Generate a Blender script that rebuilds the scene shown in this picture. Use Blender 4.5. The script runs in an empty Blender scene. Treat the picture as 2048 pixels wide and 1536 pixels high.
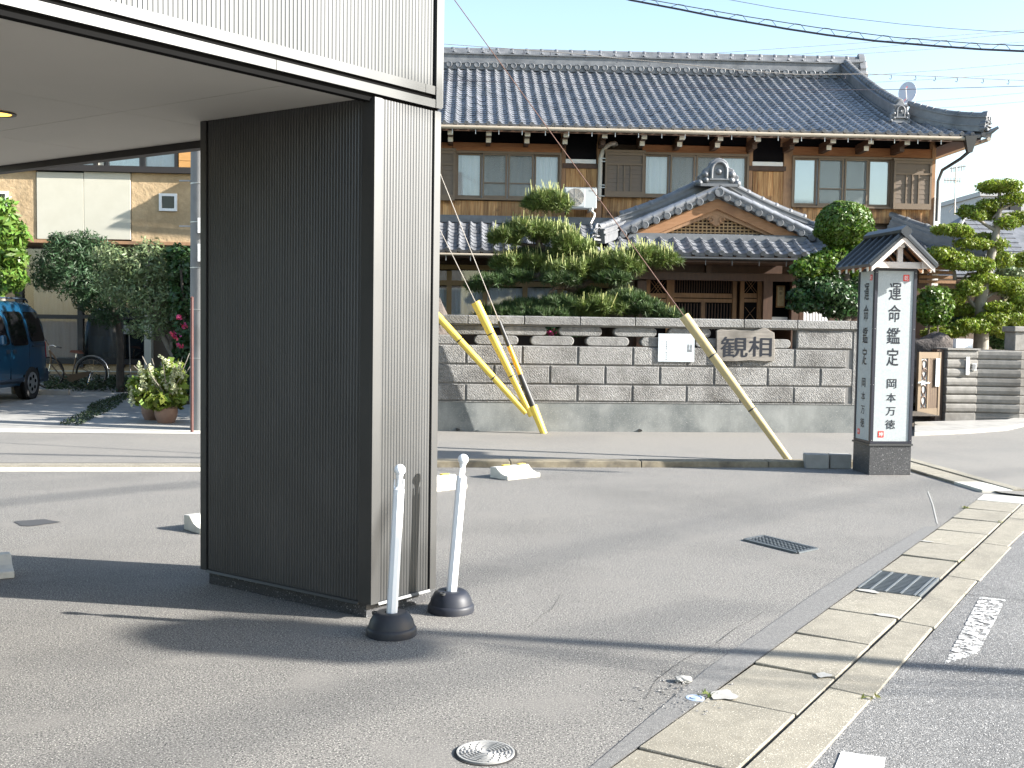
import bpy, bmesh, math, random
import numpy as np
from mathutils import Vector, Matrix
R_ = math.radians
SC = bpy.context.scene
COL = SC.collection
random.seed(7); RNG = np.random.default_rng(7)

# ------------------------------------------------------------------ camera
F, CH, PITCH, ROLL = 2200.0, 1.6, R_(3.07), R_(0.85)
CAMLOC = Vector((0, 0, CH))
CAMROT = Matrix.Rotation(math.pi/2 - PITCH, 3, 'X') @ Matrix.Rotation(ROLL, 3, 'Z')
cd = bpy.data.cameras.new('camera'); cam = bpy.data.objects.new('camera', cd); COL.objects.link(cam)
cam.matrix_world = Matrix.Translation(CAMLOC) @ CAMROT.to_4x4()
cd.sensor_width = 36.0; cd.lens = 36.0*F/2048; cd.clip_start = .05; cd.clip_end = 2000
SC.camera = cam
# ------------------------------------------------------------------ sky, sun, exposure
SUN_EL, SUN_AZ = 25.0, -10.0          # azimuth measured from +X towards +Y
wd = bpy.data.worlds.new('World'); SC.world = wd; wd.use_nodes = True
nt = wd.node_tree; nt.nodes.clear()
sky = nt.nodes.new('ShaderNodeTexSky'); sky.sky_type = 'NISHITA'; sky.sun_disc = False
sky.sun_elevation = R_(SUN_EL); sky.sun_rotation = R_(90 - SUN_AZ); sky.air_density = 1.15; sky.dust_density = .9; sky.ozone_density = 1.0
bg = nt.nodes.new('ShaderNodeBackground'); bg.inputs[1].default_value = 0.098
ow = nt.nodes.new('ShaderNodeOutputWorld')
nt.links.new(sky.outputs[0], bg.inputs[0]); nt.links.new(bg.outputs[0], ow.inputs[0])
sl = bpy.data.lights.new('sun', 'SUN'); sl.energy = 5.0; sl.angle = R_(0.53); sl.color = (1, .965, .91)
so = bpy.data.objects.new('sun', sl); COL.objects.link(so)
SDIR = Vector((math.cos(R_(SUN_EL))*math.cos(R_(SUN_AZ)), math.cos(R_(SUN_EL))*math.sin(R_(SUN_AZ)), math.sin(R_(SUN_EL))))
so.rotation_euler = SDIR.to_track_quat('Z', 'Y').to_euler(); so.location = (30, 0, 30)
SC.view_settings.view_transform = 'Standard'; SC.view_settings.look = 'None'
SC.view_settings.exposure = 1.8; SC.view_settings.gamma = 1.0; SC.view_settings.use_curve_mapping = False

# ------------------------------------------------------------------ helpers
def ray(u, v): return CAMROT @ Vector(((u-1024)/F, -(v-768)/F, -1))
def G(u, v, z=0.0):                                    # pixel of the photograph -> point on a level plane
    d = ray(u, v); return CAMLOC + d*((z-CH)/d.z)
def AY(u, v, y):                                       # pixel -> point on the vertical plane Y = y
    d = ray(u, v); return CAMLOC + d*(y/d.y)
ORG = {}
def org(o): return ORG.get(o.name, Vector((0, 0, 0))) if o else Vector((0, 0, 0))
def tag(o, label=None, cat=None, group=None, kind=None):
    if label: o['label'] = label
    if cat: o['category'] = cat
    if group: o['group'] = group
    if kind: o['kind'] = kind
    return o
def thing(name, label, cat, loc, group=None):
    o = bpy.data.objects.new(name, None); COL.objects.link(o); o.empty_display_size = .1
    o.location = loc; ORG[o.name] = Vector(loc)
    return tag(o, label, cat, group)
def link(name, me, parent, loc=None, rot=None, mat=None, scale=None):
    o = bpy.data.objects.new(name, me); COL.objects.link(o)
    if mat: 
        if not me.materials: me.materials.append(mat)
    L = Vector(loc) if loc is not None else org(parent)
    o.parent = parent; o.location = L - org(parent); ORG[o.name] = L
    if rot: o.rotation_euler = rot
    if scale: o.scale = scale
    return o
class Fr:                                              # vertical frame: a along the wall, n out of it towards the viewer, z up
    def __init__(s, x, y, yaw, z=0):
        s.o = Vector((x, y, z)); s.yaw = R_(yaw); c, q = math.cos(s.yaw), math.sin(s.yaw)
        s.d = Vector((c, q, 0)); s.n = Vector((q, -c, 0))
    def w(s, a, n, z): return s.o + s.d*a + s.n*n + Vector((0, 0, z))
    def px(s, u, v, n=0):
        d = ray(u, v); p0 = s.o + s.n*n
        p = CAMLOC + d*((p0-CAMLOC).dot(s.n)/d.dot(s.n)); q = p - s.o
        return q.dot(s.d), q.z
    def rect(s, u0, v0, u1, v1, n=0):
        um, vm = (u0+u1)/2, (v0+v1)/2
        return s.px(u0, vm, n)[0], s.px(u1, vm, n)[0], s.px(um, v1, n)[1], s.px(um, v0, n)[1]
class MB:
    def __init__(s, fr=None): s.v, s.f, s.fr = [], [], fr
    def p(s, q):
        if s.fr: return s.fr.w(*q)
        return Vector(q)
    def add(s, vs, fs):
        b = len(s.v); s.v += [s.p(q) for q in vs]; s.f += [tuple(i+b for i in f) for f in fs]; return s
    def box(s, x0, x1, y0, y1, z0, z1):
        return s.add([(x0,y0,z0),(x1,y0,z0),(x1,y1,z0),(x0,y1,z0),(x0,y0,z1),(x1,y0,z1),(x1,y1,z1),(x0,y1,z1)],
                     [(0,3,2,1),(4,5,6,7),(0,1,5,4),(1,2,6,5),(2,3,7,6),(3,0,4,7)])
    def hexa(s, a, b):                                 # bottom ring a (4), top ring b (4)
        return s.add(list(a)+list(b), [(0,3,2,1),(4,5,6,7),(0,1,5,4),(1,2,6,5),(2,3,7,6),(3,0,4,7)])
    def quad(s, a, b, c, d): return s.add([a,b,c,d], [(0,1,2,3)])
    def prism(s, poly, ext):                           # poly: list of 3D points, ext: extrusion vector
        n = len(poly); e = Vector(ext); ps = [Vector(q) for q in poly]
        return s.add(ps+[q+e for q in ps], [tuple(range(n))[::-1], tuple(range(n, 2*n))]+[(i,(i+1)%n,(i+1)%n+n,i+n) for i in range(n)])
    def tube(s, pts, r, seg=8, cap=True):
        pts = [s.p(q) for q in pts]; n = len(pts); rs = r if isinstance(r, (list, tuple)) else [r]*n
        b = len(s.v); up = None
        for i, q in enumerate(pts):
            t = (pts[min(i+1, n-1)]-pts[max(i-1, 0)]).normalized()
            if up is None: up = t.orthogonal().normalized()
            up = (up - t*up.dot(t)).normalized(); w = t.cross(up)
            for k in range(seg):
                a = 2*math.pi*k/seg; s.v.append(q + (up*math.cos(a)+w*math.sin(a))*rs[i])
        for i in range(n-1):
            for k in range(seg):
                k2 = (k+1) % seg; s.f.append((b+i*seg+k, b+i*seg+k2, b+(i+1)*seg+k2, b+(i+1)*seg+k))
        if cap: s.f.append(tuple(b+k for k in range(seg))[::-1]); s.f.append(tuple(b+(n-1)*seg+k for k in range(seg)))
        return s
    def bar(s, a, b, w, h, up=(0,0,1)):                # square bar between two points (frame coords)
        a, b = s.p(a), s.p(b); t = (b-a).normalized(); u = Vector(up); x = t.cross(u).normalized()*w/2; y = x.cross(t).normalized()*h/2
        fr, s.fr = s.fr, None
        s.hexa([a-x-y, a+x-y, a+x+y, a-x+y], [b-x-y, b+x-y, b+x+y, b-x+y]); s.fr = fr; return s
    def lathe(s, prof, c, seg=20, axis=None):          # prof: (r, h) list about axis through c
        c = s.p(c); ax = Vector(axis).normalized() if axis else Vector((0,0,1)); u = ax.orthogonal().normalized(); w = ax.cross(u); b = len(s.v)
        for r, h in prof:
            for k in range(seg):
                a = 2*math.pi*k/seg; s.v.append(c + ax*h + (u*math.cos(a)+w*math.sin(a))*max(r, 1e-4))
        for i in range(len(prof)-1):
            for k in range(seg):
                k2 = (k+1) % seg; s.f.append((b+i*seg+k, b+i*seg+k2, b+(i+1)*seg+k2, b+(i+1)*seg+k))
        s.f.append(tuple(b+k for k in range(seg))[::-1]); s.f.append(tuple(b+(len(prof)-1)*seg+k for k in range(seg)))
        return s
    def mesh(s, name, mat, o=Vector((0,0,0)), smooth=None, bevel=0, fix=True):
        me = bpy.data.meshes.new(name); me.from_pydata([tuple(q-o) for q in s.v], [], s.f)
        if fix or bevel:
            bm = bmesh.new(); bm.from_mesh(me); bmesh.ops.recalc_face_normals(bm, faces=bm.faces)
            if bevel: bmesh.ops.bevel(bm, geom=[e for e in bm.edges if len(e.link_faces) == 2 and e.calc_face_angle(0) > .5], offset=bevel, segments=1, affect='EDGES')
            bm.to_mesh(me); bm.free()
        if smooth is not None:
            me.polygons.foreach_set('use_smooth', [True]*len(me.polygons)); me.set_sharp_from_angle(angle=R_(smooth))
        if mat: me.materials.append(mat)
        return me
    def build(s, name, mat, parent=None, loc=None, smooth=None, bevel=0, kind=None):
        L = Vector(loc) if loc is not None else org(parent)
        o = link(name, s.mesh(name, mat, L, smooth, bevel), parent, L)
        if kind: o['kind'] = kind
        return o
# ------------------------------------------------------------------ materials
def mat(name, c, c2=None, sc=6, c3=None, sc3=.7, lim3=(.5, .68), speck=None, rough=.8, metal=0, spec=.5, bump=None, st=(1,1,1), rnd=0, coat=0, isl=0, detail=4, trans=0):
    m = bpy.data.materials.new(name); m.use_nodes = True; t = m.node_tree; N, Lk = t.nodes, t.links
    P = N['Principled BSDF']; P.inputs['Roughness'].default_value = rough; P.inputs['Metallic'].default_value = metal
    P.inputs['Specular IOR Level'].default_value = spec; P.inputs['Coat Weight'].default_value = coat; P.inputs['Coat Roughness'].default_value = .08
    rgb = lambda q: (q[0], q[1], q[2], 1)
    geo = N.new('ShaderNodeNewGeometry'); mp = N.new('ShaderNodeMapping'); mp.inputs['Scale'].default_value = st; Lk.new(geo.outputs['Position'], mp.inputs[0])
    def noise(scale, vec=None, det=detail, ro=.55):
        n = N.new('ShaderNodeTexNoise'); n.inputs['Scale'].default_value = scale; n.inputs['Detail'].default_value = det; n.inputs['Roughness'].default_value = ro
        Lk.new((vec or mp.outputs[0]), n.inputs[0]); return n.outputs['Fac']
    def ramp(fac, a, b):
        r = N.new('ShaderNodeMapRange'); r.inputs[1].default_value = a; r.inputs[2].default_value = b; Lk.new(fac, r.inputs[0]); return r.outputs[0]
    def mix(fac, A, B, mode='MIX'):
        x = N.new('ShaderNodeMix'); x.data_type = 'RGBA'; x.blend_type = mode
        for i, q in ((0, fac), (6, A), (7, B)):
            if hasattr(q, 'is_linked'): Lk.new(q, x.inputs[i])
            else: x.inputs[i].default_value = q if i == 0 else rgb(q)
        return x.outputs[2]
    col = None
    if c2: col = mix(ramp(noise(sc), .32, .68), c, c2)
    if c3: col = mix(ramp(noise(sc3, geo.outputs['Position']), *lim3), col or c, c3)
    for sp in (speck or []):
        col = mix(ramp(noise(sp[0], geo.outputs['Position'], 2, .6), sp[2], sp[2]+sp[3]), col or c, sp[1])
    if rnd or isl:
        if rnd: oi = N.new('ShaderNodeObjectInfo'); rv = oi.outputs['Random']
        else: rv = geo.outputs['Random Per Island']
        a = rnd or isl
        mr = N.new('ShaderNodeMapRange'); mr.inputs[3].default_value = 1-a; mr.inputs[4].default_value = 1+a; Lk.new(rv, mr.inputs[0])
        hs = N.new('ShaderNodeHueSaturation'); Lk.new(mr.outputs[0], hs.inputs['Value'])
        if col: Lk.new(col, hs.inputs['Color'])
        else: hs.inputs['Color'].default_value = rgb(c)
        if isl:
            h2 = N.new('ShaderNodeMapRange'); h2.inputs[3].default_value = .475; h2.inputs[4].default_value = .525; Lk.new(rv, h2.inputs[0]); Lk.new(h2.outputs[0], hs.inputs['Hue'])
        col = hs.outputs[0]
    if col: Lk.new(col, P.inputs['Base Color'])
    else: P.inputs['Base Color'].default_value = rgb(c)
    prev = None
    for b in (bump or []):
        kind, scale, stren, dist = b[:4]; vec = mp.outputs[0]
        if kind == 'noise': h = noise(scale, None, 5, .6)
        elif kind == 'vor':
            q = N.new('ShaderNodeTexVoronoi'); q.inputs['Scale'].default_value = scale; Lk.new(vec, q.inputs[0]); h = q.outputs['Distance']
        else:
            q = N.new('ShaderNodeTexWave'); q.inputs['Scale'].default_value = scale; q.inputs['Distortion'].default_value = b[4]; q.inputs['Detail'].default_value = 3; q.inputs['Detail Scale'].default_value = b[5] if len(b) > 5 else 1; q.bands_direction = b[6] if len(b) > 6 else 'DIAGONAL'
            Lk.new(vec, q.inputs[0]); h = q.outputs['Fac']
        bn = N.new('ShaderNodeBump'); bn.inputs['Strength'].default_value = stren; bn.inputs['Distance'].default_value = dist; Lk.new(h, bn.inputs['Height'])
        if prev: Lk.new(prev, bn.inputs['Normal'])
        prev = bn.outputs[0]
    if prev: Lk.new(prev, P.inputs['Normal'])
    if trans:
        tr = N.new('ShaderNodeBsdfTranslucent'); ms = N.new('ShaderNodeMixShader'); ms.inputs[0].default_value = trans
        if col: Lk.new(col, tr.inputs[0])
        else: tr.inputs[0].default_value = rgb(c)
        Lk.new(P.outputs[0], ms.inputs[1]); Lk.new(tr.outputs[0], ms.inputs[2]); Lk.new(ms.outputs[0], N['Material Output'].inputs[0])
    return m
def glass_mat(name, tint=(.95,.96,.96), base=.06, rough=.02):
    m = bpy.data.materials.new(name); m.use_nodes = True; t = m.node_tree; N, Lk = t.nodes, t.links; N.remove(N['Principled BSDF'])
    tr = N.new('ShaderNodeBsdfTransparent'); tr.inputs[0].default_value = (*tint, 1)
    gl = N.new('ShaderNodeBsdfGlossy'); gl.inputs['Roughness'].default_value = rough
    lw = N.new('ShaderNodeFresnel'); lw.inputs[0].default_value = 1.5
    ad = N.new('ShaderNodeMath'); ad.operation = 'ADD'; ad.inputs[1].default_value = base; Lk.new(lw.outputs[0], ad.inputs[0])
    mx = N.new('ShaderNodeMixShader'); Lk.new(ad.outputs[0], mx.inputs[0]); Lk.new(tr.outputs[0], mx.inputs[1]); Lk.new(gl.outputs[0], mx.inputs[2]); Lk.new(mx.outputs[0], N['Material Output'].inputs[0])
    return m
def screen_mat(name, c, a):
    m = bpy.data.materials.new(name); m.use_nodes = True; t = m.node_tree; N, Lk = t.nodes, t.links; P = N['Principled BSDF']
    P.inputs['Base Color'].default_value = (*c, 1); P.inputs['Roughness'].default_value = .9; P.inputs['Alpha'].default_value = a
    return m
def emit_mat(name, c, s):
    m = bpy.data.materials.new(name); m.use_nodes = True; P = m.node_tree.nodes['Principled BSDF']
    P.inputs['Base Color'].default_value = (*c, 1); P.inputs['Emission Color'].default_value = (*c, 1); P.inputs['Emission Strength'].default_value = s
    return m
M = {}
M['lot'] = mat('lot_asphalt', (.105,.099,.09), (.225,.213,.193), 75, (.105,.1,.091), .55, (.45,.75), [(150,(.55,.52,.46),.585,.05),(110,(.016,.016,.017),.57,.05),(1.7,(.19,.178,.16),.54,.25)], .82, bump=[('noise',240,.55,.006),('noise',9,.2,.01)])
M['street'] = mat('street_asphalt', (.155,.146,.131), (.215,.202,.178), 50, (.15,.143,.13), .5, (.48,.72), [(220,(.45,.41,.36),.6,.08),(180,(.08,.078,.075),.6,.1)], .85, bump=[('noise',200,.4,.004)])
M['road'] = mat('road_asphalt', (.13,.126,.12), (.2,.195,.185), 60, (.1,.098,.095), .6, (.5,.7), [(170,(.55,.53,.5),.585,.05),(150,(.02,.02,.022),.57,.06)], .78, bump=[('noise',160,.9,.008)])
M['seam'] = mat('asphalt_patch', (.115,.112,.106), (.175,.17,.16), 50, None, .5, (.5,.7), [(230,(.45,.43,.4),.6,.06),(200,(.04,.04,.04),.59,.08)], .85, bump=[('noise',220,.5,.005)])
M['slab'] = mat('gutter_concrete', (.2,.182,.142), (.25,.228,.18), 12, (.15,.137,.108), 2.2, (.5,.75), [(190,(.2,.165,.11),.60,.08),(170,(.6,.55,.45),.61,.06)], .88, bump=[('noise',150,.5,.004)], rnd=.07)
M['mortar'] = mat('white_mortar', (.3,.29,.265), (.36,.35,.325), 20, bump=[('noise',80,.4,.003)])
M['conc'] = mat('concrete', (.27,.258,.235), (.34,.325,.295), 7, (.2,.19,.175), 1.3, (.5,.72), [(180,(.2,.19,.17),.62,.08)], .88, bump=[('noise',90,.4,.003)])
M['conc_white'] = mat('pale_concrete', (.45,.43,.37), (.52,.5,.44), 9, bump=[('noise',90,.3,.002)])
M['kerb'] = mat('dirty_kerb', (.22,.19,.135), (.16,.135,.09), 16, (.06,.052,.04), 3.5, (.45,.7), bump=[('noise',60,.7,.006)])
M['gutter_dark'] = mat('gutter_gap', (.03,.028,.025))
M['soil'] = mat('soil', (.07,.055,.04), (.1,.08,.06), 8, bump=[('noise',20,.8,.03)])
M['clad'] = mat('dark_metal_cladding', (.094,.0955,.096), (.11,.1115,.112), 4, (.085,.0865,.086), 1.1, (.5,.7), rough=.52, metal=.85, spec=.35, st=(2,2,.15))
M['trim'] = mat('dark_metal_trim', (.094,.0955,.096), (.105,.1065,.107), 2, rough=.5, metal=.9)
M['clad_up'] = mat('upper_metal_cladding', (.07,.073,.073), (.095,.097,.097), 2.5, rough=.5, metal=.85, st=(1,1,.1))
M['trim_up'] = mat('upper_metal_trim', (.072,.074,.074), (.095,.097,.096), 1.3, rough=.5, metal=.85)
M['black'] = mat('black_gap', (.008,.008,.008), rough=1, spec=.05)
M['soffit'] = mat('soffit_board', (.42,.405,.37), (.45,.43,.395), .8, rough=.85)
M['granite'] = mat('speckled_granite', (.035,.036,.038), (.06,.06,.063), 60, None, 1, (.5,.7), [(120,(.4,.4,.4),.63,.04),(60,(.012,.012,.014),.6,.08)], .5, bump=[('noise',130,.6,.003)])
M['tile'] = mat('smoked_clay_tile', (.2,.208,.225), (.29,.297,.312), 9, (.14,.146,.158), 1.4, (.5,.75), rough=.36, metal=.3, spec=.6, rnd=.10, bump=[('noise',50,.15,.002)])
M['tile_i'] = mat('smoked_clay_tile_field', (.2,.208,.225), (.29,.297,.312), 9, (.14,.146,.158), 1.4, (.5,.75), rough=.36, metal=.3, spec=.6, isl=.10, bump=[('noise',50,.15,.002)])
M['ridge'] = mat('ridge_tile', (.135,.14,.15), (.19,.195,.2), 7, (.085,.09,.095), 2, (.5,.75), rough=.48, metal=.2, bump=[('noise',60,.2,.002)])
M['wood'] = mat('weathered_boards', (.29,.125,.042), (.54,.33,.145), 5, (.07,.035,.02), 2.2, (.52,.66), rough=.75, st=(9,9,.5), rnd=.32, bump=[('noise',30,.3,.003)])
M['beam'] = mat('reddish_beam', (.3,.12,.045), (.4,.18,.07), 5, rough=.6, st=(1,4,10), bump=[('noise',20,.2,.002)])
M['post'] = mat('timber_post', (.3,.165,.08), (.38,.22,.12), 6, (.2,.12,.07), 2, rough=.7, st=(8,8,.8), bump=[('noise',20,.2,.002)])
M['dark_wood'] = mat('dark_timber', (.06,.03,.017), (.09,.045,.025), 6, rough=.55, st=(4,4,1))
M['tan_wood'] = mat('tan_timber', (.34,.21,.09), (.4,.25,.12), 6, rough=.55, st=(4,4,1))
M['hafu'] = mat('bargeboard_timber', (.28,.135,.055), (.35,.18,.085), 5, (.19,.09,.04), 1.5, rough=.65, st=(1,1,6))
M['pale_end'] = mat('painted_beam_end', (.66,.62,.52), (.72,.68,.58), 10, rough=.6)
M['bronze'] = mat('bronze_aluminium', (.17,.125,.085), (.19,.14,.095), 4, rough=.5, metal=.3)
M['bronze_l'] = mat('bronze_shutter', (.15,.115,.085), (.17,.13,.095), 3, rough=.55, metal=.2)
M['glass'] = glass_mat('window_glass')
M['glass_b'] = glass_mat('frosted_reflecting_glass', (.85,.9,.92), .22, .05)
M['screen'] = screen_mat('insect_screen', (.2,.21,.2), .5)
M['curtain'] = mat('curtain_fabric', (.8,.82,.83), (.86,.87,.88), 3, rough=.9, st=(6,6,.3))
M['curtain_w'] = mat('white_blind', (.8,.84,.85), (.84,.87,.88), 3, rough=.9)
M['curtain_d'] = mat('dim_curtain', (.22,.25,.25), (.28,.31,.31), 3, rough=.9, st=(6,6,.3))
M['room'] = mat('dark_interior', (.02,.02,.022))
M['navy'] = mat('dark_panel', (.008,.0075,.009), rough=.9, spec=.1)
M['white'] = mat('white_paint', (.8,.8,.78), (.76,.76,.74), 4, rough=.5)
M['ac'] = mat('white_enamel', (.46,.48,.47), (.49,.51,.5), 3, rough=.4)
M['ac_grille'] = mat('grey_grille', (.2,.2,.2), rough=.6)
M['lag'] = mat('beige_pipe_cover', (.56,.52,.45), (.6,.56,.49), 8, rough=.6)
M['gutter'] = mat('rain_gutter', (.32,.27,.2), (.36,.31,.24), 5, rough=.5)
M['bracket'] = mat('zinc', (.5,.5,.48), rough=.4, metal=.6)
M['stone'] = mat('rough_split_stone', (.205,.2,.19), (.31,.303,.29), 26, (.095,.09,.083), 1.7, (.48,.74), [(90,(.5,.48,.45),.6,.1)], .9, bump=[('wave',15,.9,.016,9,2.2,'DIAGONAL'),('noise',50,.6,.012)], rnd=.07)
M['stone_s'] = mat('smooth_stone', (.17,.166,.158), (.25,.245,.232), 18, (.09,.087,.08), 1.8, (.5,.75), rough=.88, bump=[('wave',13,.6,.012,9,2.5,'DIAGONAL'),('noise',60,.4,.006)], rnd=.06)
M['joint'] = mat('mortar_joint', (.14,.135,.128), (.19,.185,.175), 12)
M['plinth'] = mat('mottled_concrete_footing', (.15,.158,.15), (.235,.242,.23), 3.5, (.09,.1,.1), 1.6, (.45,.7), [(120,(.36,.36,.34),.6,.1)], .85, st=(1,1,.45), bump=[('noise',60,.3,.004)])
M['block'] = mat('grey_wall_block', (.21,.198,.178), (.28,.265,.24), 9, (.17,.155,.135), 1.7, (.5,.75), rough=.9, rnd=.06, bump=[('noise',50,.5,.006)])
M['yellow'] = mat('yellow_plastic', (.8,.58,.09), (.72,.52,.09), 5, rough=.45)
M['yellow2'] = mat('amber_plastic', (.85,.45,.02), (.75,.4,.03), 5, rough=.45)
M['cream'] = mat('faded_yellow_plastic', (.47,.36,.165), (.52,.41,.21), 5, rough=.5)
M['blackp'] = mat('black_plastic', (.025,.025,.025), (.035,.035,.035), 20, rough=.5)
M['rust'] = mat('rusty_wire', (.11,.055,.04), (.16,.085,.06), 30, rough=.7)
M['wire'] = mat('steel_wire', (.36,.33,.29), (.28,.25,.22), 20, rough=.5, metal=.3)
M['cable'] = mat('black_cable', (.05,.045,.06), rough=.6)
M['pole'] = mat('pole_concrete', (.18,.18,.177), (.23,.23,.225), 5, (.14,.14,.137), 1.5, st=(1,1,.3), bump=[('noise',60,.2,.002)])
M['plastic_w'] = mat('white_plastic', (.82,.84,.86), rough=.35)
M['rubber'] = mat('navy_rubber_base', (.017,.019,.027), (.022,.024,.032), 14, (.035,.036,.04), 5, rough=.5, spec=.35)
M['stop'] = mat('white_painted_stop', (.58,.56,.5), (.48,.465,.42), 10, (.4,.38,.34), 5, (.55,.75), rough=.75, bump=[('noise',70,.2,.002)])
M['panel'] = mat('frosted_sign_panel', (.35,.38,.38), (.4,.43,.43), 40, rough=.5, speck=[(70,(.48,.51,.5),.6,.1)])
M['ink'] = mat('black_ink', (.01,.012,.02), rough=.4)
M['frame_n'] = mat('navy_metal_frame', (.02,.021,.032), rough=.4)
M['red'] = mat('red_seal', (.75,.06,.045), rough=.5)
M['roof_n'] = mat('dark_slate_metal', (.05,.055,.062), (.06,.065,.072), 4, rough=.35, metal=.5)
M['pale_wood'] = mat('whitened_timber', (.62,.54,.48), (.7,.62,.56), 6, rough=.6, st=(2,2,6))
M['orange_wood'] = mat('orange_rafter', (.34,.14,.06), (.4,.18,.08), 6, rough=.6)
M['notice'] = mat('white_notice', (.5,.54,.56), rough=.3)
M['print'] = mat('printed_ink', (.06,.06,.065), rough=.5)
M['print_l'] = mat('pale_printed_ink', (.3,.31,.32), rough=.5)
M['sign_wood'] = mat('grey_weathered_board', (.2,.18,.155), (.29,.265,.23), 6, (.11,.1,.085), 1.8, (.5,.72), rough=.85, st=(.8,.8,9), bump=[('wave',6,.5,.006,5,1,'Z'),('noise',40,.2,.002)])
M['stucco'] = mat('tan_stucco', (.42,.30,.17), (.5,.365,.215), 9, (.36,.255,.14), 1.2, (.5,.7), rough=.92, bump=[('noise',7,.7,.03),('noise',60,.3,.004)])
M['cream_wall'] = mat('cream_board', (.5,.475,.385), (.53,.505,.415), 4, rough=.85)
M['dark_band'] = mat('dark_eave_band', (.022,.018,.016), rough=.6)
M['orange_clad'] = mat('orange_siding', (.5,.26,.08), (.58,.31,.11), 8, rough=.6, st=(1,1,6))
M['sash_d'] = mat('black_window_frame', (.018,.017,.016), rough=.45)
M['terracotta'] = mat('brown_glazed_pot', (.2,.12,.09), (.25,.16,.12), 8, rough=.45)
M['paint_car'] = mat('blue_car_paint', (.006,.06,.13), (.007,.066,.14), 2, rough=.35, metal=.3, coat=1)
M['trim_car'] = mat('dark_bumper', (.02,.035,.055), rough=.6)
M['glass_car'] = mat('tinted_car_glass', (.006,.006,.007), rough=.06, spec=.6)
M['tyre'] = mat('tyre_rubber', (.014,.014,.014), rough=.8)
M['alloy'] = mat('silver_hubcap', (.42,.43,.43), rough=.35, metal=.7)
M['lamp_red'] = mat('red_lens', (.35,.02,.015), rough=.2)
M['chrome'] = mat('chrome', (.6,.6,.6), rough=.2, metal=1)
M['brown_leather'] = mat('brown_saddle', (.14,.05,.025), rough=.5)
M['bike'] = mat('bronze_bike_frame', (.16,.11,.07), rough=.4, metal=.4)
M['slate'] = mat('grey_slate_roof', (.1,.105,.115), (.15,.155,.165), 8, (.075,.08,.085), 1.5, rough=.6, rnd=.08)
M['grey_wall'] = mat('far_grey_wall', (.45,.44,.43), (.5,.49,.48), 4)
M['brown_wall'] = mat('brown_wall', (.11,.08,.055), (.14,.1,.07), 5, st=(1,1,8))
M['dish'] = mat('dish_grey', (.5,.52,.56), rough=.4)
M['gate_m'] = mat('bronze_gate', (.15,.11,.075), (.18,.135,.09), 5, rough=.45, metal=.3)
M['gate_d'] = mat('dark_gate_slat', (.12,.08,.06), rough=.5, metal=.2)
M['rust_post'] = mat('rust_red_pipe', (.075,.03,.026), (.1,.04,.032), 8, rough=.6)
M['iron'] = mat('cast_iron', (.1,.115,.125), (.13,.145,.155), 20, rough=.5, metal=.5)
M['galv'] = mat('galvanised_steel', (.17,.185,.19), (.22,.235,.24), 12, rough=.45, metal=.5)
M['manhole'] = mat('worn_resin_cover', (.25,.245,.23), (.33,.325,.31), 12, rough=.6)
M['blue_lid'] = mat('blue_valve_lid', (.28,.36,.5), (.4,.46,.56), 30, rough=.4)
M['mark'] = None
M['bark'] = mat('rough_bark', (.09,.07,.055), (.16,.13,.105), 14, (.05,.04,.032), 4, rough=.95, st=(1,1,.4), bump=[('vor',16,.9,.03),('noise',40,.5,.01)])
M['bark_g'] = mat('grey_bark', (.2,.18,.15), (.28,.255,.215), 10, (.13,.115,.095), 3, rough=.9, st=(1,1,.3), bump=[('noise',25,.6,.015)])
M['bark_d'] = mat('dark_bark', (.05,.04,.03), (.08,.065,.05), 10, rough=.95, bump=[('noise',25,.6,.015)])
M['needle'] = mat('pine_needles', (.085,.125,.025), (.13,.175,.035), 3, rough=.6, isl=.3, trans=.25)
M['needle_shade'] = mat('shaded_pine_needles', (.045,.08,.024), (.07,.115,.032), 3, rough=.6, isl=.3, trans=.25)  # darker needle copy for the unlit pads, shade put into the colour
M['candle'] = mat('pine_candles', (.24,.27,.08), (.32,.34,.12), 6, rough=.7, isl=.15, trans=.2)
M['topiary'] = mat('glossy_holly_leaves', (.06,.115,.01), (.115,.185,.02), 4, rough=.45, spec=.5, isl=.35, trans=.3)
M['topiary_d'] = mat('dark_holly_leaves', (.035,.075,.022), (.05,.1,.03), 4, rough=.4, isl=.35, trans=.3)
M['maki'] = mat('yew_foliage', (.15,.21,.022), (.23,.28,.03), 3, rough=.5, isl=.3, trans=.35)
M['olive'] = mat('olive_leaves', (.13,.18,.07), (.22,.27,.13), 4, rough=.5, isl=.35, trans=.3)
M['mimosa'] = mat('feathery_leaves', (.035,.075,.03), (.06,.11,.045), 3, rough=.55, isl=.3, trans=.3)
M['bright'] = mat('bright_leaves', (.11,.2,.03), (.18,.28,.05), 3, rough=.35, isl=.35, trans=.4)
M['hyd'] = mat('hydrangea_leaves', (.13,.19,.025), (.2,.25,.04), 4, rough=.5, isl=.3, trans=.35)
M['petal'] = mat('cream_petals', (.5,.53,.3), (.6,.61,.42), 8, rough=.7, isl=.15, trans=.3)
M['pink'] = mat('pink_petals', (.6,.06,.17), rough=.6, isl=.2)
M['weed'] = mat('ground_ivy', (.03,.05,.02), (.05,.075,.03), 5, rough=.7, isl=.35, trans=.2)
M['weed_g'] = mat('joint_weed_leaves', (.12,.15,.03), (.2,.2,.05), 9, rough=.7, isl=.3, trans=.2)
M['rock'] = mat('dark_garden_rock', (.09,.075,.065), (.17,.14,.12), 6, (.05,.042,.038), 2, rough=.95, bump=[('noise',9,.9,.06),('noise',40,.5,.01)])
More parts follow.
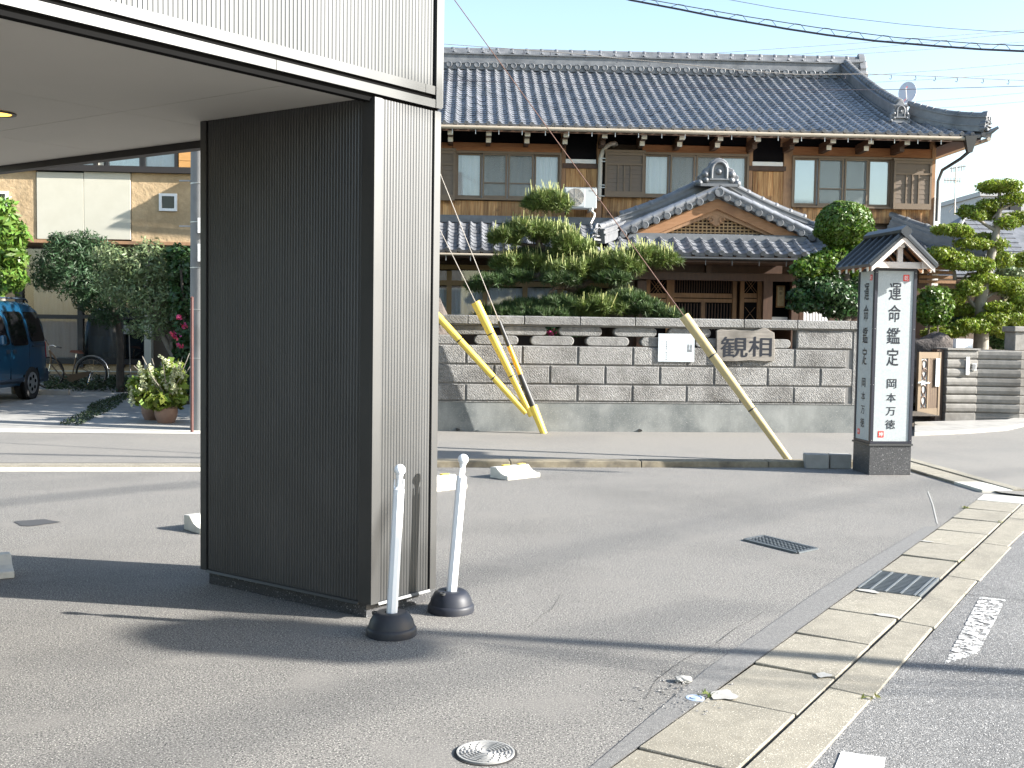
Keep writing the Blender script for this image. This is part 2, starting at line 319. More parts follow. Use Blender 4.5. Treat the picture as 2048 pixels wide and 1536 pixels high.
def worn_paint():
    m = mat('worn_road_paint', (.78,.77,.74), (.7,.69,.66), 14, rough=.7, bump=[('noise',150,.4,.003)])
    t = m.node_tree; N, Lk = t.nodes, t.links; P = N['Principled BSDF']
    g = N.new('ShaderNodeNewGeometry'); n = N.new('ShaderNodeTexNoise'); n.inputs['Scale'].default_value = 22; n.inputs['Detail'].default_value = 6; n.inputs['Roughness'].default_value = .75; Lk.new(g.outputs['Position'], n.inputs[0])
    r = N.new('ShaderNodeMapRange'); r.inputs[1].default_value = .47; r.inputs[2].default_value = .56; Lk.new(n.outputs['Fac'], r.inputs[0]); Lk.new(r.outputs[0], P.inputs['Alpha']); return m
M['mark'] = worn_paint()
M['mark_n'] = mat('road_paint', (.8,.79,.77), (.74,.73,.7), 20, rough=.7, speck=[(120,(.4,.4,.39),.63,.05)])

def text(body, name, matl, parent, fr, a, n, z, w=None, h=None, thick=.003, kind=None, rot=0):
    """Lettering standing on a frame's plane: lower left corner at (a, z), scaled to w x h."""
    c = bpy.data.curves.new(name, 'FONT'); c.body = body; c.size = 1; c.extrude = 0.0; c.resolution_u = 3; c.offset = .006 if name == 'lettering' else 0
    o = bpy.data.objects.new('t', c); COL.objects.link(o); dg = bpy.context.evaluated_depsgraph_get(); dg.update()
    me = bpy.data.meshes.new_from_object(o.evaluated_get(dg)); bpy.data.objects.remove(o)
    vs = [q.co.copy() for q in me.vertices]; fs = [tuple(p.vertices) for p in me.polygons]
    x0, x1 = min(q.x for q in vs), max(q.x for q in vs); y0, y1 = min(q.y for q in vs), max(q.y for q in vs)
    sx = w/(x1-x0) if w else h/(y1-y0); sy = h/(y1-y0) if h else sx
    b = MB(fr); b.add([(a+(q.x-x0)*sx, n, z+(q.y-y0)*sy) for q in vs], fs)
    bpy.data.meshes.remove(me)
    if name is None: return b
    return b
def merge(bs, fr=None):
    r = MB()
    for b in bs:
        k = len(r.v); r.v += b.v; r.f += [tuple(i+k for i in f) for f in b.f]
    return r
# ------------------------------------------------------------------ foliage
def soup(name, V, matl, parent, smooth=False, kind=None):
    """V (k,4,3) quads or (k,3,3) triangles -> one mesh."""
    k, m, _ = V.shape; o0 = np.array(org(parent)); me = bpy.data.meshes.new(name)
    me.vertices.add(k*m); me.vertices.foreach_set('co', (V.reshape(-1, 3)-o0).astype(np.float32).ravel())
    me.loops.add(k*m); me.loops.foreach_set('vertex_index', np.arange(k*m, dtype=np.int32))
    me.polygons.add(k); me.polygons.foreach_set('loop_start', np.arange(0, k*m, m, dtype=np.int32)); me.polygons.foreach_set('loop_total', np.full(k, m, dtype=np.int32))
    me.update(calc_edges=True); me.materials.append(matl)
    o = link(name, me, parent)
    if kind: o['kind'] = kind
    return o
def unit(a): return a/np.maximum(np.linalg.norm(a, axis=-1, keepdims=True), 1e-6)
def leafquads(P, Nn, L, W, jit=.7):
    n = len(P); nn = unit(Nn + jit*RNG.normal(size=(n, 3))); d = unit(np.cross(nn, RNG.normal(size=(n, 3)))); w = np.cross(nn, d)
    s = RNG.uniform(.7, 1.3, (n, 1)); l, b = d*L*s/2, w*W*s/2
    return np.stack([P-l, P+b-l*.1, P+l, P-b-l*.1], 1)
def pad_points(c, r, n, top=.0, shell=.55, lump=1):
    """Points in an ellipsoid's outer shell; top > 0 keeps mostly the upper side."""
    u = unit(RNG.normal(size=(n*3, 3))); u = u[(u[:, 2] > -1+top*1.0) | (RNG.random(n*3) < .15)][:n]
    rad = shell+(1-shell)*RNG.random((len(u), 1))**.5
    rad *= 1+lump*(.13*np.sin(u[:, :1]*7+u[:, 1:2]*5+c[0]*3)+.08*np.sin(u[:, 2:]*11+u[:, :1]*9))
    return np.array(c)+u*rad*np.array(r), u/np.array(r)*min(r)
def pxpad(u, v, ru, rv, y, ry=None):                 # pixel ellipse at depth y -> centre, radii
    p = AY(u, v, y); k = y/F; return (p.x, p.y, p.z), (ru*k, (ry if ry else ru*.85)*k, rv*k)
def trunk_tube(mb, pts, r0, r1, seg=9):
    n = len(pts); mb.tube(pts, [r0+(r1-r0)*i/(n-1) for i in range(n)], seg)
    return mb
def rock(name, c, r, matl, parent=None, seed=1):
    bm = bmesh.new(); bmesh.ops.create_icosphere(bm, subdivisions=3, radius=1); rg = np.random.default_rng(seed); ph = rg.uniform(0, 6, 9)
    b = MB()
    for q in bm.verts:
        k = 1+.16*math.sin(q.co.x*3+ph[0])+.14*math.sin(q.co.y*4+ph[1]+q.co.z*2)+.1*math.sin(q.co.z*6+ph[2]+q.co.x*5)+.07*math.sin(q.co.x*11+ph[3]+q.co.y*9)
        b.v.append(Vector((c[0]+q.co.x*r[0]*k, c[1]+q.co.y*r[1]*k, c[2]+q.co.z*r[2]*k)))
    b.f = [tuple(w.index for w in f.verts) for f in bm.faces]; bm.free()
    return b
# ================================================================== THE GROUND
def sheet(name, poly, z, m, kind='structure', label=None, thick=0):
    b = MB(); n = len(poly); b.add([(x, y, z) for x, y in poly], [tuple(range(n))])
    o = b.build(name, m, None, (0, 0, 0)); o['kind'] = kind
    return o
LY = lambda x: 12.30+.114*x                           # line of the kerb between the lot and the cross street
GI = lambda t: (.378+.53*t, 3.912+.848*t)             # line of the gutter's inner edge, GP = across it towards the road
GP = (.848, -.53)
gq = lambda t, s: (GI(t)[0]+GP[0]*s, GI(t)[1]+GP[1]*s)
TE = 8.05                                             # length of the visible gutter
sheet('ground', [(-600,-600),(600,-600),(600,900),(-600,900)], -.06, M['soil'])
sheet('lot_pavement', [gq(-7,0), gq(TE,0), (4.52, 12.15), (4.3, LY(4.3)), (-14, LY(-14)), (-14,-6)], 0, M['lot'])
sheet('street', [(-30, LY(-30)+.24), (4.6, LY(4.6)+.24), (4.62,12.3), (4.9,10.9), (5.6,10.2), (16,9.6), (60,9.6), (60,24.5), (-30, 14.1)], .004, M['street'])
sheet('road_junction', [(4.2,9.8),(9,8.5),(9,14),(4.2,14)], -.014, M['street'])
sheet('side_road', [gq(-8,.60), gq(TE+.2,.60), (5.7,11.0), (8,9.9), (30,-2), (6,-8)], -.008, M['road'])
sheet('asphalt_patch', [gq(-.2,0), gq(.75,.0), gq(1.5,0), gq(5.95,0), gq(5.85,-.10), gq(3.2,-.17), gq(1.3,-.15), gq(-.2,-.05)], .004, M['seam'])
# expansion seam on the lot and dark stains
b = MB(); pts = [G(1856, 983), G(1866, 1010), G(1873, 1040), G(1875, 1048)]
for p, q in zip(pts, pts[1:]):
    b.quad((p.x-.006, p.y, .003), (p.x+.006, p.y, .003), (q.x+.006, q.y, .003), (q.x-.006, q.y, .003))
o = b.build('pavement_seam', M['mortar'], None, (0,0,0)); o['kind'] = 'structure'
c = G(70, 1046); b = MB(); b.add([(c.x+.16*math.cos(a)*(1+.25*math.sin(a*3)), c.y+.13*math.sin(a)*(1+.2*math.cos(a*4)), .004) for a in np.linspace(0, 6.283, 18)[:-1]], [tuple(range(17))])
o = b.build('tar_patch', mat('dark_tar', (.05,.05,.052), rough=.8), None, (0,0,0)); o['kind'] = 'structure'
# gutter: cover slabs, grate, kerb strip
gut = bpy.data.objects.new('gutter', None); COL.objects.link(gut); gut['kind'] = 'structure'; gut.location = (*GI(0), 0); ORG['gutter'] = Vector(gut.location)
b = MB()
ya = math.degrees(math.atan2(.848, .53)); GF = Fr(GI(0)[0], GI(0)[1], ya)       # a along, n to the road side
b = MB(GF); b.box(-5, TE, -.005, .64, -.05, -.02); b.build('gutter_bed', M['gutter_dark'], gut)
joints = [-4.9,-4.3,-3.7,-3.08,-2.46,-1.85,-1.24,-.62,-.02, .30, 1.02, 1.62, 2.2, 2.78, 3.36, 3.94, 4.56, 5.17, 5.8, 6.42, 7.05, 7.67]
joints = [-4.2,-3.6,-3.0,-2.38,-1.76,-1.14,-.52,.22, .93, 1.5, 2.13, 2.74, 3.35, 3.95, 4.57, 5.16, 5.80, 6.45, 7.06, 7.66]
rs = random.Random(3)
for i, (p, q) in enumerate(zip(joints, joints[1:])):
    if abs(p-3.35) < .01: continue                      # the grate sits here
    b = MB(GF); e = .006+.006*rs.random(); z = -.002+.006*rs.random()
    k = rs.uniform(-.006, .006)
    b.hexa([(p+e, .004, -.03), (q-e, .004, -.03), (q-e+k, .386+k, -.03), (p+e+k, .386+k, -.03)], [(p+e, .004, z+.004), (q-e, .004, z), (q-e+k, .386+k, z+.002), (p+e+k, .386+k, z)])
    b.build('cover_slab', M['slab'], gut, bevel=.004)
for i in range(-4, 7):
    p, q = i*1.35, (i+1)*1.35-.004
    b = MB(GF); b.hexa([(p,.405,-.05),(q,.405,-.05),(q,.61+.02*math.sin(i*5),-.05),(p,.61+.02*math.sin(i*3),-.05)], [(p,.405,.004),(q,.405,.003),(q,.60+.02*math.sin(i*5),-.003),(p,.60+.02*math.sin(i*3),-.003)])
    if p < TE-.2: b.build('kerb_stone', M['slab'], gut, bevel=.006)
b = MB(GF); b.hexa([(TE-.38,.0,-.03),(TE+.05,.0,-.03),(TE+.12,.60,-.03),(TE-.38,.6,-.03)],[(TE-.38,.0,.005),(TE+.05,0,.005),(TE+.12,.60,.005),(TE-.38,.6,.005)]); b.build('cover_slab', M['conc_white'], gut, bevel=.004)
# mortar smears on the slabs
for (a0, n0, ra, rn, sd) in [(3.29,.09,.035,.075,1),(2.76,.33,.03,.07,2),(.97,.06,.07,.05,3),(1.5,.34,.04,.03,4),(5.18,.05,.02,.05,5)]:
    b = MB(GF); b.add([(a0+ra*math.cos(t)*(1+.3*math.sin(3*t+sd)), n0+rn*math.sin(t)*(1+.25*math.cos(2*t+sd)), .0085) for t in np.linspace(0, 6.283, 15)[:-1]], [tuple(range(14))])
    b.build('mortar_patch', M['mortar'], gut)
# slotted steel grate in the gutter
gr = thing('gutter_grate', 'galvanised slotted steel grate set between the concrete gutter slabs', 'grate', tuple(GF.w(3.65,.19,0)))
b = MB(GF); a0, a1 = 3.36, 3.94
for n0 in (.012, .085, .175, .265, .345, .372): b.box(a0, a1, n0-.006, n0+.006, -.03, .006)
b.build('long_bar', M['galv'], gr)
b = MB(GF)
for k in range(30):
    a = a0+.01+(a1-a0-.02)*k/29; b.box(a-.0028, a+.0028, .012, .372, -.022, .001+.002*(k % 2))
b.build('cross_bars', M['galv'], gr)
# far gutter, turning the corner behind the sign
FGd = Vector((5.0-4.6, 10.95-13.3, 0))
def fq(t, s):                                          # t from the corner backwards, s towards the street
    a = Vector((4.74, 10.95, 0)); d = Vector((-.17, 2.05, 0)).normalized(); n = Vector((d.y, -d.x, 0)); return a+d*t+n*s
far = bpy.data.objects.new('far_gutter', None); COL.objects.link(far); far['kind'] = 'structure'; far.location = tuple(fq(0,0)); ORG['far_gutter'] = Vector(far.location)
for i in range(5):
    t0, t1 = .05+i*.6, .05+i*.6+.588
    b = MB(); P = [fq(t0,.01), fq(t1,.01), fq(t1,.30), fq(t0,.30+(.05 if i == 0 else 0))]
    b.hexa([(q.x,q.y,-.03) for q in P], [(q.x,q.y,.014) for q in P]); b.build('cover_slab', M['slab'] if i else M['conc_white'], far, bevel=.004)
for i in range(2):
    b = MB(); P = [fq(i*1.4+.05,.33), fq(i*1.4+1.44,.33), fq(i*1.4+1.44,.45), fq(i*1.4+.05,.47)]
    b.hexa([(q.x,q.y,-.03) for q in P], [(q.x,q.y,.022) for q in P]); b.build('kerb_stone', M['slab'], far, bevel=.004)
# kerb along the far edge of the lot
KF = Fr(0, LY(0), math.degrees(math.atan(.114)))
kb = bpy.data.objects.new('kerb', None); COL.objects.link(kb); kb['kind'] = 'structure'; kb.location = (0, LY(0), 0); ORG['kerb'] = Vector(kb.location)
for i in range(-4, 3):
    b = MB(KF); b.hexa([(i*1.5,0,-.03),(i*1.5+1.495,0,-.03),(i*1.5+1.495,-.22,-.03),(i*1.5,-.22,-.03)],[(i*1.5,-.012,.07),(i*1.5+1.495,-.012,.07),(i*1.5+1.495,-.2,.075),(i*1.5,-.2,.075)])
    if i >= -1: b.build('kerb_stone', M['kerb'], kb, bevel=.008)
b = MB(KF); b.box(-9.6, -1.5, -.22, 0, -.03, .02); b.build('dropped_kerb', M['slab'], kb)
b = MB(KF); b.box(-9.4, -4.1, .002, .34, -.03, .006); b.build('white_edge_slab', M['conc_white'], kb)
b = MB(KF); b.box(-4.09, -1.6, .002, .34, -.03, .006); b.build('white_edge_slab', M['conc_white'], kb)
b = MB(KF); b.box(-9.5, 4.2, -.34, -.30, .0, .009); b.build('street_dark_strip', M['gutter_dark'], kb)  # dark strip on the street just behind the kerb
# road markings
for nm, pts, m in [('road_marking', [(2.86,6.60),(2.985,6.53),(2.35,5.42),(2.10,5.22)], M['mark']), ('road_marking', [(1.275,4.11),(1.425,4.055),(1.20,3.5),(1.0,3.5)], M['mark_n'])]:
    b = MB(); b.add([(x, y, -.003) for x, y in pts], [(0,1,2,3)]); o = b.build(nm, m, None, (0,0,0)); o['kind'] = 'structure'
b = MB(); p, q = G(1925, 1188, -.008), G(2060, 1203, -.008); b.quad((p.x,p.y,-.003),(p.x+.01,p.y-.012,-.003),(q.x+.01,q.y-.012,-.003),(q.x,q.y,-.003)); o = b.build('road_joint', M['gutter_dark'], None, (0,0,0)); o['kind'] = 'structure'
# driveway and garden levels
DZ = lambda y: max(0, .025*(y-15.7))
b = MB(); b.add([(-16,15.1,.006),(-3.9,15.85,.012),(-3.6,23.5,DZ(23.5)),(-18,23.5,DZ(23.5))], [(0,1,2,3)]); o = b.build('driveway', M['conc'], None, (0,0,0)); o['kind'] = 'structure'
b = MB(); b.add([(-16,14.62,.008),(-3.9,15.42,.008),(-3.9,15.88,.016),(-16,15.12,.012)], [(0,1,2,3)]); o = b.build('driveway_edge', M['conc_white'], None, (0,0,0)); o['kind'] = 'structure'
sheet('garden_soil', [(-3.6,16.75),(5.5,17.6),(7.0,17.9),(7.0,24.5),(-3.6,24.5)], .22, M['soil'])
sheet('garden_soil', [(7.9,19.95),(22,21.5),(22,40),(7.9,40)], .2, M['soil'])

# ================================================================== THE METAL-CLAD BUILDING (near left)
A, Cc, Rr = Vector((-1.877,6.649,0)), Vector((-.744,5.856,0)), Vector((-.430,6.249,0))
bd = thing('metal_clad_building', 'dark ribbed metal building with white soffit, on one pillar standing on the lot', 'building', tuple(Cc))
SZ = 2.785
def clad(fr, L, z0, z1, pitch, name, m, ribs=.55, d=.0032, cut=None):
    """Sheet of standing ribs; cut: function a -> bottom z."""
    b = MB(fr); prof = []
    n = int(L/pitch)
    for i in range(n+1):
        a = i*L/n
        if i < n:
            s = L/n; prof += [(a, 0), (a+s*.22, d), (a+s*.70, d), (a+s*.90, 0)]
    prof.append((L, 0)); k = len(prof)
    vs = [(a, q, z0) for a, q in prof]+[(a, q, z1) for a, q in prof]
    b.add(vs, [(i, i+1, k+i+1, k+i) for i in range(k-1)])
    return b.build(name, m, bd)
lf = Fr(A.x, A.y, math.degrees(math.atan2(Cc.y-A.y, Cc.x-A.x))); Ll = (Cc-A).length
rf = Fr(Cc.x, Cc.y, math.degrees(math.atan2(Rr.y-Cc.y, Rr.x-Cc.x))); Lr = (Rr-Cc).length
B_ = A+Rr-Cc
b = MB(); ins = .03; P = [A, Cc, Rr, B_]; cen = sum(P, Vector())/4
b.prism([q+(cen-q).normalized()*.05 for q in P], (0,0,.10)); b.build('granite_plinth', M['granite'], bd)
b = MB(); b.prism([q+(cen-q).normalized()*.02+Vector((0,0,.09)) for q in P], (0,0,SZ+.3-.09)); b.build('pillar_core', M['black'], bd)
sh = Fr(*lf.w(.055,.0,0)[:2], math.degrees(lf.yaw)); clad(sh, Ll-.055-.085, .092, SZ, .0218, 'left_cladding', M['clad'])
sh = Fr(*rf.w(.05,.0,0)[:2], math.degrees(rf.yaw)); clad(sh, Lr-.05-.055, .092, SZ, .0218, 'right_cladding', M['clad'])
b = MB(lf); b.box(0,.05,-.02,.012,.085,SZ); b.box(Ll-.08,Ll+.0125,-.02,.012,.085,SZ); b.build('corner_trim', M['trim'], bd)
b = MB(rf); b.box(-.011,.045,-.02,.013,.085,SZ); b.box(Lr-.05,Lr,-.02,.013,.085,SZ); b.build('corner_trim', M['trim'], bd)
b = MB(lf); b.hexa([(.05,.0,.075),(Ll-.08,.0,.075),(Ll-.08,.018,.075),(.05,.018,.075)],[(.05,-.003,.094),(Ll-.08,-.003,.094),(Ll-.08,.012,.089),(.05,.012,.089)]); b.build('base_flashing', M['trim'], bd)
b = MB(rf); b.hexa([(.045,.0,.075),(Lr-.05,.0,.075),(Lr-.05,.018,.075),(.045,.018,.075)],[(.045,-.003,.094),(Lr-.05,-.003,.094),(Lr-.05,.012,.089),(.045,.012,.089)]); b.build('base_flashing', M['trim'], bd)
# ground floor of the building proper, left of the camera under the overhang
# upper storey
d1 = (A-Cc).normalized(); d2 = (Cc-Rr).normalized()
UF = Fr(Rr.x, Rr.y, math.degrees(math.atan2(-d2.y, -d2.x)))      # along the street face, a = 0 at the right corner, negative towards the viewer
LEN, DEP, TOP = 9.0, 4.6, 7.2
def uq(a, dd, z): return Vector((Rr.x, Rr.y, 0))+d2*a+d1*dd+Vector((0,0,z))
b = MB(); b.prism([uq(.02,.02,SZ+.03), uq(LEN,.02,SZ+.03), uq(LEN,DEP,SZ+.03), uq(.02,DEP,SZ+.03)], (0,0,TOP-SZ-.06)); b.build('upper_core', M['black'], bd)
b = MB(); b.prism([uq(3.2,.12,0), uq(LEN,.12,0), uq(LEN,DEP,0), uq(3.2,DEP,0)], (0,0,SZ)); b.build('ground_floor_cladding', M['clad'], bd)
b = MB()                                                  # soffit boards, butted with fine open joints
rows, cols = [.06, 1.52, 3.0, 4.54], [.055, .95, 2.77, 4.59, 6.4, 8.2]
for i, (p, q) in enumerate(zip(cols, cols[1:])):
    for j, (r, s) in enumerate(zip(rows, rows[1:])):
        g = .0022; b = MB(); b.prism([uq(p+g,r+g,SZ+.002), uq(q-g,r+g,SZ+.002), uq(q-g,s-g,SZ+.002), uq(p+g,s-g,SZ+.002)], (0,0,.012)); b.build('soffit_board', M['soffit'], bd)
# fascia: drip strip, light band, shadow groove, light band, cladding
UFb = Fr(*uq(LEN,0,0)[:2], math.degrees(UF.yaw))          # a from far left to the corner
def strip(fr, L, z0, z1, n0, n1, nm, m, a0=0): b = MB(fr); b.box(a0, L, n0, n1, z0, z1); return b.build(nm, m, bd)
strip(UFb, LEN, SZ-.02, SZ+.014, -.06, -.012, 'drip_strip', M['black'], 0)
strip(UFb, 7.83, SZ+.016, SZ+.062, -.03, .016, 'fascia_band', M['trim_up']); strip(UFb, LEN-.002, SZ+.016, SZ+.062, -.03, .016, 'fascia_band', M['trim_up'], 7.833)
strip(UFb, LEN-.05, SZ+.062, SZ+.088, -.03, -.004, 'fascia_groove', M['black'])
strip(UFb, LEN-.13, SZ+.088, SZ+.135, -.03, .014, 'fascia_band', M['trim_up']); strip(UFb, LEN-.05, SZ+.088, SZ+.135, -.03, .014, 'fascia_band', M['trim_up'], LEN-.127)
strip(UFb, LEN, SZ+.016, TOP, -.03, .02, 'corner_trim', M['trim_up'], LEN-.048)
fr2 = Fr(*UFb.w(0,-.004,0)[:2], math.degrees(UFb.yaw)); clad(fr2, LEN-.05, SZ+.13, TOP, .025, 'upper_cladding', M['clad_up'], d=.003)
# back edge and back wall of the overhang
BFr = Fr(*uq(0,DEP,0)[:2], math.degrees(math.atan2(d2.y, d2.x)))
BK = Fr(Rr.x, Rr.y, math.degrees(math.atan2(d1.y, d1.x))+180)
b = MB(); b.prism([uq(-.0,-.0,TOP), uq(LEN,0,TOP), uq(LEN,DEP+.05,TOP), uq(0,DEP+.05,TOP)], (0,0,.06)); b.build('parapet_cap', M['trim_up'], bd)
b = MB(); b.prism([uq(-.035,1.39,SZ-.045), uq(-.03,DEP+.04,SZ-.045), uq(.05,DEP+.04,SZ-.045), uq(.05,1.39,SZ-.045)], (0,0,.075)); b.build('back_drip_trim', M['dark_band'], bd)
b = MB(); b.prism([uq(-.03,-.0,SZ+.03), uq(-.03,DEP+.04,SZ+.03), uq(.015,DEP+.04,SZ+.03), uq(.015,0,SZ+.03)], (0,0,TOP-SZ-.04)); b.build('rear_cladding', M['clad'], bd)
# recessed ceiling lamp, lit
c = AY(-4, 226, 1); lp = CAMLOC+ray(-6, 226)*((SZ-CH)/ray(-6, 226).z)
b = MB(); b.lathe([(.105,-.002),(.105,-.008),(.085,-.010),(.08,-.002)], (lp.x, lp.y, SZ), 28); lo = b.build('ceiling_lamp', M['trim_up'], bd, smooth=40)
b = MB(); b.lathe([(.0,-.004),(.078,-.004),(.078,.03),(.0,.03)], (lp.x, lp.y, SZ-.002), 28); b.build('lamp_lens', emit_mat('amber_lamp_lens', (1,.5,.08), 1.1), lo)

# ================================================================== LOT FURNITURE
def chain_stand(loc, lean, yaw, label):
    t = thing('chain_stand', label, 'barrier post', loc, 'chain stands beside the pillar')
    b = MB(); b.lathe([(.128,0),(.130,.03),(.125,.042),(.119,.046),(.112,.075),(.095,.105),(.078,.118),(.070,.120),(.036,.118),(.034,.10)], loc, 36); b.build('weighted_base', M['rubber'], t, smooth=35)
    c = Vector(loc); r = Matrix.Rotation(R_(yaw), 3, 'Z'); q = c+r@Vector((-.085,-.0,.108))
    b = MB(); b.lathe([(.017,0),(.017,.012),(.011,.013),(.011,.004)], q, 14); b.build('filler_cap', M['blackp'], t, smooth=30)
    ax = Vector(lean).normalized(); p0 = c+Vector((0,0,.09)); Lp = .665
    b = MB(); b.tube([p0, p0+ax*Lp], [.0285,.0285], 8); b.build('post', M['plastic_w'], t)
    e = p0+ax*Lp; b = MB(); b.tube([e, e+ax*.012, e+ax*.05, e+ax*.075], [.026,.014,.0145,.02], 12)
    ce = e+ax*.098; prof = [(.03*math.cos(k), .03*math.sin(k)) for k in np.linspace(-1.55, 1.55, 9)]; b.lathe(prof, ce, 16, ax); b.build('ball_finial', M['plastic_w'], t, smooth=30)
    u = Matrix.Rotation(R_(yaw), 3, 'Z')@Vector((1,0,0))
    for s in (-1, 1):
        b = MB(); h = e+u*s*.0225; b.tube([h-ax*.012, h+ax*.05], .0045, 6); b.build('chain_hook', M['plastic_w'], t, smooth=40)
    return t
chain_stand((-.601,5.585,0), (.045,.0,1), 5, 'white post with ball top on a dark base, nearer of the two by the pillar')
chain_stand((-.322,6.065,0), (.075,.02,1), 60, 'white post with ball top leaning right, the farther one by the pillar edge')
def wheel_stop(P0, ax, L, label, tabs=True, scale=1):
    """P0: back left corner on the ground; ax: long axis."""
    a = Vector(ax).normalized(); f = Vector((a.y, -a.x, 0)); t = thing('wheel_stop', label, 'wheel stop', tuple(P0), 'white wheel stops on the lot')
    prof = [(0,0),(0,.112),(.07,.118),(.082,.108),(.10,.088),(.13,.064),(.17,.048),(.215,.042),(.215,0)]
    P = [Vector(P0)+f*x*1.3*scale+Vector((0,0,z*scale)) for x, z in prof]; b = MB(); b.prism(P, a*L); b.build('stop_body', M['stop'], t, bevel=.004)
    if tabs:
        for k in (.24, .72):
            q = Vector(P0)+a*L*k+f*.045+Vector((0,0,.116)); b = MB(); b.prism([q, q+a*.09, q+a*.09+f*.05, q+f*.05], (0,0,.014)); b.build('reflector_tab', M['yellow'], t, bevel=.003)
    return t
AX = (.745,.667,0)
wheel_stop((-.216,11.465,0), AX, .46, 'white concrete wheel stop with yellow tabs standing clear, right of the pillar')
wheel_stop((-1.04,10.50,0), AX, .58, 'white concrete wheel stop partly hidden behind the leaning white post')
wheel_stop((-2.50,8.36,0), AX, .58, 'white concrete wheel stop half hidden at the left edge of the dark pillar')
wheel_stop((-3.66,6.66,0), (.86,.5,0), .55, 'white concrete wheel stop standing in the shadow under the canopy', False)
# square floor grate, manhole, small valve lid
gt = thing('drain_grate', 'small dark cast iron drain grate set in the open asphalt lot', 'grate', (1.99,8.06,0))
P = [Vector((1.779,8.297,0)), Vector((1.925,8.388,0)), Vector((2.24,7.94,0)), Vector((2.07,7.72,0))]
P = [Vector((1.775,8.235,0)), Vector((1.955,8.39,0)), Vector((2.235,7.93,0)), Vector((2.055,7.775,0))]
def lerp(a, b_, t): return a+(b_-a)*t
def gp(u, v): return lerp(lerp(P[0], P[1], u), lerp(P[3], P[2], u), v)
b = MB(); b.prism([q+Vector((0,0,.002)) for q in P], (0,0,.003)); b.build('grate_pit', M['gutter_dark'], gt)
b = MB()
for a, c in ((0,1),(1,2),(2,3),(3,0)):
    p, q = P[a]+Vector((0,0,.008)), P[c]+Vector((0,0,.008)); b.bar(p, q, .026, .012)
b.build('grate_frame', M['iron'], gt)
b = MB()
for k in range(1, 14): b.bar(gp(0,k/14)+Vector((0,0,.007)), gp(1,k/14)+Vector((0,0,.007)), .009, .008)
for k in range(1, 6): b.bar(gp(k/6,0)+Vector((0,0,.0085)), gp(k/6,1)+Vector((0,0,.0085)), .007, .008)
b.build('grate_bars', M['iron'], gt)
mh = thing('manhole_cover', 'round pale manhole cover with concentric raised rings in the foreground asphalt', 'manhole cover', (-.078,4.028,0))
c = (-.078,4.028,0); b = MB(); b.lathe([(.119,0),(.119,.003),(.111,.004),(.109,.003)], c, 40); b.build('collar', M['gutter_dark'], mh)
b = MB(); b.lathe([(.109,.0),(.109,.009),(.102,.009),(.101,.006),(0,.006)], c, 48); b.build('lid', M['manhole'], mh, smooth=20)
b = MB()
for k, r in enumerate((.022,.036,.05,.064,.078,.091)):
    n = 5+2*k
    for i in range(n):
        a0 = 2*math.pi*(i+.08+k*.31)/n; a1 = a0+2*math.pi*.82/n; s = max(2, int(.82*36/n))
        vs = [];
        for j in range(s+1):
            a = a0+(a1-a0)*j/s
            for rr, z in ((r-.0035,.006),(r-.0025,.0105),(r+.0025,.0105),(r+.0035,.006)): vs.append((c[0]+rr*math.cos(a), c[1]+rr*math.sin(a), z))
        b.add(vs, [(4*j+q, 4*j+q+1, 4*j+q+5, 4*j+q+4) for j in range(s) for q in range(3)])
b.build('raised_rings', M['manhole'], mh)
vp = G(1390, 1398); vl = thing('valve_lid', 'tiny blue grey valve lid beside the cracked gutter slab', 'valve lid', tuple(vp))
b = MB(); b.lathe([(.04,0),(.04,.006),(.03,.007),(.029,.004),(.02,.005),(.019,.008),(0,.008)], vp, 20); b.build('lid', M['blue_lid'], vl, smooth=25)
p = G(1366, 1364); o = rock('pebble', (p.x, p.y, .012), (.035,.026,.016), M['conc'], None, 5).build('loose_chip', M['mortar'], None, tuple(p), smooth=40); tag(o, 'flat pale stone chip lying on broken asphalt by the gutter', 'stone')
# broken asphalt crumbs round the lid
b = MB()
for k in range(130):
    q = G(1300+random.gauss(60, 38), 1375+random.gauss(20, 22)); s = random.uniform(.003,.009)
    b.add([(q.x-s,q.y-s,.003),(q.x+s,q.y-s*.6,.003),(q.x+s*.4,q.y+s,.003),(q.x,q.y,.004+s*.9)], [(0,1,3),(1,2,3),(2,0,3)])
o = b.build('asphalt_crumbs', M['road'], None, (0,0,0)); o['kind'] = 'stuff'
# hairline cracks and weeds in the slab joints
for n_, (st_, dr, k) in enumerate((((1290,1400),(60,-38),9),((1120,1190),(-30,22),7))):
    u, v = st_; b = MB(); w0 = .0018; P0 = None
    for i in range(k):
        p = G(u, v); 
        if P0 is not None: d = (p-P0); nn = Vector((-d.y, d.x, 0)).normalized()*w0*random.uniform(.4,1); b.quad(tuple(P0-nn+Vector((0,0,.0028))), tuple(P0+nn+Vector((0,0,.0028))), tuple(p+nn+Vector((0,0,.0028))), tuple(p-nn+Vector((0,0,.0028))))
        P0 = p; u += dr[0]*.5+random.gauss(0,9); v += dr[1]*.5+random.gauss(0,7)
    o = b.build('pavement_crack', M['gutter_dark'], None, (0,0,0)); o['kind'] = 'structure'
Pw = []
for a, n0, cnt in ((7.06,.02,22),(6.45,.39,7),(.93,.0,12),(4.57,.39,7),(.22,.61,14),(1.3,.61,10)):
    c = GF.w(a, n0, .012); Pw.append(np.array([[c.x,c.y,c.z]])+RNG.normal(0,1,(cnt,3))*np.array([.02,.02,.006]))
o = soup('joint_weeds', leafquads(np.concatenate(Pw), RNG.normal(size=(sum(len(q) for q in Pw),3))*.5+np.array([0,0,.6]), .032, .009, .6), M['weed_g'], None); o['kind'] = 'stuff'
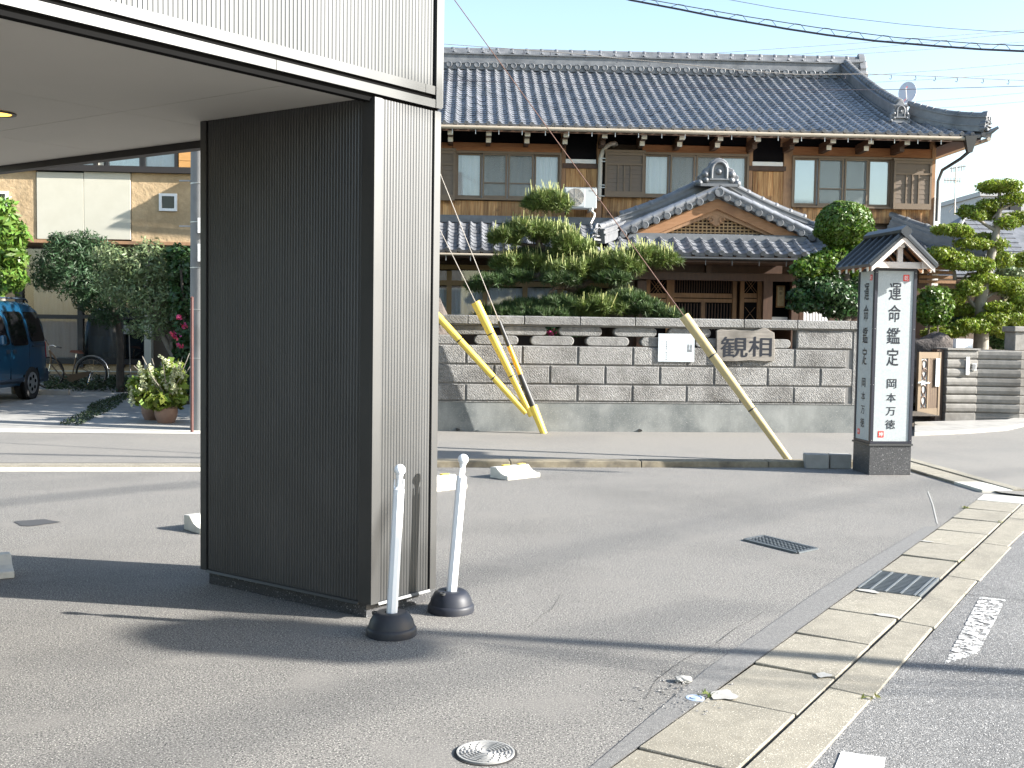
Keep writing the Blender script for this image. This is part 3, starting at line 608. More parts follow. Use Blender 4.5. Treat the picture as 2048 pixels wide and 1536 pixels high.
# concrete blocks by the sign
for u0, u1, lab in ((1611,1659,'grey concrete kerb block on the lot edge, the one farther from the sign'), (1660,1704,'sunlit concrete kerb block touching the sign pillar base')):
    p, q = G(u0, 937), G(u1, 938); d = (q-p).normalized(); n = Vector((-d.y, d.x, 0)); b = MB()
    b.prism([p, q-d*.008, q-d*.008+n*.16, p+n*.16], (0,0,.165)); o = b.build('kerb_block', M['conc'], None, tuple(p), bevel=.006); tag(o, lab, 'concrete block', 'blocks beside the sign pillar')
# ================================================================== THE SIGN PILLAR
S0 = Vector((3.965,12.113,0)); SY = 6.5; SFr = Fr(S0.x, S0.y, SY); SW, SD = .485, .43
sg = thing('sign_pillar', 'tall illuminated style sign pillar with black brush lettering under a little gabled roof', 'sign', tuple(S0))
PH, PT = .325, 2.285                                       # plinth top, panel top
b = MB(SFr); b.box(0,SW,-SD,0,0,PH); b.build('granite_base', M['granite'], sg, bevel=.004)
b = MB(SFr); b.box(-.012,SW+.012,-SD-.012,.012,PH+.001,PH+.022); b.build('base_cap', M['trim'], sg)
b = MB(SFr); b.box(.03,SW-.03,-SD+.03,-.03,PH+.02,PT); b.build('inner_core', M['curtain_w'], sg)
e = .036
for nm, fr, w in (('front', SFr, SW), ('left', Fr(*SFr.w(0,-SD,0)[:2], SY-90), SD), ('right', Fr(*SFr.w(SW,0,0)[:2], SY+90), SD), ('back', Fr(*SFr.w(SW,-SD,0)[:2], SY+180), SW)):
    b = MB(fr); b.box(.002,e,-.026,.001,PH+.024,PT); b.box(w-e,w-.002,-.026,.001,PH+.024,PT); b.box(e,w-e,-.026,.0,PH+.024,PH+.05); b.box(e,w-e,-.026,.0,PT-.03,PT)
    b.build('panel_frame', M['frame_n'], sg)
    b = MB(fr); b.box(e,w-e,-.022,-.008,PH+.05,PT-.03); pn = b.build('sign_panel', M['panel'], sg)
    k = w-2*e; z0, z1 = PH+.05, PT-.03; H = z1-z0; bs = []
    for ch, t, hh, ww in (('運',.105,.100,.34),('命',.232,.100,.345),('鑑',.362,.095,.37),('定',.488,.105,.335),('岡',.645,.055,.265),('本',.727,.053,.27),('万',.808,.05,.27),('徳',.885,.055,.28)):
        bs.append(text(ch, 'lettering', None, None, fr, e+k*(.50-ww/2-.03*t), -.0055, z1-H*(t+hh/2+.015), k*ww, H*hh))
    m = merge(bs); m.build('lettering', M['ink'], pn)
    for ch, ax, t in (('乾',.79,.026),('坤',.22,.945)):
        s = k*.165; a0 = e+k*ax-s/2; zz = z1-H*t-s*.9
        b = MB(fr); b.box(a0,a0+s,-.010,-.005,zz,zz+s*1.05); b.build('seal', M['red'], pn, bevel=.004)
        text(ch, 'seal', None, None, fr, a0+s*.16, -.0035, zz+s*.16, s*.68, s*.72).build('seal_character', M['white'], pn)
    b = MB(fr)
    for z in np.linspace(PH+.06, PT-.05, 4):
        for a in (e/2, w-e/2): b.lathe([(.004,0),(.004,.004)], (a, .0, z), 6, fr.n)
    b.build('screws', M['bracket'], sg)
# its roof: gable to the front, ridge running back
cx = SW/2+.005; hw, rise, fo, bo = .375, .335, .17, .30   # half width, rise, front and back overhang
ez, az = PT+.005, PT+.005+rise
sp = math.atan2(rise, hw)
for s in (-1, 1):
    b = MB(SFr); t = .028
    b.hexa([(cx,-SD-bo,az),(cx,fo,az),(cx+s*hw,fo,ez),(cx+s*hw,-SD-bo,ez)],[(cx,-SD-bo,az+t*1.4),(cx,fo,az+t*1.4),(cx+s*(hw+.02),fo,ez+t),(cx+s*(hw+.02),-SD-bo,ez+t)])
    rp = b.build('roof_slope', M['roof_n'], sg)
    for k in range(6):
        n0 = fo-.012-(SD+bo+fo-.02)*k/5
        b = MB(SFr); b.hexa([(cx+s*.03,n0,az+.018),(cx+s*.03,n0-.022,az+.018),(cx+s*(hw+.018),n0-.022,ez+.022),(cx+s*(hw+.018),n0,ez+.022)],[(cx+s*.03,n0-.004,az+.054),(cx+s*.03,n0-.018,az+.054),(cx+s*(hw+.018),n0-.018,ez+.054),(cx+s*(hw+.018),n0-.004,ez+.054)])
        b.build('standing_seam', M['roof_n'], rp)
    b = MB(SFr); h = .062                                   # bargeboards
    b.hexa([(cx,fo-.012,az-h),(cx,fo-.04,az-h),(cx+s*(hw-.015),fo-.04,ez-h+.01),(cx+s*(hw-.015),fo-.012,ez-h+.01)],[(cx,fo-.012,az-.002),(cx,fo-.04,az-.002),(cx+s*(hw-.015),fo-.04,ez-.001),(cx+s*(hw-.015),fo-.012,ez-.001)])
    b.build('bargeboard', M['pale_wood'], sg)
    for k in range(5):
        n0 = fo-.10-(SD+bo+fo-.16)*k/4
        b = MB(SFr); b.hexa([(cx+s*.1,n0,az-.09-.04),(cx+s*.1,n0-.035,az-.09-.04),(cx+s*(hw-.02),n0-.035,ez-.045),(cx+s*(hw-.02),n0,ez-.045)],[(cx+s*.1,n0,az-.09),(cx+s*.1,n0-.035,az-.09),(cx+s*(hw-.02),n0-.035,ez-.0),(cx+s*(hw-.02),n0,ez-.0)])
        rr = b.build('rafter', M['orange_wood'], sg)
        b = MB(SFr); b.box(cx+s*(hw-.02)-.001*s, cx+s*(hw-.012), n0-.036, n0+.001, ez-.048, ez-.002); b.build('rafter_end', M['pale_end'], rr)
b = MB(SFr); b.box(cx-.335,cx+.335,.035,.075,PT-.004,PT+.066); b.build('tie_beam', M['pale_wood'], sg, bevel=.003)
for a in (cx-.27, cx+.27): b = MB(SFr); b.box(a-.033,a+.033,-SD-.12,.105,PT+.001,PT+.072); b.build('wall_plate', M['pale_wood'], sg, bevel=.003)
b = MB(SFr); b.box(cx-.03,cx+.03,.04,.07,PT+.067,az-.075); b.build('king_post', M['pale_wood'], sg)
b = MB(SFr); b.box(cx-.032,cx+.032,-SD-.2,.11,az-.12,az-.055); b.build('ridge_beam', M['pale_wood'], sg, bevel=.003)
b = MB(SFr); q = .052; zz = az+.055
b.prism([(cx-q*1.15,fo+.03,zz-.02),(cx,fo+.03,zz-.075),(cx+q*1.15,fo+.03,zz-.02),(cx+q*1.1,fo+.03,zz+.012),(cx,fo+.03,zz+.06),(cx-q*1.1,fo+.03,zz+.012)], (0,-SD-bo-fo-.06,0)); b.build('ridge_cap', M['roof_n'], sg)

# ================================================================== THE STONE WALL
WF = Fr(0, 16.47, 6.0)
sw = thing('stone_wall', 'grey rough stone garden wall with pierced rounded openings under a coping', 'wall', (0,16.47,0))
WA0, WA1 = -3.55, 5.40
z_of = lambda v, u=1150: WF.px(u, v)[1]
zp, z1, z2, z3, zr, zm, zc, zt = z_of(804), z_of(769), z_of(730.5), z_of(692), z_of(672), z_of(653), z_of(650.5), z_of(633.5)
b = MB(WF); b.box(WA0,WA1,-.24,.004,-.05,zp-.012); b.build('footing', M['plinth'], sw)
b = MB(WF); b.box(WA0,WA1,-.235,.012,zp-.011,zp+.002); b.build('footing_ledge', M['stone_s'], sw)
b = MB(WF); b.box(WA0+.01,WA1-.01,-.22,-.018,zp,z3-.004); b.build('mortar_core', M['joint'], sw)
BL = .843
j0 = WF.px(988, 750)[0]                                      # a joint of the first row
def block_mesh(L, h, nm='stone_block'):
    b = MB(); e, g = .018, .022
    b.hexa([(0,0,0),(L,0,0),(L,0,h),(0,0,h)],[(e,-g,e),(L-e,-g,e),(L-e,-g,h-e),(e,-g,h-e)]); return b.mesh(nm, M['stone'])
for r, (za, zb, off) in enumerate(((zp+.003, z1, .5), (z1, z2, 0), (z2, z3, .5))):
    me = block_mesh(BL-.014, zb-za-.012)
    k = math.ceil((WA0-j0)/BL-off)
    while True:
        a = j0+(k+off)*BL-.08*(r == 1)*0; k += 1
        if a > WA1-.2: break
        L = min(BL, WA1-.10-a)
        m = me if L > BL-.01 else block_mesh(L-.014, zb-za-.012)
        o = link('stone_block', m, sw, WF.w(a+.007, -.018+random.uniform(-.003,.003), za+.005), (0,0,WF.yaw))
# end post, pierced rows of round-ended stones, coping
b = MB(WF); b.box(WA1-.10,WA1,-.22,.0,zp,zt-.005); b.build('end_post', M['stone_s'], sw, bevel=.008)
def pill(L, h):
    b = MB(); n = 8; P = [];
    for i in range(n+1): t = -math.pi/2+math.pi*i/n; P.append((L/2-h/2+h/2*math.cos(t), 0, h/2*math.sin(t)))
    for i in range(n+1): t = math.pi/2+math.pi*i/n; P.append((-L/2+h/2+h/2*math.cos(t), 0, h/2*math.sin(t)))
    b.prism(P, (0,.17,0)); return b.mesh('rounded_stone', M['stone_s'], bevel=.012)
hh = (zm-z3)/2; pm = pill(BL*.785, hh-.006)
ulo = WF.px(1102, 672)[0]; uhi = WF.px(1051, 653)[0]
pa = WF.px(1594, 680)[0]                                     # solid part begins
for i in range(-6, 8):
    a = WF.px(1105, 682)[0]+i*BL
    if WA0+.3 < a < pa-.2: link('rounded_stone', pm, sw, WF.w(a, -.012, z3+hh/2), (0,0,WF.yaw))
    a = WF.px(1050, 660)[0]+i*BL
    if WA0+.3 < a < pa-.1: link('rounded_stone', pm, sw, WF.w(a, -.012, z3+hh*1.5), (0,0,WF.yaw))
m = block_mesh(WA1-.10-pa-.02, zm-z3-.01); link('stone_block', m, sw, WF.w(pa, -.012, z3+.004), (0,0,WF.yaw))
b = MB(WF); b.box(pa,WA1-.10,-.2,-.014,z3,zm); b.build('mortar_core', M['joint'], sw)
cm = MB(); cm.prism([(0,-.05,0),(0,-.05,zt-zc-.012),(0,-.035,zt-zc),(0,.24,zt-zc),(0,.24,0)], (BL-.012,0,0)); cme = cm.mesh('coping_stone', M['stone_s'], bevel=.005)
jc = WF.px(1160, 645)[0]
b = MB(WF); b.box(WA0,WA1,-.215,.0,zm-.006,zc); b.build('coping_bed', M['joint'], sw)
for i in range(-7, 8):
    a = jc+i*BL
    if a < WA0 or a > WA1-.1: continue
    if a+BL > WA1+.03:
        b = MB(WF); b.box(a, WA1+.03, -.24, .04, zc+.001, zt); b.build('coping_stone', M['stone_s'], sw, bevel=.005)
    else: link('coping_stone', cme, sw, WF.w(a, 0, zc+.001), (0,0,WF.yaw))
# drain spouts low in the footing
for u in (914, 1279):
    a, z = WF.px(u, 862); b = MB(WF); b.tube([(a,-.03,.035),(a,.03,.03)], .022, 8); b.lathe([(.02,0),(.014,.02)], (a+.03,.02,.02), 6); b.build('drain_spout', M['blackp'], sw, smooth=40)
# white notice with a hexagram and print
a0, a1, z0, zz1 = WF.rect(1316.5, 667.5, 1389, 723.5, .03)
nb = thing('notice_board', 'white notice board with columns of fine print and a black hexagram', 'notice', tuple(WF.w(a0, .03, z0)))
b = MB(WF); b.box(a0,a1,.018,.03,z0,zz1); b.build('notice_plate', M['notice'], nb)
w, h = a1-a0, zz1-z0; b = MB(WF)
for i in range(6):
    zc_ = zz1-h*(.385+.0465*i); t = h*.027
    x0, x1, xm = a0+w*.80, a0+w*.93, a0+w*.865
    if i < 4: b.box(x0, xm-w*.012, .0301, .032, zc_-t, zc_); b.box(xm+w*.012, x1, .0301, .032, zc_-t, zc_)
    else: b.box(x0, x1, .0301, .032, zc_-t, zc_)
b.build('hexagram', M['print'], nb)
cols = [(.725,.2,6,1),(.665,.24,11,1),(.605,.2,12,1),(.53,.28,10,1),(.465,.26,8,1),(.39,.27,10,1),(.30,.2,9,0),(.17,.16,10,0),(.12,.16,10,0),(.08,.16,10,0)]
src = '観相は天地自然の理をもって人の運命を鑑定する道なり相談毎日午前十時より電話予約のこと'
bs = []; k = 0
for x, t, n, dk in cols:
    for i in range(n):
        bs.append(text(src[k % len(src)], 'print', None, None, WF, a0+w*x-w*.012, .0312, zz1-h*(t+.055*i)-h*.03, w*.022, h*.032)); k += 1
merge(bs).build('printed_text', M['print_l'], nb, kind='stuff')
bs = [text(ch, 'print', None, None, WF, a0+w*.205, .0312, zz1-h*(.26+.082*i+(.06 if i > 3 else 0))-h*.06, w*.04, h*.055) for i, ch in enumerate('運命鑑定岡本万徳')]
merge(bs).build('printed_text', M['print'], nb, kind='stuff')
b = MB(WF); b.box(a0+w*.1,a0+w*.26,.0301,.0312,zz1-h*.135,zz1-h*.129); b.box(a0+w*.30,a0+w*.66,.0301,.0312,zz1-h*.155,zz1-h*.15); b.build('rule_line', M['print_l'], nb)
# carved wooden board
q = lambda u, v, n=.05: (lambda r: (r[0], n, r[1]))(WF.px(u, v, n))
out = [(1433.5,722),(1433.5,661),(1442,658.5),(1455,660),(1468,659),(1480,661),(1492,660.5),(1503,662),(1512,661),(1520,658),(1527,655.5),(1534,656.5),(1540,661),(1549,666),(1550,690),(1549,722),(1530,723),(1500,721),(1470,723)]
wb = thing('wooden_signboard', 'weathered grey wooden board with two large black carved characters', 'sign', tuple(WF.w(*q(1490,722))))
b = MB(WF); b.prism([q(u, v) for u, v in out], tuple((WF.o*0+Vector((0,-.05,0))))) if False else None
P1 = [WF.w(*q(u, v)) for u, v in out]; b = MB(); b.prism(P1, -WF.n*.055); b.build('board', M['sign_wood'], wb, bevel=.006)
for ch, u0, v0, u1, v1 in (('観',1442,674,1495,715),('相',1498,674,1543,713)):
    a0, a1, z0, zz1 = WF.rect(u0, v0, u1, v1, .052)
    text(ch, 'carved_character', None, None, WF, a0, .0525, z0, a1-a0, zz1-z0).build('carved_character', M['ink'], wb)
    for d in ((.007,.004),(-.006,-.003)): text(ch, 'carved_character', None, None, WF, a0+d[0], .0522+d[1]*.01, z0+d[1], a1-a0, zz1-z0).build('carved_character', M['ink'], wb)

# ================================================================== GUY WIRES
PT_ = Vector((-4.42, 15.95, 0))                             # the utility pole they run to
def guy(anchor, g0, top, segs, wire_m, label, ends=None, r=.05):
    """Wire from the anchor to the pole; segs: (t0, t1, radius, material) tubes over the wire in metres from the ground."""
    a = Vector(anchor); b_ = Vector(top); d = (b_-a).normalized(); L = (b_-a).length
    t = thing('guy_wire', label, 'guy wire', tuple(a), 'guy wires with plastic guards')
    b = MB(); b.tube([a+d*.02, a+d*L], .0062, 5); b.build('wire', M[wire_m], t, smooth=60)
    for t0, t1, r0, r1, mm in segs:
        b = MB(); b.tube([a+d*t0, a+d*(t0+.02), a+d*(t1-.01), a+d*t1], [r0, r0, r1, r1*.96], 12); b.build('guard_sleeve', M[mm], t, smooth=50)
        if t1-t0 > .9:
            for f in (.35, .72):
                q = a+d*(t0+(t1-t0)*f); rr = (r0+(r1-r0)*f)*1.05
                b = MB(); b.tube([q, q+d*.018], rr, 12); b.build('strap', M['blackp'], t)
    return t
def onray(u, v, P0, P1):
    """Point on the vertical plane through P0 and P1 that a pixel sees."""
    dd = (P1-P0); n = Vector((dd.y, -dd.x, 0)).normalized(); d = ray(u, v); return CAMLOC+d*((P0-CAMLOC).dot(n)/d.dot(n))
A1 = G(1580, 924); tp = PT_.copy(); g1 = onray(1368, 632, A1, PT_); e1 = A1+(g1-A1).normalized()*((PT_-A1).length/Vector(((g1-A1).normalized().x, (g1-A1).normalized().y, 0)).length)
L1 = (g1-A1).length
guy(A1, None, e1, [(.0, L1, .042, .064, 'cream')], 'rust', 'rusty guy wire with faded pale yellow guard at the right, anchored by the lot kerb')
A2 = WF.w(WF.px(1088, 866, .3)[0], .3, .0); tops = []
g2 = onray(998, 642, A2, PT_)
def far_end(A_, g_):
    d = (g_-A_).normalized(); return A_+d*((PT_-A_).xy.length/max(d.xy.length, 1e-6))
e2 = far_end(A2, g2); e2.z = min(e2.z, 13)
L2 = (g2-A2).length
guy(A2, None, e2, [(.0, L2*.25, .052, .062, 'yellow'), (L2*.25, L2*.53, .047, .042, 'blackp'), (L2*.53, L2*.78, .038, .035, 'yellow2'), (L2*.78, L2, .034, .028, 'blackp')], 'wire', 'steel guy wire in black and yellow banded guard close to the stone wall')
A3 = onray(1063, 832, A2, PT_); g3 = onray(951, 604, A2, PT_); L3 = (g3-A3).length
guy(A3, None, far_end(A3, g3), [(.0, L3, .044, .07, 'yellow')], 'wire', 'steel guy wire in bright yellow guard, steeper of the two plain yellow ones')
A4 = onray(1052, 826, A2, PT_); g4 = onray(868, 624, A2, PT_); L4 = (g4-A4).length
guy(A4, None, far_end(A4, g4), [(.0, L4, .044, .055, 'yellow')], 'wire', 'guy wire in bright yellow guard slanting low to the left behind the pillar')
# ================================================================== THE TIMBER HOUSE
HF = Fr(3.0, 24.0, 2.5)                                     # upper wall plane
hs = thing('timber_house', 'two storey wooden house with grey clay tile roofs and gabled porch behind the wall', 'house', (3.0,24.0,0))
WE = HF.px(1869, 350)[0]; WS = -6.5
zT = 5.95
hpx = lambda u, v, n=0: HF.px(u, v, n)
def R(u0, v0, u1, v1, n0, n1, nm, m, par=None, bev=0, fr=None):
    fr = fr or HF; a0, a1, z0, z1 = fr.rect(u0, v0, u1, v1, n1); b = MB(fr); b.box(a0, a1, n0, n1, z0, z1); return b.build(nm, M[m], par or hs, bevel=bev)
b = MB(HF); b.box(WS,WE-.02,-.35,-.16,3.2,zT); b.box(WS,WE-.02,-8,-7.8,.2,zT); b.box(WE-.2,WE-.02,-7.8,-.35,.2,zT); b.box(WS,WS+.1,-7.8,-.35,.2,zT); b.build('wall_core', M['brown_wall'], hs)
b = MB(HF); b.box(WS,WE-.02,-.36,-.02,3.2,3.86); b.build('sill_wall', M['dark_wood'], hs)
# upper dark panels between posts, posts, rails
posts = [826, 901, 977, 1055, 1127, 1200, 1285.5, 1361, 1437, 1499, 1571, 1660, 1737, 1805, 1866]
uz = lambda u: 655+(u-1024)*.0148
sl_ = lambda u: (u-885)*.0135                               # the photograph's slope along the facade
def band(u0, u1, v0, v1, n0, n1, nm, m, bev=0):             # v given at u = 885
    s = sl_((u0+u1)/2)
    return R(u0, v0+s, u1, v1+s, n0, n1, nm, m, None, bev)
for p, q in zip(posts, posts[1:]): band(p+3.5, q-3.5, 255, 283, -.12, -.05, 'upper_panel', 'navy')
for u in posts:
    w = 9 if u == 1571 else 4.5
    band(u-w, u+w, 250, 284.5, -.12, .0, 'post', 'post')
band(831, 1868, 247, 253.5, -.12, .02, 'wall_plate', 'beam')
for u0, u1 in ((830,905),(906,1122),(1285,1494),(1585,1866)): band(u0, u1, 284.7, 302, -.10, -.012, 'header_beam', 'beam')
# bays between the windows
for u0, u1, s in ((1131.5,1192,0),(1505,1566,5.2)):
    R(u0, 272+s, u1, 318.5+s, -.12, -.03, 'black_sign_panel', 'navy'); R(u0, 318.5+s, u1, 326.5+s, -.10, .03, 'white_strip', 'white'); R(u0-6, 327+s, u1+6, 336.5+s, -.12, .03, 'ledge', 'dark_wood')
for u0, u1, v0, v1 in ((1122,1131,283,440),(1193,1204,283,440),(1495.5,1504.5,290,440),(1567,1584.5,285,445),(1862.5,1870,290,455)):
    R(u0, v0, u1, v1, -.14, .012, 'post', 'post')
# vertical boards, one by one
def boards(u0, u1, v0, v1, wpx):
    a0, a1, z0, z1 = HF.rect(u0, v0, u1, v1, 0); n = max(1, round((u1-u0)/wpx)); w = (a1-a0)/n
    b = MB(); b.box(.002, w-.002, -.012, .008, 0, z1-z0); me = b.mesh('board', M['wood'])
    for i in range(n): link('board', me, hs, HF.w(a0+i*w, -.02+random.uniform(0,.008), z0), (0,0,HF.yaw))
boards(1131.5, 1193, 337, 400, 10); boards(1505, 1567, 343, 445, 10); boards(830, 1122, 402, 437, 9); boards(1131.5, 1193, 400, 440, 10); boards(1205, 1495, 394, 441, 9.7); boards(1585, 1862, 412, 446, 10)
# windows
def curtain(fr, a0, a1, n, z0, z1, fold, amp, m, par, seed=0):
    rg = random.Random(seed); N = max(6, int((a1-a0)/fold*6)); b = MB(fr); ph = rg.uniform(0, 6)
    off = [amp*(math.sin(i*2*math.pi/6+ph)+.5*math.sin(i*1.7+ph*2)) for i in range(N+1)]
    b.add([(a0+(a1-a0)*i/N, n+off[i]*.6, z1) for i in range(N+1)]+[(a0+(a1-a0)*i/N, n+off[i]*1.4, z0) for i in range(N+1)], [(i, i+1, N+2+i, N+1+i) for i in range(N)])
    return b.build('curtain', M[m], par, smooth=60)
def window(u0, v0, u1, v1, splits, scr, rail, cur, gl, fr=HF, n=.0, m='bronze', curm='curtain', foot=.07):
    a0, a1, z0, z1 = fr.rect(u0, v0, u1, v1, n+.05); P = [a0]+[fr.px(s, (v0+v1)/2, n+.04)[0] for s in splits]+[a1]
    b = MB(fr); b.box(a0-.02,a1+.02,n-.1,n+.06,z1-.05,z1); b.box(a0-.02,a1+.02,n-.1,n+.075,z0,z0+foot*.55); b.box(a0-.02,a0+.025,n-.1,n+.058,z0+foot*.55+.001,z1-.051); b.box(a1-.025,a1+.02,n-.1,n+.058,z0+foot*.55+.001,z1-.051)
    w = b.build('window', M[m], hs); k = len(P)-1
    b = MB(fr); b.box(a0+.02,a1-.02,n-.158,n-.15,z0+.03,z1-.05); b.build('room_dark', M['room'], w)
    for i in range(k):
        p, q = P[i]+.012, P[i+1]-.012; d = n+(.03 if i in scr else -.02); s = .035
        if i == 0: p += .012
        if i == k-1: q -= .012
        b = MB(fr); zb = z0+foot*.56; b.box(p,p+s,d-.02,d+.012,zb,z1-.052); b.box(q-s,q,d-.02,d+.012,zb,z1-.052); b.box(p+s,q-s,d-.02,d+.011,zb,zb+foot*.8); b.box(p+s,q-s,d-.02,d+.011,z1-.085,z1-.053)
        if rail and i in scr: zr = z0+(z1-z0)*rail; b.box(p+s,q-s,d-.02,d+.011,zr,zr+.022)
        b.build('sash', M[m], w)
        b = MB(fr); b.box(p+s-.004,q-s+.004,n-.04,n-.034,zb+foot*.7,z1-.08); b.build('pane', M[gl], w)
        if i in scr: b = MB(fr); b.quad((p+s,d-.005,zb),(q-s,d-.005,zb),(q-s,d-.005,z1-.08),(p+s,d-.005,z1-.08)); b.build('insect_screen', M['screen'], w)
        c = cur[i]
        if c: curtain(fr, a0+.02 if i == 0 else p-.02, q+.02, n-.085, z0+.02, z1-.05, c, .014 if c < .3 else .003, curm, w, int(u0)+i)
    return w
window(911, 303, 1121, 400.5, (964,1015,1068), (1,2), .34, (.13,.2,.16,.11), 'glass')
window(1287, 306, 1496, 397, (1339.5,1391,1443), (1,2), 0, (.14,.16,.2,.13), 'glass')
window(1586, 313, 1784, 416, (1635,1688,1737), (1,2), .36, (.9,.9,.9,.9), 'glass_b', curm='curtain_w')
# sliding shutter cases
def shutter_case(u0, v0, u1, v1):
    a0, a1, z0, z1 = HF.rect(u0, v0, u1, v1, .16); H = z1-z0; s = .04; b = MB(HF)
    b.box(a0,a1,.02,.13,z0+.01,z1-.03); t = b.build('shutter_case', M['bronze_l'], hs)
    b = MB(HF); b.box(a0,a0+s,.13,.16,z0+.12,z1-.05); b.box(a1-s,a1,.13,.16,z0+.12,z1-.05); b.box(a0,a1,.129,.165,z0,z0+.12); b.box(a0-.02,a1+.02,.0,.18,z1-.05,z1); b.box(a0+s,a1-s,.13,.158,z1-.11,z1-.051)
    zm_ = z0+H*.68; b.box(a0+s,a1-s,.13,.158,zm_,zm_+.035)
    for f in (.33, .49, .66): x = a0+(a1-a0)*f; b.box(x-.012,x+.012,.13,.157,z0+.121,zm_-.001)
    b.build('case_frame', M['bronze'], t)
    n = 6
    for i in range(n):
        zz = z0+.125+(zm_-z0-.13)*i/n; b = MB(HF); b.hexa([(a0+s,.129,zz),(a1-s,.129,zz),(a1-s,.139,zz),(a0+s,.139,zz)],[(a0+s,.129,zz+(zm_-z0-.13)/n-.004),(a1-s,.129,zz+(zm_-z0-.13)/n-.004),(a1-s,.134,zz+(zm_-z0-.13)/n-.004),(a0+s,.134,zz+(zm_-z0-.13)/n-.004)]); b.build('slat', M['bronze_l'], t)
    b = MB(HF); b.box(a0+s+.04,a0+(a1-a0)*.42,.129,.136,zm_+.1,zm_+.12); b.box(a0+(a1-a0)*.6,a1-s-.04,.129,.136,zm_+.1,zm_+.12); b.build('case_vents', M['bronze'], t)
shutter_case(832, 296, 910, 400); shutter_case(1210.5, 300, 1288.5, 394); shutter_case(1788, 317, 1863.5, 418.5)
# ---- tiles: one S shaped tile, eave tile with disc
TW, TL = .2255, .2
HPR = [(-.17,.0),(-.13,.028),(-.06,.046),(.02,.048),(.09,.036),(.17,.014),(.3,-.002),(.5,-.008),(.7,-.002),(.83,.008)]
def tile_mesh(w, L, nm, mat_, eave=False):
    b = MB(); k = len(HPR); ov = .05; th = .02; lift = .024
    top = [(t*w, 0, h*w/.2255+lift) for t, h in HPR]; back = [(t*w, L+ov, h*w/.2255) for t, h in HPR]; low = [(x, .002, z-th) for x, y, z in top]
    b.add(top+back, [(i, i+1, k+i+1, k+i) for i in range(k-1)]); b.add(top+low, [(i+1, i, k+i, k+i+1) for i in range(k-1)])
    if eave:
        r = .044*w/.2255; c = (-.02*w, -.012, .012+lift); b.lathe([(r,-.012),(r,.03)], c, 14, (0,1,0)); b.lathe([(r,-.016),(r*.8,-.017),(r*.78,-.013),(0,-.013)], c, 14, (0,1,0))
        b.add([(x, -.006, z) for x, y, z in top[4:]]+[(x, -.006, -.045) for x, y, z in top[4:]], [(i, i+1, 6+i+1, 6+i) for i in range(5)])
    return b.mesh(nm, mat_, smooth=50, fix=False)
tm, te = tile_mesh(TW, TL, 'roof_tile', M['tile']), tile_mesh(TW, TL, 'eave_tile', M['tile'], True)
def tile_field(par, fr, n_eave, z_eave, slope, cols, rows, single_rows, clip=None, exp=None, curve=0, pitch=TW, msh=(tm, te), aend=None, vis=-99):
    """Tiles laid from the eave (n_eave, z_eave) up the slope; rows below single_rows are objects, the rest one mesh."""
    exp = exp or TL*.985; rest = MB(); hold = [[Vector(v.co) for v in me_.vertices] for me_ in msh]; fcs = [[tuple(p.vertices) for p in me_.polygons] for me_ in msh]
    for r in range(rows):
        s0 = r*exp; sl = slope+curve*(s0/(rows*exp)-.5); 
        d = s0*math.cos(slope); hz = s0*math.sin(slope)-curve*.6*(s0*(rows*exp-s0))/(rows*exp)
        for c in range(cols[0], cols[1]):
            a = c*pitch
            if aend is not None: a = aend+c*pitch
            if clip and not clip(a, d): continue
            P = fr.w(a, n_eave-d, z_eave+hz)+Vector((random.uniform(-.004,.004),random.uniform(-.003,.003),random.uniform(-.003,.003)))
            e = (sl, 0, fr.yaw+random.uniform(-.008,.008))
            if r < single_rows and a > vis: link('roof_tile', msh[1 if r == 0 else 0], par, P, e)
            else:
                k = 1 if r == 0 else 0; Mx = Matrix.Translation(P) @ Matrix.Rotation(e[2],4,'Z') @ Matrix.Rotation(e[0],4,'X'); bq = len(rest.v)
                rest.v += [Mx@q for q in hold[k]]; rest.f += [tuple(i+bq for i in f) for f in fcs[k]]
    if rest.v:
        o = link('roof_tiles', rest.mesh('roof_tiles', M['tile_i'], org(par), smooth=50, fix=False), par); o['kind'] = 'stuff'
def deck(fr, poly_lo, th, nm, m, par, dz=.0):
    poly_lo = [(a, n, z-dz) for a, n, z in poly_lo]; b = MB(fr); b.hexa([(a,n,z-th) for a,n,z in poly_lo], poly_lo); return b.build(nm, M[m], par)
# main roof
ME = .95                                                    # eave overhang in front of the wall
ze = HF.px(1300, 256, ME)[1]; SLP = math.atan(.47); RN = 26
run = RN*TL*.985*math.cos(SLP); zr_ = ze+run*math.tan(SLP)
ac = HF.px(1978, 272, ME)[0]                                # eave corner
def main_clip(a, d): return a < ac-.12-d if d < 1.15 else a < ac-1.22
mr = deck(HF, [(-7.4,ME-.03,ze-.03),(ac-.15,ME-.03,ze-.03),(ac-.15-1.1,ME-1.13,ze-.03+1.1*.47),(-7.4,ME-1.13,ze-.03+1.1*.47)], .06, 'main_roof', 'dark_wood', hs, .05)
b = MB(HF); b.hexa([(-7.4,ME-1.13,ze-.19+1.1*.47),(ac-1.25,ME-1.13,ze-.19+1.1*.47),(ac-1.25,ME-run-.05,zr_-.19),(-7.4,ME-run-.05,zr_-.19)],[(-7.4,ME-1.13,ze-.12+1.1*.47),(ac-1.25,ME-1.13,ze-.12+1.1*.47),(ac-1.25,ME-run-.05,zr_-.13),(-7.4,ME-run-.05,zr_-.13)])
zb_ = ze-.09; b.hexa([(-7.4,ME-2*run,zb_),(ac-.2,ME-2*run,zb_),(ac-1.25,ME-run-.051,zr_-.1),(-7.4,ME-run-.051,zr_-.1)],[(-7.4,ME-2*run,zb_+.06),(ac-.2,ME-2*run,zb_+.06),(ac-1.25,ME-run-.051,zr_-.04),(-7.4,ME-run-.051,zr_-.04)])
b.build('roof_deck', M['dark_wood'], mr)
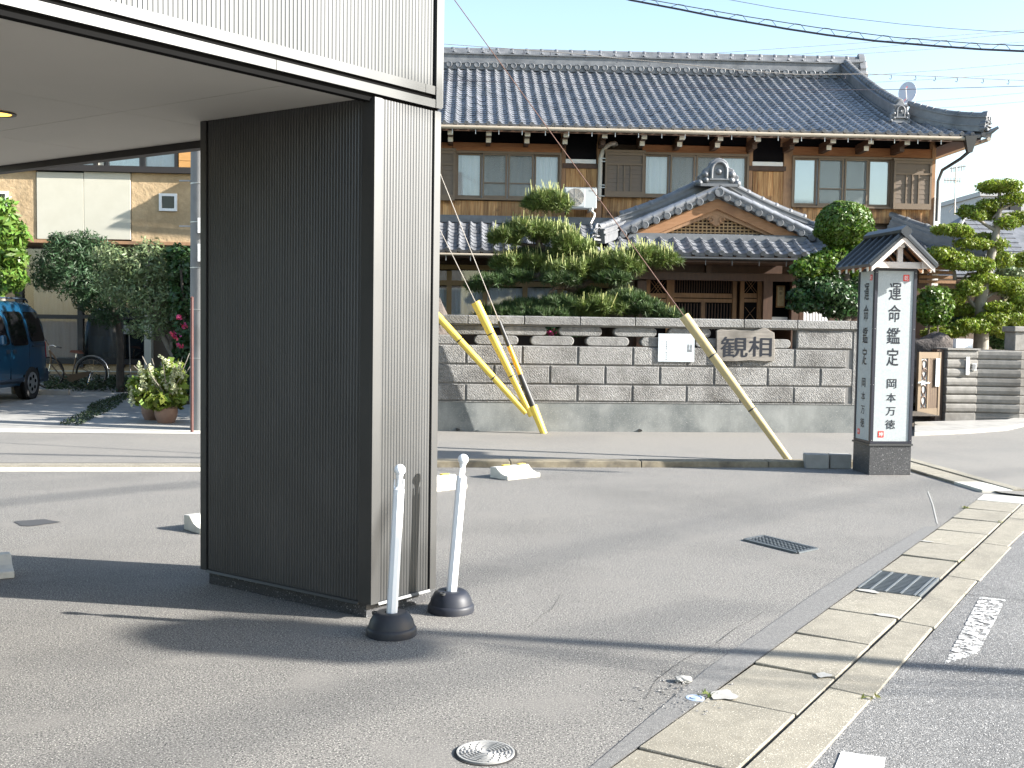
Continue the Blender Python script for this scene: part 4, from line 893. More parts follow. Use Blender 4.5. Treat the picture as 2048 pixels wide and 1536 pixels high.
# right hip slope below the gable, and the gable wall
b = MB(HF); b.hexa([(ac-.16,ME-.04,ze-.1),(ac-.16,ME-2*run,ze-.1),(ac-1.26,ME-2*run+1.1,ze-.1+1.1*.47),(ac-1.26,ME-1.14,ze-.1+1.1*.47)],[(ac-.10,ME-.1,ze+.03),(ac-.10,ME-2*run,ze+.03),(ac-1.2,ME-2*run+1.1,ze+.03+1.1*.47),(ac-1.2,ME-1.2,ze+.03+1.1*.47)]); b.build('hip_slope', M['tile_i'], mr)
b = MB(HF); b.prism([(ac-1.5,ME-1.2,ze+.4),(ac-1.5,ME-2*run+1.2,ze+.4),(ac-1.5,ME-run,zr_-.15)], (.06,0,0)); b.build('gable_wall', M['brown_wall'], mr)
c0 = int(-7.3/TW); c1 = int(ac/TW)
tile_field(mr, HF, ME, ze, SLP, (c0, c1+1), RN, 2, main_clip, curve=.10, vis=HF.px(862, 250, ME)[0])
# ridge
def stack(fr, pts, layers, nm, m, par, nrm=(0,0,1)):
    """Layers (half thickness across, height from, height to) swept along pts (frame coords)."""
    W = [fr.w(*q) for q in pts]; b = MB()
    for hw_, h0, h1 in layers:
        base = len(b.v)
        for i, q in enumerate(W):
            t = (W[min(i+1,len(W)-1)]-W[max(i-1,0)]).normalized(); s = t.cross(Vector((0,0,1))).normalized(); u = s.cross(t).normalized()
            for x, h in ((-hw_,h0),(hw_,h0),(hw_,h1),(-hw_,h1)): b.v.append(q+s*x+u*h)
        for i in range(len(W)-1):
            for k in range(4): k2 = (k+1)%4; b.f.append((base+i*4+k, base+i*4+k2, base+i*4+4+k2, base+i*4+4+k))
        b.f.append((base,base+1,base+2,base+3)); e = base+4*(len(W)-1); b.f.append((e,e+1,e+2,e+3))
    return b.build(nm, M[m], par)
def cap_row(fr, p0, p1, r, L, nm, m, par, lift=0):
    """Half round cap tiles laid end to end with raised collars."""
    a, c = fr.w(*p0), fr.w(*p1); d = (c-a); n = max(1, round(d.length/L)); t = d.normalized(); l = d.length/n
    bb = MB(); bb.lathe([(r*.93,0),(r*.93,l*.80),(r*1.0,l*.81),(r*1.08,l*.84),(r*1.08,l*.97),(r,l)], (0,0,0), 12, (1,0,0)); me = bb.mesh(nm, M[m], smooth=40)
    q = t.to_track_quat('X', 'Z').to_euler()
    for i in range(n): link(nm, me, par, a+t*l*i, q)
    return n
rn = ME-run+.02; gx = ac-1.1
rd = stack(HF, [(-7.4,rn,zr_),(gx-.6,rn,zr_),(gx,rn,zr_+.05)], [(.16,-.05,.09),(.19,.09,.12),(.15,.12,.31),(.19,.31,.34)], 'main_ridge', 'ridge', mr)
k0 = int(HF.px(850,150,rn)[0]/.225)
db = MB(); db.lathe([(.072,0),(.072,-.05),(.06,-.055),(.055,-.045),(0,-.045)], (0,0,0), 14, (0,1,0)); dm = db.mesh('ridge_disc', M['ridge'], smooth=40)
for k in range(k0-2, int((gx-.1)/.225)+1): link('ridge_disc', dm, rd, HF.w(k*.225, rn+.15, zr_+.055), (0,0,HF.yaw))
wm = MB(); n = 8; wm.add([(.36*i/n, -.18, .37-.06*math.sin(math.pi*i/n)-.0) for i in range(n+1)]+[(.36*i/n, -.14, .43) for i in range(n+1)]+[(.36*i/n, .14, .43) for i in range(n+1)], [(i,i+1,n+2+i,n+1+i) for i in range(n)]+[(n+1+i,n+2+i,2*n+3+i,2*n+2+i) for i in range(n)]); wme = wm.mesh('wave_tile', M['ridge'])
k = 0
while -6.2+k*.36 < gx-.2: link('wave_tile', wme, rd, HF.w(-6.2+k*.36, rn, zr_+.0), (0,0,HF.yaw)); k += 1
cap_row(HF, (-6.2,rn,zr_+.43), (gx,rn,zr_+.46), .075, .36, 'ridge_cap', 'ridge', rd)
def onigawara(fr, a, n, z, w, h, par, yaw=0, dep=.12):
    """Ornamental end tile: stepped silhouette with a central arch and scrolls."""
    f2 = Fr(*fr.w(a, n, 0)[:2], math.degrees(fr.yaw)+yaw); pr = [(-.5,0),(-.52,.12),(-.44,.22),(-.47,.34),(-.36,.46),(-.34,.6),(-.22,.68),(-.2,.84),(-.1,.96),(0,1)]
    pr = pr+[(-x, y) for x, y in pr[::-1][1:]]
    b = MB(f2); b.prism([(x*w, 0, z+y*h) for x, y in pr], (0,-dep,0)) if False else None
    ps = [f2.w(x*w, 0, z+y*h) for x, y in pr]; b = MB(); b.prism(ps, -f2.n*dep); o = b.build('end_ornament', M['ridge'], par, bevel=.012*w/.6)
    b = MB(f2); r = .17*w; b.tube([(-r,.02,z+.26*h),(-r,.03,z+.55*h)]+[(-r*math.cos(t),.03,z+.55*h+r*1.1*math.sin(t)) for t in np.linspace(.3,math.pi-.3,7)]+[(r,.03,z+.55*h),(r,.02,z+.26*h)], .035*w, 8); b.build('arch_moulding', M['ridge'], o, smooth=50)
    for x, y, rr in ((0,.5,.062),(-.3,.4,.07),(.3,.4,.07),(-.29,.2,.06),(.29,.2,.06),(-.43,.09,.06),(.43,.09,.06)):
        b = MB(f2); R0 = rr*w; b.lathe([(R0*1.25,-.01),(R0*1.2,.015),(R0*.8,.035),(0,.05)], (x*w,.0,z+y*h), 12, f2.n); b.build('boss', M['ridge'], o, smooth=50)
    b = MB(f2); b.box(-.42*w,.42*w,.0,.045,z-.03*h,z+.07*h); b.box(-.22*w,.22*w,.0,.04,z+.2*h,z+.26*h); b.build('base_moulding', M['ridge'], o)
    return o
onigawara(HF, gx+.04, rn, zr_+.0, .5, .60, rd, 90, .16)
# descending ridge on the gable side, its end ornament, and the corner hip ridge
def sweep(pairs, fr): return [(a, n, z) for a, n, z in pairs]
kx = ac-1.55; dr = []
for i in range(9): t = i/8; d = run-(run-.98)*t; dr.append((kx, ME-d, ze+d*.47+.05-.10*math.sin(math.pi*t*.9)))
kr = stack(HF, dr, [(.15,-.05,.06),(.17,.06,.09),(.13,.09,.28),(.16,.28,.31)], 'descending_ridge', 'ridge', mr)
for p, q in zip(dr, dr[1:]): cap_row(HF, (p[0],p[1],p[2]+.36), (q[0],q[1],q[2]+.36), .09, .16, 'ridge_cap', 'ridge', kr)
onigawara(HF, kx, dr[-1][1]+.08, dr[-1][2]-.08, .48, .48, kr, 0, .1)
hp = [(ac-1.25+1.2*t, ME-1.22+1.2*t, ze+(1.2*.47)*(1-t)+.02+.10*t*t-.05*math.sin(math.pi*t)) for t in np.linspace(0,1,7)]
hr = stack(HF, hp, [(.15,-.05,.06),(.17,.06,.08),(.12,.08,.24),(.15,.24,.27)], 'hip_ridge', 'ridge', mr)
for p, q in zip(hp, hp[1:]): cap_row(HF, (p[0],p[1],p[2]+.30), (q[0],q[1],q[2]+.30), .07, .2, 'ridge_cap', 'ridge', hr)
onigawara(HF, hp[-1][0]+.02, hp[-1][1]+.02, hp[-1][2]-.02, .34, .42, hr, 45, .12)
b = MB(HF); b.tube([(ac-.2,ME-.15,ze+.02),(ac,ME+.02,ze+.06),(ac+.14,ME+.12,ze+.16)], [.07,.06,.03], 8); b.build('corner_tile', M['tile'], mr, smooth=50)
# eaves: soffit, rafters with painted ends, gutter
b = MB(HF); b.hexa([(-7.2,-.1,ze+.22),(ac-.2,-.1,ze+.22),(ac-.2,ME-.04,ze-.115),(-7.2,ME-.04,ze-.115)],[(-7.2,-.1,ze+.25),(ac-.2,-.1,ze+.25),(ac-.2,ME-.04,ze-.095),(-7.2,ME-.04,ze-.095)]); b.build('eave_boarding', M['beam'], mr)
b = MB(HF); b.box(WE,ac-.17,-7,ME-.05,ze-.12,ze-.1); b.build('eave_boarding', M['dark_wood'], mr)
for u in (826, 901, 977.5, 1054.5, 1131, 1207.5, 1286, 1361, 1437, 1512, 1587, 1661, 1736, 1808):
    a = HF.px(u, 262, .6)[0]; t0, t1 = ME-.16, ME-.42
    b = MB(HF); b.box(a-.055,a+.055,0,t0,ze-.20,ze-.10); b.box(a-.05,a+.05,0,t1,ze-.30,ze-.205); rr = b.build('bracket_beam', M['dark_wood'], mr)
    b = MB(HF); b.box(a-.056,a+.056,t0,t0+.012,ze-.201,ze-.099); b.build('beam_end', M['pale_end'], rr)
    if u not in (1207.5, 1512, 1587, 1808): b = MB(HF); b.box(a-.051,a+.051,t1,t1+.012,ze-.301,ze-.204); b.build('beam_end', M['pale_end'], rr)
gt_ = [(-7.2,ME+.05,ze-.075),(ac-.35,ME+.05,ze-.08)]
b = MB(HF); b.tube(gt_, .042, 10); b.tube([(ac-.02,ME+.05,ze-.08),(ac-.02,-6,ze-.08)], .042, 10); b.build('gutter', M['gutter'], mr, smooth=50)
b = MB(HF); b.hexa([(ac-.47,ME-.02,ze-.36),(ac-.37,ME-.02,ze-.36),(ac-.37,ME+.07,ze-.36),(ac-.47,ME+.07,ze-.36)],[(ac-.56,ME-.04,ze-.03),(ac-.3,ME-.04,ze-.03),(ac-.3,ME+.13,ze-.03),(ac-.56,ME+.13,ze-.03)]); b.build('rainwater_head', M['trim'], mr)
k = 0
while True:
    u = 858+k*46.6; k += 1
    if u > 1910: break
    a = HF.px(u, 262, ME+.05)[0]; b = MB(HF); b.bar((a,ME+.045,ze-.21),(a,ME+.045,ze-.05),.014,.01,(0,1,0)); b.build('gutter_hanger', M['bracket'], mr)
b = MB(HF); wa = WE-.02; b.tube([(ac-.42,ME+.02,ze-.34),(ac-.5,ME-.2,ze-.46),(wa+.12,.16,ze-.62),(wa+.06,.1,ze-.85),(wa+.06,.1,4.0)], .035, 8); b.build('downpipe', M['trim'], hs, smooth=50)
b = MB(HF); b.box(wa+.02,wa+.16,-.1,.05,2.6,hpx(1870,395)[1]); b.build('white_pipe_cover', M['white'], hs)
# side wall visible edge
R(1862.5, 290, 1869, 455, -3, -.141, 'side_wall', 'wood')
# ---- lower roof, left of the porch
LE = 1.72; lz = HF.px(1000, 503, LE)[1]; LS = math.atan(.46); LR = 8
lrun = LR*TL*math.cos(LS); lt = lz+lrun*math.tan(LS); aL, aR = -7.0, HF.px(1235, 470, 1)[0]
lr_ = deck(HF, [(aL,LE-.03,lz-.03),(aR,LE-.03,lz-.03),(aR,0,lz-.03+(LE-.03)*.46),(aL,0,lz-.03+(LE-.03)*.46)], .06, 'lower_roof', 'dark_wood', hs)
tile_field(lr_, HF, LE, lz, LS, (int(-6.9/.232), int(aR/.232)), LR, LR, None, exp=TL, pitch=.232, vis=HF.px(862, 480, 1)[0])
b = MB(HF); zz = HF.px(1000, 441, .1)[1]; b.box(aL,aR+.3,-.02,.16,zz-.06,zz+.05); b.box(aL,aR+.3,-.02,.12,zz+.05,zz+.10); b.build('head_flashing', M['ridge'], lr_)
b = MB(HF); b.tube([(aL,LE+.05,lz-.075),(aR-.1,LE+.05,lz-.08)], .03, 8); b.build('gutter', M['gutter'], lr_, smooth=50)
for u in (892, 941, 990, 1040): a = HF.px(u, 512, LE+.05)[0]; b = MB(HF); b.bar((a,LE+.045,lz-.2),(a,LE+.045,lz-.05),.012,.01,(0,1,0)); b.build('gutter_hanger', M['bracket'], lr_)
b = MB(HF); b.box(aL,aR,.9,LE-.05,lz-.13,lz-.1); b.build('eave_boarding', M['dark_wood'], lr_)
# ground floor under it
GN = .75; GFm = Fr(*HF.w(0,GN,0)[:2], 2.5)
def RG(u0, v0, u1, v1, n0, n1, nm, m, par=None): return R(u0, v0, u1, v1, n0, n1, nm, m, par, 0, GFm)
b = MB(HF); b.box(-7.0,-.02,.2,.55,.2,3.4); b.build('ground_floor_wall', M['dark_wood'], hs)
RG(840, 514, 1240, 531, -.1, .0, 'dark_lintel', 'dark_wood')
RG(840, 531.5, 1240, 541, -.1, .03, 'timber_rail', 'tan_wood'); RG(840, 563, 1240, 573, -.1, .025, 'timber_rail', 'tan_wood')
for u in (840, 898, 970, 1050, 1120, 1180): RG(u-5, 541.5, u+5, 650, -.1, .03, 'timber_mullion', 'tan_wood')
for i, (p, q) in enumerate(((845,893),(903,965),(975,1045),(1055,1115),(1125,1175))):
    w = RG(p-.5, 541.2, q+.5, 562.8, -.05, -.045, 'pane', 'glass'); RG(p-.5, 573.2, q+.5, 650, -.05, -.045, 'pane', 'glass')
    a0, a1, z0, z1 = GFm.rect(p-3, 576, q+3, 655, -.09); curtain(GFm, a0, a1, -.10, z0, z1, .12, .012, 'curtain', hs, i+40)
    a0, a1, z0, z1 = GFm.rect(p-3, 541, q+3, 562, -.09); curtain(GFm, a0, a1, -.12, z0, z1, .2, .004, 'ac_grille', hs, i+60)
# ---- air conditioner on the lower roof, its pipe
a0, a1, z0, z1 = HF.rect(1129, 374, 1194, 416, .55); aw = a1-a0
acu = thing('air_conditioner', 'white outdoor air conditioner unit fixed on the house wall over the lower roof', 'air conditioner', tuple(HF.w((a0+a1)/2,.4,z0)))
b = MB(HF); b.box(a0,a1,.2,.52,z0,z1); b.build('casing', M['ac'], acu, bevel=.012)
b = MB(HF); b.box(a0+.03,a0+aw*.63,.521,.53,z0+.03,z1-.03); b.build('grille_panel', M['ac'], acu, bevel=.004)
cx_, cz_ = a0+aw*.335, (z0+z1)/2+.005
b = MB(HF); b.lathe([(.19,0),(.19,.004),(0,.004)], (cx_,.531,cz_), 28, HF.n); b.build('fan_opening', M['ac_grille'], acu)
b = MB(HF)
for r in np.linspace(.03,.185,9):
    b.tube([(cx_+r*math.cos(t),.538,cz_+r*math.sin(t)) for t in np.linspace(0,2*math.pi,25)], .0035, 4, False)
for t in np.linspace(0, math.pi*2, 9)[:-1]: b.tube([(cx_,.541,cz_),(cx_+.188*math.cos(t),.541,cz_+.188*math.sin(t))], .004, 4)
b.build('fan_guard', M['lag'], acu)
text('National', 'brand_lettering', None, None, HF, a0+aw*.75, .522, z1-.085, aw*.15, .032).build('brand_lettering', M['print'], acu)
b = MB(HF); b.box(a0+.05,a0+.1,.0,.5,z0-.05,z0); b.box(a1-.15,a1-.1,.0,.5,z0-.05,z0); b.build('wall_bracket', M['bracket'], acu)
pp = [HF.px(u, v, .07) for u, v in ((1229,287),(1222,288),(1213,293),(1205,304),(1201,318),(1200,350),(1199,385),(1197,402))]
b = MB(HF); b.tube([(pp[0][0]+.05,-.05,pp[0][1])]+[(a,.09,z) for a, z in pp], .05, 8); o = b.build('pipe_cover', M['lag'], acu, smooth=60)
b = MB(HF); h = HF.px(1228, 287, .1); b.lathe([(.07,-.02),(.065,.05),(.03,.08)], (h[0],.0,h[1]), 10, HF.n); b.build('pipe_sleeve', M['gutter'], acu, smooth=50)
for v in (318, 324, 371, 376, 393): a, z = HF.px(1206, v, .05); b = MB(HF); b.box(a-.08,a+.05,.02,.15,z-.008,z+.008); b.build('pipe_clip', M['bracket'], acu)
pp = [HF.px(u, v, .5) for u, v in ((1185,417),(1183,424),(1187,429),(1185,437),(1180,445),(1176,452))]
b = MB(HF); b.tube([(a,.5+.1*i,z) for i, (a, z) in enumerate(pp)], .022, 6); b.build('drain_hose', M['lag'], acu, smooth=60)
# ---- gabled porch
PX = AY(1433, 480, 20.0).x; PF = Fr(PX, 20.0, 2.5)
ppx = lambda u, v, n=0: PF.px(u, v, n)
za = ppx(1433, 388)[1]; zf = ppx(1240, 470)[1]; hwp = 1.76; SK = .72         # apex, foot, half width, skirt reach
zk0 = ppx(1433, 481, .05)[1]; zk1 = ppx(1433, 508, SK)[1]; KS = math.atan2(zk0-zk1, SK-.05)
pr = deck(PF, [(-2.25,SK-.03,zk1-.03),(2.3,SK-.03,zk1-.03),(1.9,.0,zk0-.03),(-1.9,.0,zk0-.03)], .05, 'porch_roof', 'dark_wood', hs)
PTW = .243; ptm, pte = tile_mesh(PTW, .215, 'roof_tile', M['tile']), tile_mesh(PTW, .215, 'eave_tile', M['tile'], True)
KR = 4; ex = (SK-.02)/math.cos(KS)/KR
tile_field(pr, PF, SK, zk1, KS, (0, 19), KR, KR, lambda a, d: -2.28+d*.55 < a < 2.25-d*.55, exp=ex, pitch=PTW, msh=(ptm, pte), aend=-2.26)
# main slopes of the porch running back to the house
for s in (-1, 1):
    b = MB(PF); b.hexa([(0,-.05,za-.1),(s*hwp*1.28,-.05,zf-.16),(s*hwp*1.28,-4.2,zf-.16),(0,-4.2,za-.1)],[(0,-.05,za-.02),(s*hwp*1.28,-.05,zf-.08),(s*hwp*1.28,-4.2,zf-.08),(0,-4.2,za-.02)]); b.build('porch_slope', M['tile_i'], pr)
    # verge: half round tiles following the gable edge, discs facing out
    t_ = math.atan2(za-zf, hwp); L = math.hypot(hwp, za-zf); n = 9
    for i in range(n):
        f = (i+.75)/n; c = (s*hwp*f, .10, za-(za-zf)*f-.01)
        b = MB(PF); b.lathe([(.067,-.05),(.067,.02)], c, 14, PF.n); b.lathe([(.067,.02),(.05,.024),(.047,-.02),(0,-.02)], c, 14, PF.n); b.build('verge_disc', M['ridge'], pr, smooth=50)
        f0 = (i+.05)/n; d0 = (s*hwp*f0, .07, za-(za-zf)*f0+.10); d1_ = (s*hwp*(i+1.02)/n, .07, za-(za-zf)*(i+1.02)/n+.085)
        b = MB(PF); b.tube([d0, d1_], [.062,.068], 10); b.build('verge_tile', M['tile'], pr, smooth=50)
        b = MB(PF); b.hexa([(s*hwp*f0,.09,za-(za-zf)*f0-.03),(s*hwp*(i+1)/n,.09,za-(za-zf)*(i+1)/n-.03),(s*hwp*(i+1)/n,-.2,za-(za-zf)*(i+1)/n-.03),(s*hwp*f0,-.2,za-(za-zf)*f0-.03)],[(s*hwp*f0,.1,za-(za-zf)*f0+.06),(s*hwp*(i+1)/n,.1,za-(za-zf)*(i+1)/n+.06),(s*hwp*(i+1)/n,-.2,za-(za-zf)*(i+1)/n+.06),(s*hwp*f0,-.2,za-(za-zf)*f0+.06)]); b.build('verge_apron', M['tile'], pr)
    # descending ridge set back from the verge, sweeping out to the skirt corner
    pts = [(s*(.12+(hwp*.97-.12)*t), -.32, za+.16-(za-zf)*(.12+(hwp*.97-.12)*t)/hwp-.045*math.sin(math.pi*t)) for t in np.linspace(0,1,7)]
    e0 = pts[-1]; pts2 = [(e0[0]+s*.52*t, e0[1]+.90*t, e0[2]-.30*t+.05*t*t) for t in np.linspace(0,1,5)]
    rg = stack(PF, pts, [(.15,-.12,.0),(.17,0,.03),(.145,.03,.085),(.165,.085,.11),(.14,.11,.16),(.16,.16,.185)], 'descending_ridge', 'ridge', pr)
    for p, q in zip(pts, pts[1:]): cap_row(PF, (p[0],p[1],p[2]+.21), (q[0],q[1],q[2]+.21), .07, .3, 'ridge_cap', 'ridge', rg)
    r2 = stack(PF, pts2, [(.13,-.14,.0),(.15,0,.03),(.12,.03,.09),(.14,.09,.115)], 'hip_ridge', 'ridge', pr)
    for p, q in zip(pts2, pts2[1:]): cap_row(PF, (p[0],p[1],p[2]+.14), (q[0],q[1],q[2]+.14), .065, .22, 'ridge_cap', 'ridge', r2)
    onigawara(PF, pts2[-1][0], pts2[-1][1]+.02, pts2[-1][2]-.08, .28, .3, r2, -s*35, .08)
    # bargeboards and inner frame
    w1, w2 = .16, .085
    b = MB(PF); b.hexa([(0,-.0,za-.10-w1*1.05),(s*1.64,0,zf-.06-w1*.9),(s*1.64,-.05,zf-.06-w1*.9),(0,-.05,za-.10-w1*1.05)],[(0,0,za-.085),(s*1.64,0,zf+.0),(s*1.64,-.05,zf+.0),(0,-.05,za-.085)]); b.build('bargeboard', M['hafu'], pr)
    b = MB(PF); z = za-.10-w1*1.06
    b.hexa([(0,-.05,z-w2),(s*1.35,-.05,zf-.12),(s*1.35,-.12,zf-.12),(0,-.12,z-w2)],[(0,-.05,z+.02),(s*1.5,-.05,zf-.06),(s*1.5,-.12,zf-.06),(0,-.12,z+.02)]); b.build('inner_frame', M['post'], pr)
b = MB(PF); b.lathe([(.085,-.05),(.085,.03),(.068,.032),(.065,.02),(0,.02)], (0,.12,za+.02), 16, PF.n); b.build('verge_disc', M['ridge'], pr, smooth=50)
b = MB(PF); b.prism([(-1.3,-.2,zf-.12),(1.3,-.2,zf-.12),(0,-.2,za-.3)], (0,-.03,0)); b.build('gable_backing', M['dark_wood'], pr)
zl0 = ppx(1433, 467)[1]; zl1 = za-.40; wl = lambda z: 1.02*(zl1+.06-z)/(zl1-zl0)
for i in range(27):
    a = -1.0+2.0*i/26; t = zl1+.06-abs(a)/1.02*(zl1-zl0)
    if t > zl0+.01: MB(PF).box(a-.012,a+.012,-.15,-.13,zl0,t).build('lattice_bar', M['tan_wood'], pr)
for i in range(7): z = zl0+.015+i*.058; w = wl(z); b = MB(PF); (b.box(-w,w,-.135,-.118,z,z+.022), b.build('lattice_rail', M['tan_wood'], pr)) if w > .1 else None
gz = za-.30; out = [(0,.02),(.10,-.01),(.2,-.05),(.24,-.13),(.18,-.15),(.2,-.19),(.13,-.2),(.10,-.26),(.05,-.3),(0,-.33)]; out = out+[(-x, y) for x, y in out[::-1][1:-1]]
b = MB(); b.prism([PF.w(x*.95,-.06,gz+y*.85) for x, y in out], -PF.n*.05); gy = b.build('gable_pendant', M['post'], pr, bevel=.012)
for s in (-1, 1): b = MB(PF); b.tube([(s*.1+.045*math.cos(t)*s,-.05,gz-.16+.045*math.sin(t)) for t in np.linspace(0,5.4,12)], .014, 6); b.build('carved_scroll', M['post'], gy, smooth=60)
b = MB(PF); b.box(-1.62,1.66,-.12,.10,zk0-.01,zk0+.055); b.box(-1.6,1.64,-.12,.07,zk0+.056,zk0+.09); b.box(-1.58,1.62,-.12,.03,zk0+.091,zk0+.115); b.build('skirt_flashing', M['ridge'], pr)
onigawara(PF, 0, .06, za+.14, .80, .50, pr, 0, .18)
for s in (-1, 1):
    b = MB(PF); b.hexa([(0,-.08,za+.07),(s*.40,-.08,za-.12),(s*.40,.1,za-.12),(0,.1,za+.07)],[(0,-.08,za+.16),(s*.42,-.08,za-.03),(s*.42,.12,za-.03),(0,.12,za+.16)]); b.build('ornament_base', M['ridge'], pr)
rdg = stack(PF, [(0,-.1,za+.02),(0,-4.2,za+.02)], [(.15,-.05,.04),(.17,.04,.07),(.12,.07,.3),(.15,.3,.33)], 'porch_ridge', 'ridge', pr)
b = MB(PF); b.box(-2.15,2.2,-.1,SK-.06,zk1-.14,zk1-.11); b.build('eave_boarding', M['dark_wood'], pr)
b = MB(PF); b.tube([(-2.1,SK+.05,zk1-.08),(2.2,SK+.05,zk1-.08)], .028, 8); b.build('gutter', M['trim'], pr, smooth=50)
for u in (1355, 1410, 1463, 1517, 1571): a = ppx(u, 520, SK)[0]; b = MB(PF); b.bar((a,SK+.05,zk1-.2),(a,SK+.05,zk1-.06),.012,.01,(0,1,0)); b.build('gutter_hanger', M['trim'], pr)
def RP(u0, v0, u1, v1, n0, n1, nm, m, par=None): return R(u0, v0, u1, v1, n0, n1, nm, m, par, 0, PF)
RP(1240, 546, 1640, 561, -.14, .0, 'porch_beam', 'dark_wood'); RP(1240, 525, 1640, 545.5, -.3, -.2, 'porch_transom', 'dark_wood')
for u, w in ((1283,9),(1535,9),(1590,7),(1418,5)): RP(u-w, 514 if w == 5 else 561.3, u+w, 546 if w == 5 else 700, -.14, -.01, 'porch_post', 'dark_wood')
b = MB(PF); b.box(-1.45,1.5,-1.5,-1.4,.2,3.0); b.box(-1.52,-1.45,-4,-.15,.2,3.0); b.box(1.5,1.57,-4,-.15,.2,3.0); b.build('entrance_wall', M['dark_wood'], hs)
b = MB(PF); b.box(-1.6,1.6,-1.4,.3,.1,.32); b.build('entrance_step', M['conc'], hs)
# entrance screen: framed doors with lattice
dn = -.75
def RD(u0, v0, u1, v1, d0, d1_, nm, m, par=None): return R(u0, v0, u1, v1, dn+d0, dn+d1_, nm, m, par, 0, PF)
dr_ = RD(1294, 560, 1340, 700, -.03, -.02, 'entrance_door', 'navy')
for (p, q) in ((1294,1338),(1342,1470),(1482,1520)):
    for u in (p+1.5, q-1.5): RD(u-4, 558, u+4, 700, -.01, .05, 'door_stile', 'post')
    for v, h in ((591,4.5),(601,3.5)): RD(p+6, v-h, q-6, v+h, -.01, .045, 'door_rail', 'post')
    RD(p+5, 560, q-5, 700, -.02, -.012, 'pane', 'navy')
for k in range(24): u = 1350+k*4.9; RD(u-.9, 560, u+.9, 586, -.01, .012, 'vertical_slat', 'dark_wood')
for k in range(20): u = 1352+k*6; RD(u-.9, 607, u+.9, 660, -.01, .012, 'vertical_slat', 'dark_wood')
RD(1402, 604, 1410, 660, -.01, .04, 'door_stile', 'post')
for p, q in ((1299,1333),(1487,1515)):
    a0, a1, z0, z1 = PF.rect(p, 561, q, 586, dn)
    for (zz0, zz1) in ((z0, z1), (z0-.55, z1-.5)):
        b = MB(PF); n = 5
        for i in range(-n, n+1):
            for s in (1, -1):
                x = a0+(a1-a0)*(i/n); pts = [(x, dn+.01, zz0), (x+s*(zz1-zz0)*.8, dn+.01, zz1)]
                if a0 <= pts[0][0] <= a1 and a0 <= pts[1][0] <= a1: b.bar(*pts, .008, .006, (0,1,0))
        if b.v: b.build('diamond_lattice', M['post'], hs)
RP(1543, 545, 1577, 640, -.5, -.45, 'niche_back', 'navy'); RP(1541, 634, 1575, 642, -.45, -.2, 'white_sill', 'white')
a0, a1, z0, z1 = PF.rect(1553, 571, 1570, 615, -.3); pq = thing('hanging_plaque', 'narrow tan plaque with gold brush writing hung in the dark porch', 'plaque', tuple(PF.w(a0,-.3,z0)))
b = MB(PF); b.box(a0,a1,-.33,-.30,z0,z1); b.build('board', M['tan_wood'], pq, bevel=.004); b = MB(PF); b.box(a0+.022,a1-.022,-.3,-.296,z0+.03,z1-.03); b.build('gilt_face', mat('gilt_face', (.5,.4,.22), (.6,.5,.3), 20), pq)
merge([text(ch, 't', None, None, PF, a0+.045, -.294, z1-.09-i*.085, .06, .06) for i, ch in enumerate('岡本')]).build('brush_writing', M['print'], pq)
for k in range(8): RP(1608+k*6.2, 578, 1612.5+k*6.2, 645, -.9, -.88, 'pale_slat', 'curtain')
RP(1600, 515, 1680, 650, -1.2, -1.1, 'side_panel', 'dark_wood')
# ---- lower roof right of the porch, with a corner hip ridge
QE = 1.45; qz = HF.px(1800, 518, QE)[1]; QA = HF.px(1978, 515, QE)[0]; QS = math.atan(.46); QR = 7
q0 = HF.px(1640, 480, 1)[0]
qr = deck(HF, [(q0,QE-.03,qz-.03),(QA-.05,QE-.03,qz-.03),(QA-1.45,.02,qz-.03+1.4*.46),(q0,.02,qz-.03+1.4*.46)], .05, 'side_roof', 'dark_wood', hs)
b = MB(HF); b.hexa([(QA-.05,QE-.05,qz-.1),(QA-.05,-5,qz-.1),(QA-1.45,-5,qz+.5),(QA-1.45,-.0,qz+.5)],[(QA-.04,QE-.06,qz-.0),(QA-.04,-5,qz-.0),(QA-1.44,-5,qz+.62),(QA-1.44,0,qz+.62)]); b.build('hip_slope', M['tile_i'], qr)
tile_field(qr, HF, QE, qz, QS, (int(q0/TW)+1, int(QA/TW)+1), QR, QR, lambda a, d: a < QA-.16-d*1.0, exp=TL*1.02)
hp = [(QA-1.52+1.5*t, -.06+1.5*t, qz+.70*(1-t)+.03-.06*math.sin(math.pi*t)) for t in np.linspace(0,1,6)]
hr = stack(HF, hp, [(.16,-.05,.07),(.18,.07,.10),(.15,.10,.19),(.17,.19,.22),(.13,.22,.3)], 'hip_ridge', 'ridge', qr)
for p, q in zip(hp, hp[1:]): cap_row(HF, (p[0],p[1],p[2]+.33), (q[0],q[1],q[2]+.33), .085, .38, 'ridge_cap', 'ridge', hr)
b = MB(HF); b.box(q0,WE,-.02,.14,qz+.62,qz+.72); b.build('head_flashing', M['ridge'], qr)
onigawara(HF, HF.px(1702,478,.9)[0], .95, qz+.22, .42, .36, qr, 30, .2)
b = MB(HF); b.box(q0,QA-.9,QE-1.0,QE-.9,.2,qz-.05); b.box(QA-1.0,QA-.9,-5,QE-1.0,.2,qz-.05); b.build('side_extension_wall', M['dark_wood'], hs)
for i in range(4): R(1838, 532+i*9.5, 1912, 538+i*9.5, QE-.9, QE-.87, 'wall_batten', 'post')

